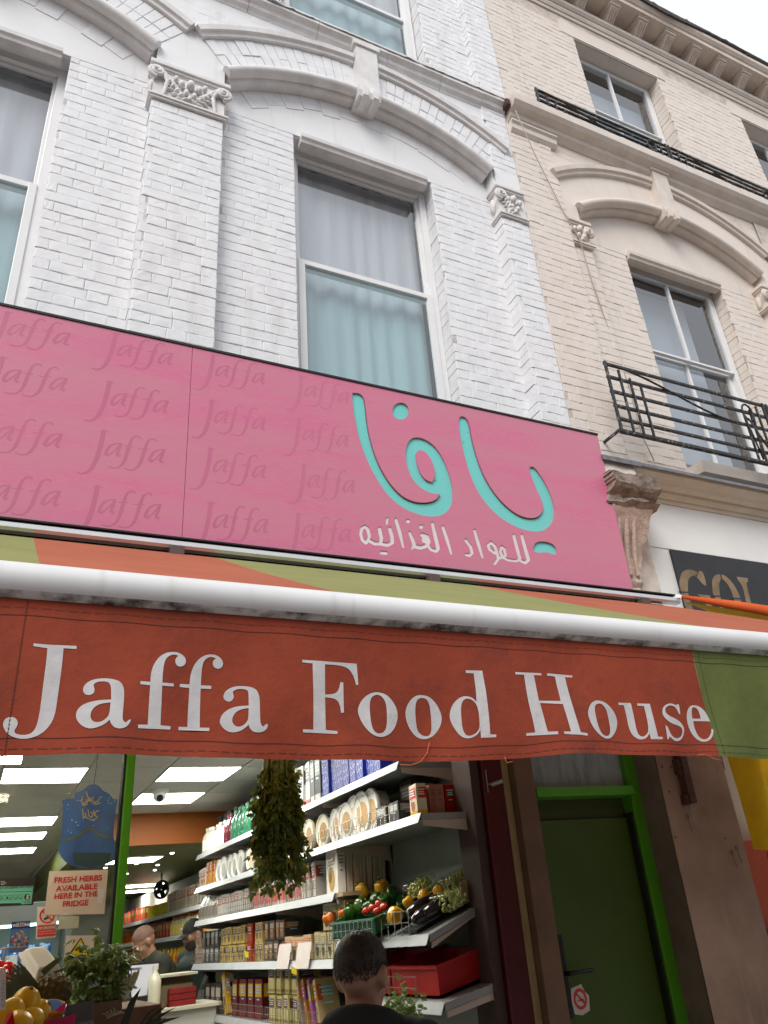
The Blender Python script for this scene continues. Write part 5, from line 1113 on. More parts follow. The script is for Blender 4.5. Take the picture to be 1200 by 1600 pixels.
# top shelf, from the back to the street
row(bottle(.05, .24, (.70, .68, .60), (.75, .73, .66), (.85, .83, .78)), fY(4.45), fY(3.72), 6, Z1, 'white plastic bottle at the far end of the top shelf', 'bottle', 'white bottles on the top shelf')
row(bottle(.05, .25, (.14, .03, .05), (.2, .05, .07)), fY(3.70), fY(3.48), 2, Z1, 'dark maroon bottle between white and green bottles, top shelf', 'bottle', 'maroon bottles on the top shelf')
row(bottle(.05, .27, (.06, .19, .12), (.08, .26, .16)), fY(3.46), fY(2.75), 6, Z1, 'green glass bottle on the top shelf left of the hanging herbs', 'bottle', 'green bottles on the top shelf')
row(carton(.12, .2, .34, (.035, .038, .045), None, None, (.2, .2, .22)), fY(4.35), fY(2.75), 9, Z1, 'tall dark carton behind the bottles on the top shelf', 'carton', 'dark cartons behind the bottles', x=2.11)
row(carton(.13, .22, .30, (.60, .60, .58), (.03, .03, .03), (.3, .3, .3), (.1, .1, .1)), fY(2.7), fY(1.9), 4, Z1, 'white carton with black print on the top shelf behind the herbs', 'carton', 'white cartons on the top shelf')
row(carton(.085, .22, .30, (.55, .55, .53), (.06, .06, .07), None, (.25, .05, .05)), fY(1.85), fY(1.5), 3, Z1, 'pale carton on top shelf, just right of the herbs', 'carton', 'pale cartons on the top shelf')
row(carton(.085, .22, .30, (.03, .035, .04), (.2, .22, .22), None, (.3, .3, .3)), fY(1.5), fY(1.3), 2, Z1, 'black carton beside the blue floral boxes on the top shelf', 'carton', 'black cartons on the top shelf')
def floral(w, d, h, base, line):
    root = carton(w, d, h, base); m = MB()
    for (cy, cz, r_) in ((-.1, .3, .5), (.1, .72, .5)):
        for k in range(6):
            a = k * math.pi / 3 + cy; c0, c1 = cy*w + r_*w*.55*math.cos(a), cz*h + r_*w*.8*math.sin(a)
            for P in stroke([(c0 + r_*w*.35*math.cos(b), c1 + r_*w*.5*math.sin(b)) for b in [2*math.pi*j/7 for j in range(8)]], .0014, 4)[:7]: m.poly([(-.002, y, max(.003, min(h - .003, z))) for y, z in P]); 
            for P in stroke([(d*.5 + r_*w*.55*math.cos(a) + r_*w*.4*math.cos(b), c1 + r_*w*.5*math.sin(b)) for b in [2*math.pi*j/7 for j in range(8)]], .0014, 4)[:7]: m.poly([(x, -w/2 - .002, max(.003, min(h - .003, z))) for x, z in P])
    link('flower_print', m.mesh('flower_print', gm(line), fix=False), root); return root
row(floral(.11, .24, .30, (.012, .022, .15), (.6, .62, .7)), fY(1.27), fY(.42), 8, Z1, 'royal blue box with white flower print, top shelf', 'box', 'blue floral boxes on the top shelf')
# second shelf
row(carton(.10, .16, .17, (.45, .42, .38), (.25, .06, .03), (.4, .18, .05)), fY(4.5), fY(4.2), 3, Z2, 'small grey carton at the far end of the second shelf', 'carton', 'grey cartons on the second shelf')
row(carton(.11, .16, .20, (.38, .19, .06), (.25, .03, .02), (.5, .3, .1)), fY(4.2), fY(3.86), 3, Z2, 'orange brown carton on the second shelf, far end', 'carton', 'orange cartons on the second shelf')
row(tub(.095, .12, (.35, .35, .33), (.55, .55, .53), (.3, .3, .28)), fY(3.82), fY(3.0), 5, Z2, 'silvery round tub, second shelf left of the herbs', 'tub', 'silver tubs on the second shelf')
row(tub(.10, .14, (.42, .34, .25), (.62, .62, .60), (.5, .4, .28)), fY(2.9), fY(1.75), 5, Z2, 'pale round tub behind the herbs, second shelf', 'tub', 'pale tubs behind the herbs')
row(tub(.10, .17, (.45, .20, .03), (.62, .60, .52), (.28, .18, .09)), fY(1.62), fY(1.2), 2, Z2, 'gold banded tub, second shelf right of the herbs', 'tub', 'gold tubs on the second shelf')
row(tub(.105, .05, (.55, .54, .50), (.62, .60, .58), (.36, .24, .13)), fY(1.15), fY(.86), 3, Z2, 'flat white round tub standing on edge, second shelf', 'tub', 'flat white tubs on the second shelf')
row(tub(.12, .07, (.55, .54, .50), (.66, .65, .63), (.42, .28, .14)), fY(.85), fY(.52), 3, Z2, 'large white round lidded tub on edge, second shelf right end', 'tub', 'large white tubs on the second shelf')
row(carton(.12, .13, .11, (.03, .03, .032), (.3, .3, .3), None, (.15, .05, .06)), fY(.50), fY(.22), 2, Z2, 'small black box behind the wire guard on the second shelf', 'box', 'small black boxes on the second shelf')
put(carton(.16, .14, .24, (.035, .03, .03), (.28, .24, .22), None, (.16, .05, .07)), [(2.13, fY(.40), Z2 + .001, 0)], 'tall black box with white writing on the second shelf', 'box', '')
put(carton(.10, .055, .155, (.66, .58, .45), (.55, .05, .04), (.35, .12, .06), (.6, .35, .05)), [(1.985, fY(.05), Z2 + .001, -.1)], 'cream box with red and chocolate picture at the front of the second shelf', 'box', '')
row(carton(.1, .048, .15, (.42, .20, .16), None), fY(.02), fY(.10), 1, Z2, 'salmon pink box beside the cream picture box, second shelf', 'box', 'salmon boxes', x=2.045)
put(carton(.1, .05, .15, (.44, .22, .17), None), [(2.097, fY(.06), Z2 + .001, 0)], 'second salmon pink box, next to the red boxes', 'box', '')
put(carton(.1, .055, .148, (.30, .012, .012), (.36, .03, .03)), [(2.155, fY(.06), Z2 + .001, 0), (2.212, fY(.06), Z2 + .001, 0)], 'bright red box at the street end of the second shelf', 'box', 'red boxes at the end of the second shelf')
# third shelf
row(bag(.12, .1, .19, (.30, .28, .26), (.18, .16, .14)), fY(4.5), fY(3.8), 6, Z3, 'clear bag of dark snacks at the far end of the third shelf', 'bag', 'dark snack bags on the third shelf')
row(carton(.13, .16, .17, (.50, .48, .45), (.42, .12, .10), (.45, .44, .42), (.3, .28, .25)), fY(3.78), fY(2.9), 7, Z3, 'whitish carton on the third shelf left of the herbs', 'carton', 'whitish cartons on the third shelf')
row(bag(.13, .12, .20, (.46, .40, .36), (.42, .15, .14)), fY(2.85), fY(1.75), 7, Z3, 'pale pink paper bag on the third shelf below the herbs', 'bag', 'pale bags on the third shelf')
for k, y in enumerate((1.66, 1.56, 1.46)):
    o = carton(.06, .16, .21, (.50, .46, .42), (.35, .10, .09), (.35, .30, .26)); o.location = (1.99, fY(y), Z3 + .002); o.rotation_euler = (R(-14 + 3 * k), 0, 0)
    _tags(o, ('leftmost leaning', 'middle leaning', 'rightmost leaning')[k] + ' wafer pack beside the white biscuit box', 'pack', 'leaning wafer packs')
bxw = carton(.27, .05, .245, (.70, .66, .62), (.62, .60, .57), (.45, .30, .12)); m = MB(); m.lathe([(.020, 0), (.001, .001)], (-.003, -.07, .19), 16, (-1, 0, 0)); link('pink_logo', m.mesh('pink_logo', gm((.5, .05, .09))), bxw)
put(bxw, [(1.985, fY(1.16), Z3 + .001, -.12)], 'white biscuit box with golden biscuit picture facing the street, third shelf', 'box', '')
put(carton(.25, .019, .235, (.56, .50, .45), (.35, .30, .27)), [(2.04 + k * .0215, fY(1.15), Z3 + .001, rnd.uniform(-.03, .03) - .1) for k in range(12)], 'thin biscuit pack in the row behind the white biscuit box', 'pack', 'thin biscuit packs')
MB().box(1.96, 2.33, fY(.95), fY(1.0) + .36, Z3 - .022, Z3 - .001).build('cardboard_tray', mat('cardboard', (.42, .29, .17), .8, var=.15, vscale=12), label='cardboard tray under the thin biscuit packs', cat='tray')
# fourth shelf: two tiers of small boxes
F4 = [(4.52, 4.3, 2, (.40, .34, .28), (.3, .1, .08), 'beige'), (4.28, 3.7, 4, (.05, .05, .055), (.35, .34, .32), 'black and grey'), (3.68, 2.95, 6, (.50, .38, .17), (.10, .06, .03), 'golden'), (2.92, 2.75, 1, (.33, .05, .02), (.2, .03, .02), 'brick red'), (2.72, 2.5, 2, (.48, .36, .17), (.12, .06, .03), 'tan'), (2.48, 2.05, 4, (.05, .042, .04), (.40, .17, .05), 'dark brown')]
for y0, y1, n, c, c2, nm in F4:
    for tier, wd in ((0, 'lower'), (1, 'upper')):
        row(carton(.10, .13, .125, c, c2, (c2[0]*.6 + .1, c2[1]*.6 + .08, c2[2]*.6 + .05)), fY(y0), fY(y1), n, Z4 + tier * .128, f'{nm} tea box in the {wd} tier of the fourth shelf', 'box', f'{nm} boxes, {wd} tier of the fourth shelf')
row(carton(.13, .16, .14, (.52, .42, .28), (.60, .20, .03), (.15, .1, .08)), fY(2.02), fY(1.55), 4, Z4, 'cream box with orange panel behind the white price cards', 'box', 'orange and cream boxes on the fourth shelf')
row(carton(.12, .16, .15, (.55, .48, .30), (.35, .28, .14), (.08, .06, .05)), fY(1.5), fY(1.08), 4, Z4, 'pale yellow coffee box on the fourth shelf beside the man', 'box', 'pale yellow boxes, lower tier')
row(carton(.12, .16, .15, (.55, .48, .30), (.35, .28, .14), (.08, .06, .05)), fY(1.35), fY(1.0), 3, Z4 + .152, 'pale yellow coffee box stacked second on the fourth shelf', 'box', 'pale yellow boxes, upper tier')
# fifth shelf
put(bag(.22, .14, .26, (.06, .055, .055), (.2, .19, .18)), [(1.99, fY(4.35), Z5, 0)], 'shiny black foil bag at the far end of the fifth shelf', 'bag', '')
row(carton(.17, .16, .21, (.045, .03, .028), (.40, .36, .34), None), fY(4.15), fY(3.6), 3, Z5, 'dark brown chocolate box with white strip on the fifth shelf', 'box', 'dark boxes on the fifth shelf')
o = carton(.09, .04, .30, (.50, .30, .05), (.35, .30, .25), (.12, .08, .05)); o.location = (1.985, fY(3.42), Z5); o.rotation_euler = (R(-22), 0, 0); _tags(o, 'tilted gold box leaning on the maroon boxes, fifth shelf', 'box')
row(carton(.145, .16, .25, (.10, .012, .018), (.55, .36, .03), None, (.20, .03, .03)), fY(3.3), fY(2.55), 4, Z5, 'maroon date box with golden seal on the fifth shelf', 'box', 'maroon boxes on the fifth shelf')
row(carton(.12, .16, .165, (.55, .48, .26), (.10, .05, .06), None, (.3, .22, .1)), fY(2.38), fY(1.8), 4, Z5, 'cream and plum carton on the fifth shelf, lower tier', 'carton', 'cream cartons, lower tier of the fifth shelf')
row(carton(.12, .16, .165, (.55, .48, .26), (.10, .05, .06), None, (.3, .22, .1)), fY(2.38), fY(1.8), 4, Z5 + .168, 'cream and plum carton on the fifth shelf, upper tier', 'carton', 'cream cartons, upper tier of the fifth shelf')
for k, y in enumerate((1.72, 1.62, 1.52, 1.42)):
    o = carton(.04, .14, .27, [(.25, .2, .16), (.40, .2, .05), (.3, .1, .25), (.45, .35, .2)][k], [(.55, .2, .05), (.2, .05, .2), (.5, .4, .05), (.5, .12, .06)][k], (.35, .15, .3)); o.location = (1.985, fY(y), Z5); o.rotation_euler = (R(-20), 0, 0)
    _tags(o, ('first', 'second', 'third', 'last')[k] + ' leaning colourful sweet packet left of the man, fifth shelf', 'packet', 'leaning sweet packets')
row(carton(.14, .16, .20, (.10, .16, .05), (.4, .3, .05), None), fY(4.5), fY(2.5), 9, .75, 'green carton on the lowest shelf in view', 'carton', 'cartons on the lowest shelf in view')
# ---------------------------------------------------------------- produce on the tilted shelves
GCR = mat('green_plastic_crate', (.01, .085, .03), .4, var=.15, vscale=8); RCR = mat('red_plastic_crate', (.42, .008, .008), .38, var=.15, vscale=6)
def crate(name, y0, y1, x0, x1, z0, rise, h, m, label, ribs=True):
    t = thing(name, ((x0+x1)/2, (y0+y1)/2, z0), label, 'crate'); zz = lambda x: z0 + rise * (x - x0) / (x1 - x0); w = .01
    def slab(nm, P, H):
        q_ = MB(); n = len(P); q_.add([(x, y, zz(x) + .004) for x, y in P] + [(x, y, zz(x) + H) for x, y in P], [tuple(range(n - 1, -1, -1)), tuple(range(n, 2*n))] + [(i, (i+1) % n, n + (i+1) % n, n + i) for i in range(n)]); q_.build(nm, m, t)
    slab('base', [(x0, y0), (x1, y0), (x1, y1), (x0, y1)], .012)
    slab('side', [(x0, y0), (x1, y0), (x1, y0 + w), (x0, y0 + w)], h); slab('side', [(x0, y1 - w), (x1, y1 - w), (x1, y1), (x0, y1)], h)
    slab('side', [(x0, y0 + w), (x0 + w, y0 + w), (x0 + w, y1 - w), (x0, y1 - w)], h); slab('side', [(x1 - w, y0 + w), (x1, y0 + w), (x1, y1 - w), (x1 - w, y1 - w)], h)
    rim = MB()
    for P in ([(x0 - .012, y0 - .012), (x1 + .012, y0 - .012), (x1 + .012, y0 + .004), (x0 - .012, y0 + .004)], [(x0 - .012, y1 - .004), (x1 + .012, y1 - .004), (x1 + .012, y1 + .012), (x0 - .012, y1 + .012)], [(x0 - .012, y0 + .004), (x0 + .004, y0 + .004), (x0 + .004, y1 - .004), (x0 - .012, y1 - .004)]):
        rim.add([(x, y, zz(x) + h - .002) for x, y in P] + [(x, y, zz(x) + h + .012) for x, y in P], [(3,2,1,0), (4,5,6,7)] + [(i, (i+1) % 4, 4 + (i+1) % 4, 4 + i) for i in range(4)])
    rim.build('rim', m, t); return t, zz
crate('produce_crate', .62, 1.22, 1.90, 2.28, 1.612, .13, .075, GCR, 'dark green plastic crate of peppers and tomatoes on the tilted shelf')
_, rz_ = crate('produce_crate', .14, .64, 1.985, 2.30, 1.345, .065, .12, RCR, 'long red plastic crate, street end, on the lower tilted shelf'); crate('produce_crate', .66, 1.12, 1.985, 2.30, 1.345, .065, .12, RCR, 'second red plastic crate behind the first, partly hidden by the man')
guard(.30, .62, 1.605, .10, x=1.935, parent=sp, n=4); guard(.62, 1.22, 1.605, .08, x=1.882, parent=sp); guard(.28, .75, 1.338, .09, x=1.94, parent=sr, n=4)
YPEP = mat('yellow_pepper_skin', (.72, .36, .008), .28, var=.15, vscale=10, coat=.5); GPEP = mat('green_pepper_skin', (.035, .10, .01), .28, var=.2, vscale=10, coat=.5); OPEP = mat('orange_pepper_skin', (.70, .16, .01), .28, var=.2, vscale=9, coat=.5); RTOM = mat('tomato_skin', (.55, .03, .015), .25, var=.15, vscale=8, coat=.5); STEM = mat('green_stem', (.10, .16, .03), .6)
def pepper(p, r_, m, label, group, cat='pepper', lobes=4, tall=1.15):
    t = MB(); R0 = Matrix.Rotation(rnd.uniform(-.7, .7), 3, 'X') @ Matrix.Rotation(rnd.uniform(-.7, .7), 3, 'Y') @ Matrix.Rotation(rnd.uniform(0, 6), 3, 'Z'); p = Vector(p)
    def fn(u, v):
        a, th = 2*math.pi*u, math.pi*v; rr = math.sin(th)**.75 * (1 + (.10 * math.cos(lobes*a) if lobes else 0)) * (1 - .12 * v); z = math.cos(th) * tall * (1 - .25 * math.exp(-(th/.5)**2))
        return p + R0 @ Vector((rr*math.cos(a)*r_, rr*math.sin(a)*r_, z*r_))
    t.grid(fn, 20, 12); o = t.build('pepper' if lobes else 'tomato', m, smooth=True, label=label, cat=cat, group=group)
    s = MB(); s.tube([p + R0 @ Vector((0, 0, .8*r_)), p + R0 @ Vector((.05*r_, 0, 1.15*r_)), p + R0 @ Vector((.2*r_, 0, 1.4*r_))], [.10*r_, .09*r_, .12*r_], 6); s.build('stem', STEM, o, smooth=True); return o
def onp(px, py, X): return atX(px, py, X)
for i, (px, py, X, r_) in enumerate(((566, 1392, 2.10, .043), (597, 1387, 2.14, .043))): pepper(onp(px, py, X), r_, YPEP, ('left', 'right')[i] + ' large yellow pepper at the back of the green crate', 'yellow peppers in the green crate')
for i, (px, py, X) in enumerate(((563, 1415, 2.05), (588, 1405, 2.09), (612, 1396, 2.16), (548, 1425, 2.0), (578, 1418, 2.04), (600, 1408, 2.1))): pepper(onp(px, py, X), .038, GPEP, 'glossy green pepper in the green crate, ' + ('second from left', 'fourth from left', 'rightmost', 'leftmost', 'third from left', 'fifth from left')[i], 'green peppers in the crate')
for i, (px, py, X) in enumerate(((518, 1433, 1.97), (536, 1428, 1.99), (545, 1412, 2.06), (512, 1436, 1.96))): pepper(onp(px, py, X), .030, OPEP, 'small orange red pepper at the left end of the green crate, ' + ('second', 'third', 'uppermost', 'leftmost')[i], 'orange peppers in the crate')
for i, (px, py, X) in enumerate(((572, 1424, 1.99), (582, 1419, 2.0), (592, 1413, 2.03), (590, 1424, 1.97), (600, 1418, 2.0))): pepper(onp(px, py, X), .024, RTOM, 'red tomato among the peppers in the green crate, ' + ('leftmost', 'second from left', 'upper middle', 'lower middle', 'rightmost')[i], 'tomatoes in the crate', 'tomato', 0, .9)
for i, (px, py, X) in enumerate(((617, 1430, 1.975), (638, 1410, 2.04), (662, 1399, 2.1), (685, 1392, 2.15))): pepper(onp(px, py, X), .042 if i == 0 else .03, YPEP, ('large yellow pepper with stem at the shelf front behind wire', 'yellow lemon between the pepper and the tray', 'yellow lemon in the middle behind the dark tray', 'yellow lemon beside the clear bean packs')[i], None, ('pepper', 'lemon', 'lemon', 'lemon')[i], 4 if i == 0 else 0, 1.1)
AUB = mat('aubergine_skin', (.012, .006, .012), .22, coat=.6); FILM = glass('clear_film', (.95, .96, .93), 1.35)
for i, (px, py, X) in enumerate(((668, 1425, 2.02), (684, 1416, 2.07), (660, 1415, 2.05))):
    c = onp(px, py, X); m = MB(); m.lathe([(.004, -.10), (.022, -.09), (.034, -.05), (.036, 0), (.028, .05), (.016, .085), (.008, .095)], c, 14, (.8, .1, .33)); m.build('aubergine', AUB, smooth=True, label='glossy black aubergine behind the wire guard, ' + ('front one', 'right hand one', 'rear left one')[i], cat='aubergine', group='aubergines in the tray')
BEAN = mat('pale_green_beans', (.52, .56, .20), .5, var=.3, vscale=30); TRAYB = mat('black_tray', (.015, .015, .016), .4)
MB().obox((2.09, .36, 1.668), (.13, 0, .048), (0, .09, 0), (0, 0, .006)).build('produce_tray', TRAYB, label='black tray under the aubergines on the tilted shelf', cat='tray')
for i, (px, py, X, s) in enumerate(((657, 1386, 2.13, 1.0), (712, 1378, 2.22, 1.0), (703, 1405, 2.12, 1.05))):
    c = onp(px, py, X); t = thing('bean_pack', c - Vector((0, 0, .04)), ('clear pack of pale green broad beans, left one', 'clear pack of pale green broad beans by the cardboard, right', 'tilted clear bag of pale green broad beans at the shelf end')[i], 'pack')
    m = MB(); M0 = Matrix.Rotation(R(-20), 3, 'Y')
    for k in range(110):
        d = Vector((rnd.uniform(-.06, .06), rnd.uniform(-.075, .075), rnd.uniform(-.032, .035))) * s; A = Matrix.Rotation(rnd.uniform(0, 6), 3, 'Z') @ Matrix.Rotation(rnd.uniform(0, 6), 3, 'X'); m.ball(c + M0 @ d, (.0065, .0065, .0125), 6, 5, A)
    m.build('beans', BEAN, t, smooth=True, kind='stuff', fix=False)
    m = MB(); m.box(-.066 * s, .066 * s, -.082 * s, .082 * s, -.04, .042 * s, .012); m.v = [tuple(c + M0 @ Vector(v)) for v in m.v]; m.build('film', FILM, t, smooth=True)
m = MB(); m.obox((2.20, .30, 1.725), (.10, 0, .037), (0, .14, 0), (0, 0, .003)); m.obox((2.245, .17, 1.79), (.08, 0, .03), (0, .004, 0), (0, 0, .05)); m.obox((2.305, .26, 1.82), (.004, 0, 0), (0, .10, 0), (0, 0, .075)); m.build('cardboard_box', MATS['cardboard'], label='torn open cardboard box at the street end of the produce shelf', cat='box')
m = MB(); c = Vector((2.20, .22, 1.50)); m.grid(lambda u, v: c + Vector((.05*math.sin(math.pi*v)*math.cos(6.283*u)*(1 + .15*math.sin(u*31)), .06*math.sin(math.pi*v)*math.sin(6.283*u)*(1 + .1*math.sin(u*19 + v*9)), .055*math.cos(math.pi*v))), 24, 12); m.build('plastic_bag', FILM, label='crumpled clear plastic bag standing in the red crate', cat='bag', smooth=True)
MB().tube([(2.24, .02, 0), (2.235, -.01, 1.17)], .012, 10).build('broom_handle', mat('pale_wood', (.48, .33, .15), .6, var=.2, vscale=8, stretch=(4, 4, 1)), label='pale wooden broom handle leaning below the red crates', cat='handle', smooth=50)
# refrigerated display seen through the window pane
fr = thing('fridge_display', (-.2, 5.6, 0), 'white open fridge with cool lit shelves seen through the shop window', 'fridge')
MB().box(-1.4, .95, 5.95, 6.0, 0, 2.15).build('back', gm((.30, .36, .36)), fr); MB().box(-1.4, .95, 5.45, 6.0, 1.98, 2.15, .006).build('canopy', gm((.16, .17, .17)), fr); MB().box(.90, .95, 5.4, 5.949, 0, 1.979).build('end_panel', gm((.10, .11, .11)), fr)
MB().box(-1.35, .88, 5.5, 5.55, 1.955, 1.975).build('cool_lamp', mat('cool_lamp', (.7, 1.0, .95), .5, emit=4.0), fr)
for z, w_ in ((.9, 'lower'), (1.25, 'second'), (1.6, 'upper')):
    MB().box(-1.4, .895, 5.5, 5.949, z - .02, z).build('shelf', gm((.5, .55, .55)), fr)
    for k, (c, c2, nm) in enumerate((((.08, .35, .36), (.5, .6, .6), 'teal'), ((.10, .28, .08), (.4, .5, .2), 'green'), ((.5, .5, .46), (.1, .2, .5), 'white'), ((.05, .12, .35), (.5, .5, .5), 'blue'))):
        tm = bag(.14, .1, .22, c, c2); o_ = []
        for j in range(4): o_.append((-1.3 + (k * 4 + j) * .137, 5.62, z, R(90)))
        put(tm, o_, f'{nm} chilled packet on the {w_} fridge shelf behind the window', 'packet', f'{nm} packets, {w_} fridge shelf')
# ================================================================ shop window, notices and the street display
def text_mesh(s, x, z, h, Y, m, name, parent, w=None, align='LEFT', bold=0.0, shear=0.0):
    cu = bpy.data.curves.new('t', 'FONT'); cu.body = s; cu.align_x = align; cu.size = 1.0; cu.offset = bold; cu.shear = shear; ob = bpy.data.objects.new('t', cu); COL.objects.link(ob)
    dg = bpy.context.evaluated_depsgraph_get(); me = bpy.data.meshes.new_from_object(ob.evaluated_get(dg)); bpy.data.objects.remove(ob)
    xs = [v.co.x for v in me.vertices]; k = h / .70; kx = k
    if w and xs: kx = w / (max(xs) - min(xs))
    for v in me.vertices: v.co = Vector((x + v.co.x * kx, Y, z + v.co.y * k))
    me.materials.clear(); me.materials.append(m); return link(name, me, parent)
GP = thing('green_window_post', (.548, 0, 0), 'bright green post at the edge of the shop window', 'post')
MB().box(.531, .566, -.012, .06, 0, 2.62, .004).build('post', GRN, GP); MB().box(.521, .5305, .0, .05, 0, 2.62).build('black_gasket', BLACK_TRIM, GP)
SG = glass('shop_window_glass', (.90, .94, .92), 1.30, 0, dirt=.17, dust_haze_col=(.55, .57, .5))  # veil of dust, strengthened to imitate hazy reflections on the pane
wp = thing('shop_window', (-.9, .02, 0), 'large shop window pane with dust, painted reflection haze and notices, left of the green post', 'window')
MB().poly([(0, 0, 0)] * 3) if False else None
m = MB(); m.poly([(-2.6, .02, .5), (.521, .02, .5), (.521, .02, 2.62), (-2.6, .02, 2.62)]); m.build('pane', SG, wp, fix=False)
MB().box(-2.6, .52, -.02, .06, 0, .5).build('stall_riser', GRN, wp)
PAPER = mat('cream_paper', (.68, .56, .46), .6, var=.05, vscale=9); PAPW = mat('white_paper', (.66, .60, .52), .6, var=.06, vscale=9); REDP = mat('red_print', (.60, .035, .03), .6); BLKP = mat('black_print', (.02, .015, .016), .5)
def quadP(px, Y): return [tuple(atY(x, y, Y)) for x, y in px]
NY = .013
def sheet(name, px, m, label, cat, Y=NY):
    t = thing(name, atY(*px[0], Y), label, cat); q_ = MB(); P = quadP(px, Y); q_.poly(P); q_.add([(x, y + .0012, z) for x, y, z in P], [(3, 2, 1, 0)]); q_.build('paper', m, t, fix=False); return t
def lines(t, px0, dirx, dy, rows, m, Y, hpx, bold=.02):
    """rows of (text, x_px, width_px) written from a pixel baseline"""
    for s, x, w, y in rows:
        a = atY(x, y, Y); b = atY(x + w, y - w * .01, Y); h = (atY(x, y - hpx, Y) - a).length; text_mesh(s, a.x, a.z, h, Y, m, 'lettering', t, w=b.x - a.x, bold=bold)
t = sheet('herb_notice', [(69, 1430), (163, 1428), (169, 1359), (77, 1361)], PAPER, 'cream notice in red capitals about fresh herbs, taped inside the window', 'notice', NY - .002)
lines(t, None, None, None, [('FRESH HERBS', 84, 74, 1380), ('AVAILABLE', 87, 65, 1393), ('HERE IN THE', 84, 68, 1405), ('FRIDGE', 97, 40, 1417)], REDP, NY - .0035, 8.5, .025)
TAPE = mat('clear_tape', (.75, .74, .70), .15, var=.1, vscale=50, coat=1)
m = MB(); m.poly(quadP([(152, 1411), (160, 1413), (164, 1389), (153, 1389)], NY - .0036)); m.poly(quadP([(75, 1386), (79, 1383), (86, 1367), (83, 1366)], NY - .0036)); m.build('tape', TAPE, t, fix=False)
t = sheet('hygiene_rating', [(-30, 1418), (52, 1414), (56, 1371), (-28, 1375)], BLKP, 'black and green food hygiene rating card showing five', 'notice')
TEAL = mat('teal_print', (.12, .42, .30), .5); m = MB(); m.poly(quadP([(-28, 1412), (33, 1411), (33, 1413), (49, 1412), (52, 1384), (-28, 1386)], NY - .001)); m.build('green_field', TEAL, t, fix=False)
lines(t, None, None, None, [('FOOD HYGIENE RATING', -12, 61, 1390.5)], BLKP, NY - .002, 3.6, .02)
m = MB(); m.poly(quadP([(-28, 1394), (50, 1392.3), (50, 1393.1), (-28, 1394.8)], NY - .002)); m.build('rule', BLKP, t, fix=False)
for s, x in (('0', 0), ('1', 7.4), ('2', 15.6), ('3', 24), ('4', 32)):
    m = MB()
    for P in stroke([(x + 3.3 * math.cos(a), 1403 - .06 * (x - 0) + 3.6 * math.sin(a)) for a in [2*math.pi*i/16 for i in range(17)]], .55, 4)[:16]: m.poly(quadP(P, NY - .002))
    m.build('ring', BLKP, t, fix=False); lines(t, None, None, None, [(s, x - 1.0, 2.0, 1405.2)], BLKP, NY - .002, 3.6, .01)
m = MB(); m.poly(quadP([(42.3 + 4.6 * math.cos(a), 1401.8 + 4.9 * math.sin(a)) for a in [2*math.pi*i/22 for i in range(22)]], NY - .002)); m.build('disc', BLKP, t, fix=False); lines(t, None, None, None, [('5', 40.4, 4.0, 1405)], PAPW, NY - .003, 6, .03)
lines(t, None, None, None, [('VERY GOOD', 36, 11, 1410.6)], BLKP, NY - .002, 1.5, .02); lines(t, None, None, None, [('Food', 1, 6, 1378), ('Standards', 1, 9, 1380.4), ('Agency', 1, 7, 1382.6)], PAPW, NY - .001, 1.5, .01)
t = sheet('no_smoking_notice', [(55.5, 1467.5), (87.5, 1464.5), (90, 1415), (58.5, 1417)], PAPW, 'white and red no smoking notice below the herb notice', 'notice', NY + .001)
def ring_px(cx_, cy_, ro, ri, Y, m, t, nm):
    mb = MB(); o_ = [(cx_ + ro * math.cos(a), cy_ + ro * math.sin(a)) for a in [2*math.pi*i/28 for i in range(28)]]; h_ = [(cx_ + ri * math.cos(a), cy_ + ri * math.sin(a)) for a in [2*math.pi*i/28 for i in range(28)]]; glyph_mesh(mb, [o_], [h_], lambda p: tuple(atY(p[0], p[1], Y))); mb.build(nm, m, t, fix=False)
ring_px(73.5, 1431, 12, 9.4, NY, REDP, t, 'ring'); m = MB(); m.poly(quadP([(65, 1424), (67, 1422.5), (82.5, 1437), (81, 1439)], NY - .0004)); m.build('bar', REDP, t, fix=False)
m = MB(); m.poly(quadP([(68, 1435), (76, 1431.5), (77, 1434), (69.5, 1438)], NY)); m.build('cigarette', BLKP, t, fix=False)
m = MB(); m.poly(quadP([(58, 1464.5), (86.5, 1462), (87.5, 1444), (59, 1446)], NY)); m.build('red_field', REDP, t, fix=False)
lines(t, None, None, None, [('NO SMOKING', 60, 26, 1452.6)], PAPW, NY - .001, 4, .03); lines(t, None, None, None, [('It is against the law to', 60.5, 24, 1456.6), ('smoke in these premises', 59.5, 26, 1460.4)], PAPW, NY - .001, 1.9, .015)
t = sheet('welcome_poster', [(13, 1489.5), (44, 1486.5), (47.5, 1438.5), (18.5, 1440.5)], mat('blue_poster', (.07, .16, .36), .5, var=.2, vscale=20), 'small blue welcome poster with a globe of colourful shapes', 'poster', NY + .002)
m = MB(); m.poly(quadP([(17.8, 1451.5), (46.6, 1450), (47.5, 1438.5), (18.5, 1440.5)], NY + .001)); m.build('blue_band', mat('deep_blue_band', (.012, .03, .22), .5), t, fix=False)
lines(t, None, None, None, [('WELCOME', 19.5, 26, 1448.5)], PAPW, NY, 4.2, .04); lines(t, None, None, None, [('ALWAYS', 26, 14, 1443.4)], PAPW, NY, 1.6, .01)
CFT = [mat('confetti_%d' % i, c, .6) for i, c in enumerate(((.55, .20, .08), (.05, .28, .30), (.02, .03, .10), (.45, .30, .08), (.40, .08, .10), (.25, .45, .55)))]
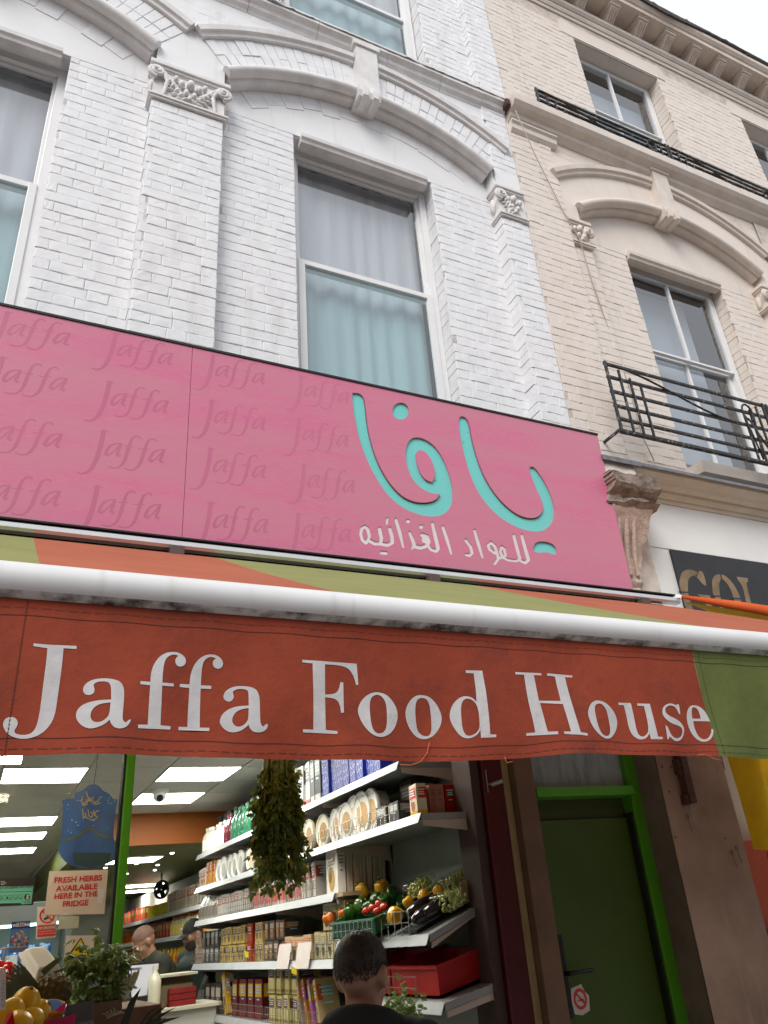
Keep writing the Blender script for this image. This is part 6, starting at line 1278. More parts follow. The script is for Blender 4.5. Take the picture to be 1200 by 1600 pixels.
for k in range(6):
    m = MB()
    for j in range(13):
        a, r_ = rnd.uniform(0, 6.28), 13 * math.sqrt(rnd.uniform(.02, 1)); x, y = 30.5 + r_ * math.cos(a), 1468.5 + r_ * 1.05 * math.sin(a); b, l = rnd.uniform(0, 6.28), rnd.uniform(1.4, 2.7)
        m.poly(quadP([(x + l * math.cos(b + c) * (1 if i % 2 else .7), y + l * math.sin(b + c) * (1 if i % 2 else .7)) for i, c in enumerate((0, 1.3, 2.6, 3.9, 5.2))], NY + .001 - k * .0001))
    m.build('globe_shapes', CFT[k], t, kind='stuff', fix=False)
t = sheet('camera_notice', [(97, 1526), (140, 1526), (149.5, 1461.5), (103.5, 1462)], PAPW, 'white security camera notice with yellow triangle behind the celery', 'notice', NY + .001)
YELP = mat('yellow_print', (.74, .56, .01), .5); m = MB(); m.poly(quadP(smooth_poly([(107.5, 1493), (139, 1493), (139.5, 1491), (127, 1465.5), (125.5, 1465.5), (107.5, 1491)], 1), NY)); m.build('triangle_border', BLKP, t, fix=False)
m = MB(); m.poly(quadP([(110, 1492), (137, 1492), (126.2, 1467.5)], NY - .0006)); m.build('triangle', YELP, t, fix=False)
m = MB(); m.poly(quadP([(117, 1483), (128, 1477), (129.5, 1480), (118.5, 1486.5)], NY - .001)); m.poly(quadP([(123, 1484), (126, 1483), (127, 1487.5), (130, 1488), (130, 1489), (124, 1488.5)], NY - .001)); m.build('camera_mark', BLKP, t, fix=False)
m = MB()
for a, b in ((1496, 1508), (1510.5, 1524)): m.poly(quadP([(103 - (a - 1496) * .12, b), (141 - (a - 1496) * .12, b - .5), (142 - (a - 1496) * .1, a - .5), (104 - (a - 1496) * .1, a)], NY))
m.build('yellow_panel', YELP, t, fix=False); lines(t, None, None, None, [('IMAGES ARE BEING', 106, 33, 1500.5), ('MONITORED', 106, 24, 1504), ('RECORDED', 106, 24, 1507)], BLKP, NY - .001, 2, .01)
sheet('small_notice', [(90, 1452), (122.5, 1449.5), (124, 1431), (92.5, 1432.5)], mat('pale_green_paper', (.48, .50, .38), .6, var=.1, vscale=30), 'small pale leaflet behind the herb notice', 'notice', NY + .003)
# blue festival lantern hanging in the window: gold lettering and arch on star-spotted blue; its figure is left out
LANT = mat('star_spotted_blue', (.035, .085, .30), .4, col2=(.05, .16, .42), vscale=9, speck=(60, (.5, .6, .75), .68, .74)); GOLDL = mat('gold_print', (.55, .40, .17), .5); OLIVE = mat('olive_arch', (.13, .14, .08), .6)
LY = .10; lz = lambda P: T(0, 70, 1210, 6.954, P)
lan = thing('hanging_lantern_card', atY(140, 1350, LY), 'blue festival card with gold Arabic writing hanging inside the window', 'decoration')
out = smooth_poly(lz([(525,105),(570,112),(610,150),(640,185),(690,200),(720,240),(745,270),(790,270),(785,330),(760,480),(740,700),(790,745),(800,880),(770,930),(640,990),(500,1030),(320,1000),(190,930),(135,800),(180,720),(190,560),(200,330),(190,285),(240,262),(320,262),(330,200),(400,180),(450,140),(480,112)]), 1)
m = MB(); v, f, ids = cdt([out]); f = [t for t, i_ in zip(f, ids) if i_]; m.v = [tuple(atY(p.x, p.y, LY)) for p in v]; m.f = [tuple(x) for x in f]; m.m = [0] * len(f); edge_walls(m, m.f, v, lambda p: tuple(atY(p[0], p[1], LY)), lambda p: tuple(atY(p[0], p[1], LY) + Vector((0, .003, 0)))); m.build('card', LANT, lan, fix=False)
m = MB(); P = stroke(lz([(220,715),(350,680),(440,610),(488,560),(560,640),(690,690)]), 4.2)
for q_ in P: m.poly(quadP(q_, LY - .002))
m.build('arch', OLIVE, lan, fix=False)
m = MB()
for path in ([(600,250),(580,290),(540,305),(510,280),(530,245)], [(600,310),(560,325),(520,315)], [(500,250),(470,280),(440,300),(410,330)], [(450,190),(470,250),(500,300)], [(410,240),(400,300),(420,340),(460,320),(455,270)], [(470,290),(520,270)],
             [(590,395),(560,400),(540,440),(570,460),(540,495),(490,490)], [(530,390),(540,450)], [(470,385),(480,450),(510,470),(520,430),(500,410)], [(440,420),(450,470),(480,480)], [(410,375),(420,480)], [(420,480),(450,440)]):
    for q_ in stroke(lz(path), 1.7, 5): m.poly(quadP(q_, LY - .002))
m.build('gold_writing', GOLDL, lan, fix=False)
m = MB()
for k in range(26):
    x, y = rnd.choice([(rnd.uniform(240, 400), rnd.uniform(200, 450)), (rnd.uniform(600, 780), rnd.uniform(200, 320)), (rnd.uniform(240, 740), rnd.uniform(480, 650))]); px, py = lz([(x, y)])[0]; r_ = rnd.uniform(.5, 1.2); m.poly(quadP([(px + r_ * math.cos(a), py + r_ * math.sin(a)) for a in [i * 1.047 for i in range(6)]], LY - .0015))
m.build('stars', gm((.6, .7, .8)), lan, kind='stuff', fix=False)
m = MB(); px = lz([(300,850),(720,850),(700,960),(500,1020),(330,980)]); m.poly(quadP(px, LY - .001)); m.build('dark_ground', gm((.04, .07, .08)), lan, fix=False)
m = MB(); a = atY(146.5, 1228, LY); m.tube([a, a + Vector((.03, .1, .55))], .0015, 4); m.build('string', BLKP, lan)
# ---------------------------------------------------------------- leaves
LEAFD = mat('dark_herb_leaf', (.085, .125, .016), .5, col2=(.15, .18, .028), vscale=14, transl=.25); LEAFY = mat('yellowing_herb_leaf', (.36, .33, .045), .55, col2=(.24, .25, .035), vscale=14, transl=.25)
STALK = mat('herb_stalk', (.40, .38, .12), .5, var=.25, vscale=12); LEAFB = mat('bright_celery_leaf', (.12, .20, .035), .45, col2=(.20, .28, .07), vscale=16, transl=.25); STALKB = mat('celery_stalk', (.34, .40, .17), .45, var=.2, vscale=12)
LEAFO = [(0, 0), (.16, .10), (.22, .34), (.36, .20), (.44, .40), (.58, .22), (.70, .28), (.82, .12), (1, 0)]
def leaf(mb, p, d, up, s):
    """celery leaf: three toothed, folded leaflets on one stem"""
    d = d.normalized(); sd_ = d.cross(up)
    if sd_.length < 1e-4: sd_ = d.orthogonal()
    sd_.normalize(); n = sd_.cross(d)
    for ang, sc, st_ in ((0, 1.0, .25), (.85, .72, .12), (-.85, .72, .12)):
        dd = d * math.cos(ang) + sd_ * math.sin(ang); ss = sd_ * math.cos(ang) - d * math.sin(ang); o_ = p + d * (st_ * s); z_ = s * sc; base = len(mb.v); N_ = len(LEAFO)
        mid = [o_ + dd * (a * z_) - n * (.35 * a * a * z_) for a, b in LEAFO]
        L_ = [m_ + ss * (b * z_ * .8) - n * (.3 * b * z_) for m_, (a, b) in zip(mid, LEAFO)]; R_ = [m_ - ss * (b * z_ * .8) - n * (.3 * b * z_) for m_, (a, b) in zip(mid, LEAFO)]
        mb.v += [tuple(q_) for q_ in mid + L_ + R_]
        for k in range(N_ - 1):
            mb.f += [(base + k, base + k + 1, base + N_ + k + 1, base + N_ + k), (base + k, base + 2*N_ + k, base + 2*N_ + k + 1, base + k + 1)]; mb.m += [mb.cm, mb.cm]
hb = thing('herb_bunch', atY(432, 1190, -.30), 'big drooping bunch of dark celery herbs hanging upside down under the awning', 'herbs')
ld, ly, stk = MB(), MB(), MB(); top = atY(433, 1165, -.30); kx = .00275
tie = top + Vector((0, 0, .06))
for k in range(60):
    a = rnd.uniform(0, 6.28); u = rnd.random() ** .6; L_ = rnd.uniform(.30, .58); rx = .080 * u
    p0 = tie + Vector((.05 * u * math.cos(a), .045 * u * math.sin(a), rnd.uniform(0, .05))); p1 = tie + Vector((rx * .8 * math.cos(a), rx * .7 * math.sin(a), -.2)); p2 = tie + Vector((rx * 1.1 * math.cos(a) + rnd.uniform(-.02, .02), rx * math.sin(a), -L_ - .02))
    stk.tube([p0, p0.lerp(p1, .5), p1, p1.lerp(p2, .5), p2], [.0075, .007, .006, .004, .002], 6)
    for j in range(26):
        t_ = .30 + .70 * (j / 25) ** .8 + rnd.uniform(-.03, .03); q_ = (p1.lerp(p2, (t_ - .4) / .6) if t_ > .4 else p0.lerp(p1, t_ / .4)) if t_ < 1 else p2
        d = Vector((rnd.uniform(-1, 1) + .5 * math.cos(a), rnd.uniform(-1, .7) + .4 * math.sin(a), rnd.uniform(-2.2, -.2))); out_ = q_ + d.normalized() * rnd.uniform(.005, .035)
        leaf(ly if rnd.random() < (.55 if t_ < .55 else .16) else ld, out_, d, Vector((rnd.uniform(-1, 1), rnd.uniform(-1, 1), rnd.uniform(-.2, 1))), rnd.uniform(.022, .042))
stk.build('stalks', STALK, hb, smooth=True, kind='stuff', fix=False); ld.build('dark_leaves', LEAFD, hb, kind='stuff', fix=False); ly.build('yellow_leaves', LEAFY, hb, kind='stuff', fix=False)
MB().tube([tie + Vector((0, 0, .03)), tie + Vector((.0, .0, .5))], .003, 5).build('string', BLKP, hb)
MB().tube([tie + Vector((.052 * math.cos(a), .048 * math.sin(a), .02)) for a in [i * .45 for i in range(14)]], .006, 6, closed=True).build('tie', gm((.05, .25, .5)), hb)
# ---------------------------------------------------------------- street display at lower left
CRW = mat('old_crate_wood', (.22, .12, .075), .8, var=.25, vscale=9, stretch=(1, 4, 4), bump=.3)
ds = thing('display_stand', (.15, -.75, 0), 'stepped fruit display in front of the shop window', 'stand')
MB().box(-1.2, .62, -.55, -.12, 0, 1.50, .004).build('back_tier', CRW, ds); MB().box(-1.2, .47, -1.0, -.552, 0, 1.455, .004).build('middle_tier', CRW, ds); MB().box(-1.2, .30, -1.45, -1.002, 0, 1.495, .004).build('front_tier', CRW, ds)
m = MB()
for k in range(12):
    x = -.3 + k * .04; m.tube([(x, -.32, 1.50), (x + .012, -.36, 1.70)], .002, 5)
for z in (1.56, 1.70): m.tube([(-.35, -.33 - (z - 1.5) * .2, z), (.21, -.33 - (z - 1.5) * .2, z)], .0028, 5)
m.build('wire_basket', WIRE, label='chrome wire basket of red fruit at the left edge', cat='basket')
for k in range(26): MB().ball((-.25 + rnd.uniform(0, .42), -.28 + rnd.uniform(-.03, .1), 1.53 + rnd.uniform(0, .12)), .03, 12, 8).build('red_fruit', gm((.42, .03, .02), .3, 1), label='small dark red fruit behind the wire basket', cat='fruit', group='red fruit behind the wire basket', smooth=True)
# foam tray tilted on the pineapples
tr = thing('foam_tray', atY(70, 1520, -.75), 'white foam tray propped at an angle above the pineapples', 'tray'); FOAM = mat('white_foam', (.78, .76, .68), .5, var=.05, vscale=20, bump=.15, bscale=60)
c4 = [atY(29, 1487, -.72), atY(68, 1481, -.68), atY(98, 1522, -.80), atY(56, 1531, -.84)]
ux = (c4[1] - c4[0]); vz = (c4[3] - c4[0]); nn = ux.cross(vz).normalized(); nn = nn if nn.y < 0 else -nn
def trf(u, v):
    e = min(u, 1 - u, v, 1 - v); hh = -.018 * max(0, min(1, (e - .06) / .08)); a_ = c4[0].lerp(c4[1], u); b_ = c4[3].lerp(c4[2], u); r_ = .003 * (1 if e < .03 else 0); return a_.lerp(b_, v) - nn * (hh * 1.0) - nn * r_
m = MB(); m.grid(trf, 22, 22); m.grid(lambda u, v: Vector(trf(u, v)) - nn * .004, 22, 22); m.build('tray', FOAM, tr, smooth=True)
# pineapples
PINE = mat('pineapple_skin', (.17, .12, .03), .65, col2=(.09, .085, .03), vscale=30); PLEAF = mat('pineapple_leaf', (.17, .20, .12), .5, var=.3, vscale=20)
def pineapple(c, r_, tilt, label):
    t = thing('pineapple', c - Vector((0, 0, r_ * 1.2)), label, 'pineapple'); A = Matrix.Rotation(tilt, 3, 'Y') @ Matrix.Rotation(R(12), 3, 'X'); m = MB(); m.ball(c, (r_ * .96, r_ * .96, r_ * 1.28), 16, 12, A)
    m.build('body', PINE, t, smooth=True); m = MB(); rows_ = 9
    for i in range(rows_):
        th = math.pi * (i + .8) / (rows_ + .6); n = max(4, int(13 * math.sin(th)))
        for k in range(n):
            a = 2 * math.pi * (k + .5 * (i % 2)) / n; nrm = Vector((math.sin(th) * math.cos(a), math.sin(th) * math.sin(a), math.cos(th))); p = Vector((nrm.x * r_, nrm.y * r_, nrm.z * r_ * 1.3)); s_ = r_ * .24
            e1 = nrm.orthogonal().normalized() if abs(nrm.z) > .98 else Vector((-math.sin(a), math.cos(a), 0)); e2 = nrm.cross(e1); q_ = [p + e1 * s_, p + e2 * s_ * .9, p - e1 * s_, p - e2 * s_ * .9]; tip = p + nrm * s_ * .55 - e2 * s_ * .15
            n0 = len(m.v); m.v += [tuple(c + A @ x) for x in q_ + [tip]]; m.f += [(n0, n0+1, n0+4), (n0+1, n0+2, n0+4), (n0+2, n0+3, n0+4), (n0+3, n0, n0+4)]; m.m += [0] * 4
    m.build('scales', PINE, t, kind='stuff', fix=False); m = MB()
    for k in range(22):
        a = rnd.uniform(0, 6.28); d = Vector((math.cos(a) * rnd.uniform(.2, .7), math.sin(a) * rnd.uniform(.2, .7), 1)).normalized(); b0 = c + A @ Vector((0, 0, r_ * 1.2)); L_ = rnd.uniform(.06, .12); sd_ = (A @ d).cross(Vector((0, 1, .3))).normalized() * .008; e = b0 + A @ d * L_
        m.poly([b0 - sd_, b0 + sd_, (b0 + e) / 2 + sd_ * .8, e, (b0 + e) / 2 - sd_ * .8])
    m.build('crown', PLEAF, t, fix=False); return t
pineapple(atY(83, 1548, -.86), .038, R(-75), 'large pineapple in the middle of the street display'); pineapple(atY(21, 1546, -.80), .027, R(80), 'smaller pineapple behind the yellow fruit at the left edge')
QU = mat('yellow_quince_skin', (.80, .50, .02), .38, col2=(.72, .42, .015), vscale=12, speck=(30, (.30, .16, .02), .66, .76), bump=.1, bscale=40)
for i, (px, py, Y, r_, lb) in enumerate(((40, 1566, -1.15, .033, 'topmost yellow quince of the pile'), (17, 1582, -1.2, .031, 'yellow quince at the left, second from the top'), (61, 1580, -1.12, .026, 'small lumpy yellow quince at the right of the pile'), (50, 1594, -1.2, .027, 'cut yellow quince showing pale flesh at the bottom'), (30, 1602, -1.25, .03, 'lowest yellow quince cut off by the frame'), (0, 1603, -1.22, .033, 'yellow quince at the bottom left corner'))):
    c = atY(px, py, Y); A = Matrix.Rotation(R(25 * (-1) ** i), 3, 'X') @ Matrix.Rotation(R(15 + 20 * i), 3, 'Y')
    def fn(u, v):
        a, th = 2*math.pi*u, math.pi*v; rr = math.sin(th) * (1 + .05 * math.cos(5*a) + .04 * math.cos(2*a + i)) * (1 - .18 * math.cos(th)); z = math.cos(th) * 1.08 - .16 * math.exp(-(th/.35)**2); return c + A @ Vector((rr*math.cos(a), rr*math.sin(a), z)) * r_
    m = MB(); m.grid(fn, 22, 14); o = m.build('quince', QU, smooth=True, label=lb, cat='quince', group='yellow quinces on the display'); m = MB(); m.ball(c + A @ Vector((0, 0, .9 * r_)), .006, 8, 6); m.build('stem_end', CRW, o)
m = MB(); c = atY(14, 1598, -1.3)
m.add([c + Vector((-.02, 0, -.03)), c + Vector((.02, 0, -.03)), c + Vector((.005, -.01, .02)), c + Vector((-.005, .01, .02))], [(0, 1, 2), (0, 2, 3), (1, 3, 2)]); m.build('red_wrapper', gm((.45, .03, .02), .5), label='torn red tissue wrapper among the quinces', cat='wrapper')
# celery heads
ce_ = thing('celery_bunch', atY(150, 1560, -.62), 'leafy bright celery in the street display before the camera notice', 'celery'); lb_, sb_ = MB(), MB()
for (bx_, by_, tx, ty, n) in ((108, 1545, 125, 1500, 42), (128, 1555, 135, 1505, 46), (170, 1545, 160, 1482, 60), (165, 1560, 178, 1500, 60), (150, 1575, 185, 1525, 60), (140, 1580, 150, 1565, 50), (110, 1575, 112, 1562, 40), (175, 1570, 140, 1560, 40)):
    Yb = -.62 + rnd.uniform(-.05, .05); a, b = atY(bx_, by_, Yb), atY(tx, ty, Yb - .05); mid = a.lerp(b, .6) + Vector((0, -.01, .02)); tip = b + Vector((rnd.uniform(-.02, .03), -.03, -.03)); pts = [a, mid, b, tip]
    sb_.tube(pts, [.006, .005, .004, .002], 6)
    for k in range(n):
        q_ = b.lerp(mid, rnd.random() * .9) + Vector((rnd.gauss(0, .026), rnd.gauss(0, .026), rnd.gauss(-.008, .022))); leaf(lb_, q_, Vector((rnd.uniform(-1, 1), rnd.uniform(-1, .5), rnd.uniform(-1, .4))), Vector((rnd.uniform(-.6, .6), rnd.uniform(-1, 0), 1)), rnd.uniform(.022, .036))
sb_.build('stalks', STALKB, ce_, smooth=True, kind='stuff', fix=False); lb_.build('leaves', LEAFB, ce_, kind='stuff', fix=False)
fn_ = thing('fennel_bulb', atY(195, 1545, -.62), 'white fennel bulb with pale green fan at the right of the celery', 'fennel'); m = MB()
for k in range(7): a = atY(197, 1538 - 3 * abs(k - 3), -.66); m.ball(a + Vector((.008 * (k - 3), 0, -.01)), (.007, .012, .035), 8, 6, Matrix.Rotation(R(8 * (k - 3)), 3, 'Y'))
m.build('bulb', gm((.60, .62, .45), .4), fn_, smooth=True); m = MB()
for k in range(6): a = atY(190, 1525, -.64); m.tube([a, a + Vector((.012 * (k - 2.5), -.01, .04)), a + Vector((.02 * (k - 2.5), -.02, .055))], [.007, .005, .003], 6)
m.build('stalks', gm((.40, .48, .22), .4), fn_, smooth=True)
# packs, box and jar lid among the produce
m = MB(); m.poly(quadP([(98, 1582), (150, 1612), (66, 1612), (72, 1588)], -.98)); m.box(-.5, -.49, 0, .01, 0, .01) if False else None
pk = thing('sweet_packet', atY(100, 1600, -1.0), 'shiny pink and black packet lying below the pineapple', 'packet'); c = atY(95, 1604, -1.02)
MB().obox(c, (.075, .01, .006), (.005, .05, .02), (0, -.01, .022)).build('packet', gm((.02, .012, .02), .3, 1), pk); MB().obox(c + Vector((-.02, -.062, .012)), (.045, .0, .004), (.0, .002, .0), (0, 0, .010)).build('pink_band', gm((.50, .02, .16), .35, 1), pk); m = MB(); a = atY(84, 1582, -1.05); m.poly([a + Vector((-.02, 0, -.01)), a + Vector((.025, 0, 0)), a + Vector((.03, .01, .022))]); m.build('pink_flap', gm((.60, .03, .22), .35, 1), pk, fix=False)
jl = thing('jar', atY(82, 1578, -1.0), 'jar with blue and gold lid in front of the large pineapple', 'jar'); c = atY(82, 1574, -1.02); m = MB(); m.lathe([(.030, -.06), (.032, -.004), (.033, 0), (.033, .004), (.028, .006)], c, 22, (.1, -.5, 1)); m.build('body', gm((.45, .33, .08), .3, 1), jl, smooth=40); m = MB(); m.lathe([(.024, .0065), (.002, .007)], c, 20, (.1, -.5, 1)); m.build('lid_print', gm((.10, .17, .42), .4), jl)
gb = thing('produce_box', atY(165, 1590, -.85), 'grey brown cardboard box with leaf print at the bottom of the display', 'box'); c = [atY(146, 1568, -.80), atY(191, 1561, -.80), atY(190, 1612, -.80), atY(146, 1612, -.80)]; m = MB(); m.poly(c); m.add([p + Vector((0, .12, 0)) for p in c], [(3, 2, 1, 0)]); m.poly([c[0], c[3], c[3] + Vector((0, .12, 0)), c[0] + Vector((0, .12, 0))]); m.poly([c[1], c[2], c[2] + Vector((0, .12, 0)), c[1] + Vector((0, .12, 0))]); m.build('carton', mat('grey_brown_card', (.20, .155, .12), .7, var=.15, vscale=20), gb)
m = MB()
for k in range(7): a = atY(168 + 2 * k, 1592 - k, -.805); e = atY(160 + 6 * k, 1575 + abs(k - 3) * 3, -.805); m.tube([a, a.lerp(e, .5) + Vector((.004, 0, .004)), e], .0016, 4)
m.build('leaf_print', gm((.5, .55, .42)), gb)
DLEAF = mat('dark_strap_leaf', (.015, .022, .012), .45, col2=(.05, .055, .03), vscale=12); dp = thing('strap_leaves', atY(230, 1600, -.9), 'dark pineapple crown leaves sticking up at the bottom of the doorway', 'leaves')
for k, (a, b, w_) in enumerate((((192, 1606), (221, 1542), .022), ((212, 1612), (252, 1568), .008), ((218, 1612), (270, 1565), .009), ((225, 1612), (278, 1572), .010), ((215, 1612), (262, 1590), .010), ((230, 1612), (285, 1588), .012), ((222, 1612), (245, 1580), .007))):
    p, q_ = atY(*a, -.95), atY(*b, -.95); sd_ = (q_ - p).cross(Vector((0, 1, 0))).normalized() * w_ * .5; mdl = p.lerp(q_, .5) + Vector((-.004, -.01, .008)); m = MB(); m.poly([p - sd_, p + sd_, mdl + sd_ * .8, mdl - sd_ * .8]); m.poly([mdl - sd_ * .8, mdl + sd_ * .8, q_]); m.build('leaf', DLEAF, dp, fix=False)
m = MB(); c = [atY(-30, 1580, -1.35), atY(9, 1578, -1.35), atY(9, 1513, -1.35), atY(-30, 1516, -1.35)]; m.poly(c); m.add([p + Vector((0, .002, 0)) for p in c], [(3, 2, 1, 0)]); pcd = m.build('price_card', PAPW, label='white price card with blue writing at the left edge', cat='card', fix=False)
m = MB()
for k in range(12):
    y = 1533 + k * 3.6
    for P in stroke([(1 + rnd.uniform(0, 2), y), (3, y + rnd.uniform(-1, 1)), (6, y + rnd.uniform(-1.2, 1.2)), (7.5, y)], .7, 4): m.poly(quadP(P, -1.352))
m.build('blue_writing', gm((.05, .15, .45)), pcd, fix=False)
# parsley beside the man
ps = thing('parsley_bunch', (1.62, -.05, 1.0), 'green parsley in the shade at the right shoulder of the man', 'parsley'); m = MB(); s = MB()
for k in range(240):
    c = atY(625 + rnd.gauss(0, 16), 1588 + rnd.gauss(0, 18), -.02) + Vector((0, rnd.uniform(-.06, .06), 0)); leaf(m, c, Vector((rnd.uniform(-1, 1), rnd.uniform(-1, .3), rnd.uniform(-.6, 1))), Vector((0, -1, 1)), rnd.uniform(.018, .032))
for k in range(14): c = atY(600 + k * 3, 1570, -.02); s.tube([c + Vector((0, 0, -.25)), c], .002, 4)
m.build('leaves', LEAFB, ps, kind='stuff', fix=False); s.build('stalks', STALKB, ps, fix=False)
MB().box(1.4, 1.95, -.12, .1, 0, 1.22).build('herb_crate', CRW, label='wooden stand holding the parsley under the red crates', cat='crate')

# lit strip lamp under the awning, at the left edge of the picture
WARM = mat('lit_warm_tube', (1.0, .90, .66), .5, emit=42.0); al = thing('strip_lamp', (-.12, -.4, 2.33), 'glowing warm strip lamp under the awning at the left edge', 'lamp'); c = atY(14, 1186, -.40)
MB().tube([(c.x - .75, -.40, c.z), (c.x + .04, -.40, c.z)], .016, 12).build('tube', WARM, al, smooth=50); MB().box(c.x - .8, c.x + .06, -.43, -.37, c.z + .018, c.z + .05, .004).build('housing', UPVC, al)
MB().bar((c.x - .4, -.40, c.z + .05), (c.x - .4, -.30, 3.05), .01).build('hanger', SHADE, al)
# ================================================================ the counter at the back
WHT = mat('white_counter', (.55, .55, .50), .4, var=.1, vscale=4)
ct = thing('shop_counter', (1.6, 4.2, 0), 'pale shop counter with till in front of the two shopkeepers', 'counter')
MB().box(1.15, 1.95, 3.95, 4.45, 0, 1.22, .006).build('body', WHT, ct); MB().box(1.12, 1.98, 3.9, 4.5, 1.222, 1.25, .004).build('top', mat('counter_top', (.55, .52, .42), .4, var=.1, vscale=5), ct)
mn = thing('monitor', atY(225, 1560, 4.0), 'grey till screen standing on the counter', 'monitor'); a, b, c, d = [atY(x, y, 4.02) for x, y in ((204, 1562), (243, 1556), (251, 1502), (198, 1506))]
m = MB(); m.poly([a, b, c, d]); q_ = Vector((0, .03, 0)); m.poly([d + q_, c + q_, b + q_, a + q_]); m.poly([d, c, c + q_, d + q_]); m.poly([c, b, b + q_, c + q_]); m.poly([b, a, a + q_, b + q_]); m.poly([a, d, d + q_, a + q_]); m.build('case', BLK, mn)
def ins(u, v): return a.lerp(b, u).lerp(d.lerp(c, u), v) + Vector((0, -.003, 0))
m = MB(); m.poly([ins(.05, .06), ins(.95, .06), ins(.95, .94), ins(.05, .94)]); m.build('screen', mat('lit_screen', (.42, .42, .46), .3, emit=.25), mn, fix=False)
m = MB(); m.poly([ins(.05, .80), ins(.45, .80), ins(.45, .87), ins(.05, .87)]); m.build('screen_bar', gm((.08, .08, .09)), mn, fix=False); m = MB(); m.poly([ins(.62, .06), ins(.95, .06), ins(.95, .45), ins(.80, .45), ins(.66, .28)]); m.build('screen_logo', gm((.6, .34, .03)), mn, fix=False)
m = MB(); e = ins(.5, 0); m.box(e.x - .05, e.x + .05, 3.98, 4.1, 1.25, e.z + .01); m.build('foot', BLK, mn)
bx2 = thing('till_tray', atY(265, 1560, 4.1), 'dark wooden box with pale lid holding maroon packets, on the counter', 'box'); p = atY(265, 1555, 4.1); MB().box(p.x - .13, p.x + .17, 4.05, 4.3, 1.25, 1.40, .004).build('box', mat('olive_wood', (.16, .12, .06), .6, var=.2, vscale=6), bx2); MB().box(p.x - .17, p.x + .2, 4.0, 4.35, 1.455, 1.475, .003).build('lid', gm((.42, .40, .32)), bx2); MB().box(p.x - .1, p.x + .16, 4.1, 4.3, 1.402, 1.454).build('inner', gm((.10, .07, .04)), bx2)
for k in range(3): MB().box(p.x - .03, p.x + .18, 3.96, 4.04, 1.252 + k * .042, 1.29 + k * .042, .002).build('maroon_packet', gm((.16, .02, .02)), label=('lowest', 'middle', 'topmost')[k] + ' maroon packet stacked beside the till', cat='packet', group='maroon packets beside the till')
bo = bottle(.05, .24, (.62, .60, .50), (.6, .58, .5)); bo.location = atY(241, 1552, 3.98) - Vector((.05, 0, .05)); bo.location.z = 1.25; bo.scale = (1, 1, 1.25); _tags(bo, 'white plastic bottle standing before the till screen', 'bottle')
# rear shelves behind the shopkeepers, with stock
rs = thing('rear_shelving', (2.6, 8, 0), 'white rear wall shelving stocked with packets and tins behind the shopkeepers', 'shelving'); RSX = 2.44
MB().box(RSX + .30, RSX + .33, 5.4, 13.5, 0, 2.5).build('back_panel', INW, rs)
for z in (1.1, 1.45, 1.78, 2.06): MB().box(RSX, RSX + .30, 5.4, 13.5, z - .025, z, .003).build('shelf', WHT, rs); MB().box(RSX - .012, RSX - .001, 5.4, 13.5, z - .035, z + .012).build('price_strip', gm((.62, .66, .66)), rs)
KINDS = [(lambda: carton(.16, .14, .26, (.50, .44, .36), (.45, .12, .08), (.4, .36, .28)), 'beige cracker carton'), (lambda: tin(.08, .17, (.55, .50, .04), (.6, .56, .10)), 'yellow tin'), (lambda: bag(.15, .1, .22, (.50, .32, .06), (.5, .1, .04)), 'orange snack bag'), (lambda: bag(.14, .1, .2, (.05, .05, .05), (.3, .3, .28)), 'black snack bag'), (lambda: carton(.13, .12, .2, (.34, .05, .05), (.5, .4, .1), (.5, .3, .1)), 'red carton'), (lambda: bottle(.05, .26, (.5, .48, .3), (.5, .1, .05), (.6, .5, .2)), 'pale sauce bottle'), (lambda: tin(.06, .13, (.2, .28, .12), (.5, .4, .2)), 'green tin')]
plan = {2.06: [(6.1, 7.0, 3, 5), (7.0, 8.8, 0, 9), (8.9, 10.2, 1, 8), (10.3, 13, 4, 14)], 1.78: [(5.8, 7.0, 2, 7), (7.0, 8.6, 5, 10), (8.6, 10.4, 4, 10), (10.4, 13, 2, 12)], 1.45: [(5.8, 7.6, 6, 11), (7.7, 9.6, 2, 10), (9.7, 13, 5, 16)], 1.1: [(5.8, 13, 4, 22)]}
wd = {2.06: 'top', 1.78: 'second', 1.45: 'third', 1.1: 'lowest'}
for z, runs in plan.items():
    for y0, y1, k, n in runs:
        lb = f'{KINDS[k][1]} on the {wd[z]} rear shelf' + (', far end' if y0 > 10 else ''); row(KINDS[k][0](), y0, y1, n, z, lb, KINDS[k][1].split()[-1], lb + ' row', x=RSX + .03)
# ================================================================ people
SKIN = mat('skin', (.40, .215, .145), .5, col2=(.34, .17, .11), vscale=9, bump=.15, bscale=90); SKIN2 = mat('skin_tan', (.33, .175, .11), .5, var=.1, vscale=9)
HAIR = mat('dark_hair', (.036, .026, .020), .5, var=.4, vscale=60, bump=.8, bscale=160, stretch=(1, 1, .5)); STUB = mat('stubble', (.16, .085, .06), .7, var=.3, vscale=70)
NAPE = mat('faded_nape', (.085, .05, .036), .7, col2=(.24, .13, .088), vscale=34, low=.38, high=.64)
HOOD = mat('black_hoodie', (.012, .012, .014), .9, var=.25, vscale=9, bump=.4, bscale=70); JEAN = mat('dark_trousers', (.02, .022, .03), .9, var=.2, vscale=10); JACK = mat('dark_olive_jacket', (.028, .030, .022), .9, var=.2, vscale=9, bump=.3, bscale=60); JACK2 = mat('dark_green_coat', (.022, .035, .030), .9, var=.2, vscale=9, bump=.3)
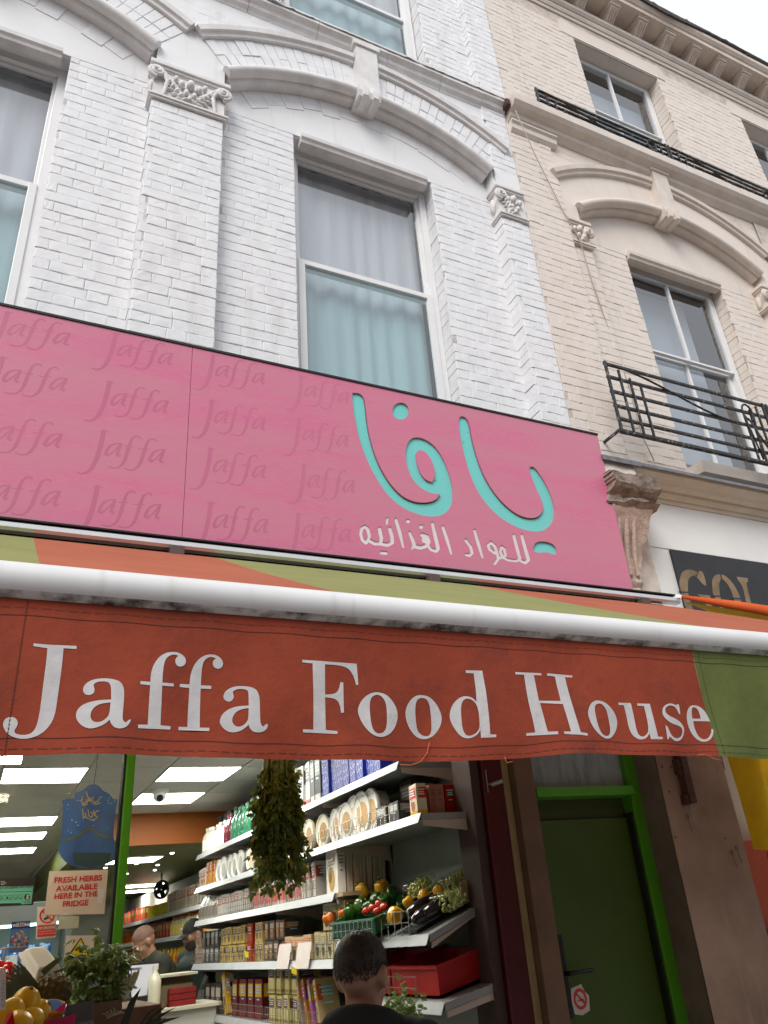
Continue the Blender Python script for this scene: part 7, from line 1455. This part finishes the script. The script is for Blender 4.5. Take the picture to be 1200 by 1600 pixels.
def cap_chain(mb, pts, rs, seg=14):
    """overlapping balls and cones along a limb (joined into one skin by remeshing)"""
    for i in range(len(pts) - 1):
        a, b = Vector(pts[i]), Vector(pts[i+1]); n = max(2, int((b - a).length / (min(rs[i], rs[i+1]) * .55)))
        for k in range(n + 1):
            t_ = k / n; mb.ball(a.lerp(b, t_), rs[i] * (1 - t_) + rs[i+1] * t_, seg, 8)
def skin_over(mb, name, m, vox, parent, smooth_it=3, mats=None):
    me = bpy.data.meshes.new('tmp'); me.from_pydata(mb.v, [], mb.f); ob = bpy.data.objects.new('tmp', me); COL.objects.link(ob)
    r_ = ob.modifiers.new('r', 'REMESH'); r_.mode = 'VOXEL'; r_.voxel_size = vox; s_ = ob.modifiers.new('s', 'SMOOTH'); s_.factor = .5; s_.iterations = smooth_it
    dg = bpy.context.evaluated_depsgraph_get(); me2 = bpy.data.meshes.new_from_object(ob.evaluated_get(dg)); bpy.data.objects.remove(ob)
    me2.name = name; me2.materials.clear(); me2.materials.append(m); me2.polygons.foreach_set('use_smooth', [True] * len(me2.polygons)); return link(name, me2, parent)
def head_shape(mb, H, Rm, s=1.0, ears=True):
    """skull, jaw, brow, nose, ears; H centre of the head, Rm turns local (x right, -y face, z up) to world"""
    def B(p, r_, seg=16): mb.ball(H + Rm @ (Vector(p) * s), tuple(v * s for v in r_), seg, 10, Rm)
    B((0, .012, .03), (.076, .095, .092)); B((0, .03, .015), (.073, .078, .085)); B((0, -.03, -.03), (.062, .066, .085)); B((0, -.045, -.078), (.045, .045, .04)); B((0, -.02, -.07), (.058, .05, .045))
    B((0, -.088, .018), (.05, .016, .012)); B((0, -.102, -.012), (.012, .018, .028)); B((0, -.112, -.027), (.016, .016, .012)); B((0, -.094, -.058), (.026, .012, .008)); B((0, -.090, -.070), (.022, .012, .008)); B((0, -.085, -.098), (.024, .02, .016))
    for e in (-1, 1):
        B((e*.042, -.072, -.025), (.022, .02, .022))
        if ears: B((e*.081, .008, -.012), (.012, .021, .033)); B((e*.089, .018, .002), (.009, .017, .019)); B((e*.080, .0, -.038), (.010, .011, .013))
def head_detail(t, H, Rm, s, body, hair_m, bald=0.0, cap=None, beard=None, glasses=False):
    for e in (-1, 1):
        ey = MB().ball(H + Rm @ (Vector((e*.032, -.085, .0)) * s), .0125 * s, 10, 8).build('eye', gm((.7, .68, .65), .2), t, smooth=True)
        MB().ball(H + Rm @ (Vector((e*.032, -.0945, .0)) * s), .0055 * s, 8, 6).build('pupil', BLK, ey, smooth=True)
        br = MB(); br.tube([H + Rm @ (Vector(p) * s) for p in ((e*.014, -.103, .021), (e*.034, -.100, .028), (e*.054, -.085, .022))], [.004*s, .005*s, .003*s], 6); br.build('eyebrow', hair_m, t, smooth=True)
    if hair_m and cap is None:
        hm = MB()
        def hf(u, v):
            a = 2*math.pi*u; th = v * 1.0; front = -math.sin(a); lim = (.50 - .07*front if abs(front) > -1 else 0) - (.14*(front - .4) if front > .4 else 0) + .012*mnoise.noise(Vector((math.cos(a)*9, math.sin(a)*9, 3))) + .008*mnoise.noise(Vector((math.cos(a)*30, math.sin(a)*30, 5))); th = v * math.pi * (lim if lim > .3 else .3)
            q_ = Vector((math.sin(th)*math.cos(a)*.0825, math.sin(th)*math.sin(a)*.1035 + .016, math.cos(th)*.098 + .030)); n = mnoise.noise(q_ * 60) * .002; return H + Rm @ ((q_ + q_.normalized() * n) * s)
        hm.grid(hf, 72, 20); hm.build('hair', hair_m, t, smooth=True)
        if hair_m is HAIR:                               # short hair thinning out towards neck, temples and crown
            fm = MB()
            for k in range(9000):
                a = rnd.uniform(0, 6.2832); v = math.sqrt(rnd.random()); front = -math.sin(a); lim = .50 - .07*front - (.14*(front - .4) if front > .4 else 0); th = v * math.pi * (lim + .13)
                ex = th / math.pi - lim
                if ex > 0 and rnd.random() < ex / .13: continue
                P = lambda t_, r_: H + Rm @ (Vector((math.sin(t_)*math.cos(a)*.0805*r_, math.sin(t_)*math.sin(a)*.1012*r_ + .016, math.cos(t_)*.0958*r_ + .030)) * s)
                p0, p1 = P(th, 1.0), P(th + rnd.uniform(.06, .14), rnd.uniform(1.03, 1.075)); sd_ = (p1 - p0).cross(p0 - H).normalized() * .0011 + Vector((rnd.uniform(-.001, .001), rnd.uniform(-.001, .001), 0)); fm.poly([p0 - sd_, p0 + sd_, p1 + Vector((rnd.uniform(-.003, .003), rnd.uniform(-.003, .003), 0))])
            fm.build('hair_strands', HAIR, t, kind='stuff', fix=False)
    if cap:
        cm = MB()
        cm.grid(lambda u, v: H + Rm @ (Vector((math.sin(v*1.62)*math.cos(6.2832*u)*.086, math.sin(v*1.62)*math.sin(6.2832*u)*.106 + .012, math.cos(v*1.62)*.10 + .032)) * s), 28, 10); o = cm.build('cap', cap, t, smooth=True)
        pkm = MB(); pkm.grid(lambda u, v: H + Rm @ (Vector(((u-.5)*.15*(1 - .25*v*v), -.085 - .085*v*math.cos((u-.5)*1.6), .034 - .012*v - .05*(u-.5)**2)) * s), 12, 6); pkm.build('peak', cap, o, smooth=True)
        lg = MB(); lg.ball(H + Rm @ (Vector((.03, -.088, .075)) * s), (.018*s, .004*s, .014*s), 10, 6, Rm); lg.build('cap_badge', gm((.6, .6, .58)), o)
    if beard:
        bm_ = MB(); bm_.grid(lambda u, v: H + Rm @ (Vector((math.sin((u-.5)*3.0)*.068, -.035 - math.cos((u-.5)*3.0)*.066, -.045 - .062*v)) * s), 20, 8); bm_.build('beard', beard, t, smooth=True)
    if glasses:
        g = MB()
        for e in (-1, 1): g.tube([H + Rm @ (Vector((e*.033 + .022*math.cos(a), -.106, .0 + .017*math.sin(a))) * s) for a in [i*.4488 for i in range(14)]], .0022*s, 5, closed=True); g.tube([H + Rm @ (Vector(p) * s) for p in ((e*.055, -.104, .004), (e*.080, -.05, .006), (e*.083, .01, .004))], .002*s, 5)
        g.build('glasses', BLK, t, smooth=True)
def hand(mb, wrist, d, palm_n, s=1.0, curl=.5):
    d = Vector(d).normalized(); n = Vector(palm_n).normalized(); sd_ = d.cross(n).normalized()
    for k in range(4):
        o = (k - 1.5) * .020 * s; cap_chain(mb, [wrist + d*.01*s + sd_*o*.7, wrist + d*.085*s + sd_*o], [.015*s, .012*s], 8); L_ = (.062, .075, .070, .055)[k] * s; kn = wrist + d*.085*s + sd_*o; m1 = kn + (d*math.cos(curl*.5) + n*math.sin(curl*.5))*L_*.5; m2 = m1 + (d*math.cos(curl*1.4) + n*math.sin(curl*1.4))*L_*.5; cap_chain(mb, [kn, m1, m2], [.0095*s, .0088*s, .0075*s], 8)
    th0 = wrist + d*.03*s - sd_*.03*s; cap_chain(mb, [th0, th0 + (d*.7 - sd_*.7 + n*.3)*.035*s, th0 + (d*.95 - sd_*.35 + n*.5)*.065*s], [.013*s, .011*s, .009*s], 8)
def person(label, foot, hgt, face_az, head_tilt, lean, skin_m, top_m, hoodie=False, vox=.011, arms=None, **kw):
    """standing figure; face_az: direction the body faces (degrees, 0 = +X); lean bends the back forward"""
    t = thing('person', foot, label, 'person'); f = Vector(foot); s = hgt / 1.75; fw = Vector((math.cos(R(face_az)), math.sin(R(face_az)), 0)); rt = Vector((fw.y, -fw.x, 0)); up = Vector((0, 0, 1))
    W = lambda r_, a, z: f + (rt*r_ + fw*a + up*z) * s
    hip = W(0, 0, .93); sp_dir = (up*math.cos(lean) + fw*math.sin(lean)); CH = hip + sp_dir*.42*s; NK = hip + sp_dir*.56*s; HD = NK + (up*math.cos(lean + head_tilt*.4) + fw*math.sin(lean + head_tilt*.4)) * .150*s
    hz = Matrix((rt, -fw, up)).transposed(); yaw = kw.get('yaw', 0); Rm = Matrix.Rotation(yaw, 3, 'Z') @ hz @ Matrix.Rotation(head_tilt, 3, 'X')
    b = MB(); cl = MB(); pt = MB()
    cap_chain(b, [NK - sp_dir*.10*s, NK + (HD - NK)*.6], [.068*s, .060*s]); head_shape(b, HD, Rm, s)
    cap_chain(b, [hip, CH], [.12*s, .12*s])
    for e in (-1, 1):
        shd = CH + rt*e*.19*s + sp_dir*.075*s; el, wr = (arms or {}).get(e, (None, None))
        el = el if el is not None else shd + (-up*.30 + rt*e*.04 + fw*.02)*s; wr = wr if wr is not None else el + (-up*.24 + fw*.12)*s
        cap_chain(b, [shd, el, wr], [.05*s, .041*s, .029*s], 10); hand(b, wr, (wr - el), (fw - rt*e*.3 - up*.2), s*.98, .7)
        for dz in (0, 1): pass
        cap_chain(cl, [NK - sp_dir*.03*s + rt*e*.05*s, shd], [.075*s, .085*s], 12); cap_chain(cl, [shd, el, wr - (wr - el)*.06], [.080*s, .064*s, .050*s], 12)
        hp, kn_, an = W(e*.09, 0, .90), W(e*.10, .02, .50), W(e*.105, -.02, .09)
        cap_chain(b, [hp, kn_, an], [.08*s, .052*s, .038*s], 10); cap_chain(pt, [hp, kn_, an], [.098*s, .072*s, .065*s], 10); cap_chain(b, [W(e*.105, -.03, .045), W(e*.115, .14, .035)], [.045*s, .035*s], 10)
        sh_ = MB(); cap_chain(sh_, [W(e*.105, -.05, .05), W(e*.118, .15, .04)], [.052*s, .042*s], 12); skin_over(sh_, 'shoe', BLK, .014, t)
    body = skin_over(b, 'body', skin_m, vox, t)
    for k in range(6): z_ = k/5; c = hip.lerp(CH, z_) + sp_dir*.02; cl.ball(c, ((.155 + .03*z_)*s, (.155 + .03*z_)*s, .10*s), 14, 8); 
    for e in (-1, 1): cap_chain(cl, [hip + rt*e*.07*s, CH + rt*e*.10*s], [.115*s, .125*s], 12)
    cl.ball(CH + sp_dir*.03*s - fw*.02*s, (.15*s, .13*s, .12*s), 14, 8); pt.ball(hip, (.15*s, .13*s, .12*s), 14, 8)
    if hoodie:
        for k in range(17):
            a = math.pi * (k / 16) * 1.25 - math.pi * .125; c = NK - sp_dir*.015*s + (rt*math.cos(a)*.102 - fw*(math.sin(a)*.105 - .012))*s + up*(.012 + .030*math.sin(a))*s; cl.ball(c, (.036 + .016*math.sin(a)) * s, 10, 8)
        for k in range(9): a = math.pi*(k/8); c = NK - sp_dir*.085*s + (rt*math.cos(a)*.10 - fw*(math.sin(a)*.125))*s; cl.ball(c, .052*s, 10, 8)
    else:
        for k in range(14): a = 2*math.pi*k/14; cl.ball(NK - sp_dir*.02*s + (rt*math.cos(a)*.078 + fw*math.sin(a)*.075)*s, .026*s, 8, 6)
    skin_over(cl, 'top', top_m, .012, t, 2); skin_over(pt, 'trousers', JEAN, .014, t, 2)
    head_detail(t, HD, Rm, s, body, kw.get('hair'), cap=kw.get('cap'), beard=kw.get('beard'), glasses=kw.get('glasses', False)); return t
hp = atY(563, 1505, -1.0)
person('man in a black hoodie with short receding dark hair, back turned, facing the shelves', (hp.x - .02, -1.03, 0), 1.635, 50, R(6), R(3), SKIN, HOOD, True, .009, hair=HAIR, yaw=R(-10))
# shopkeepers, standing on the raised floor behind the counter
MB().box(1.2, 2.35, 4.55, 5.6, .012, .16).build('counter_platform', FLOOR, label='low raised floor behind the counter', cat='platform')
h1 = atY(238, 1472, 4.9); s_ = 1.72 / 1.75
person('shopkeeper in dark jacket and glasses bending over the counter, reading', (h1.x + .20, 4.95, .16), 1.74, 190, R(38), R(20), SKIN2, JACK, False, .011, hair=STUB, glasses=True, arms={1: (None, None)})
h2 = atY(300, 1450, 5.1)
person('bearded shopkeeper in black cap and dark green coat, at the end of the shelves', (h2.x + .12, 5.15, .16), 1.72, 200, R(18), R(8), SKIN2, JACK2, False, .011, hair=HAIR, cap=mat('black_cap', (.012, .012, .013), .8), beard=HAIR)
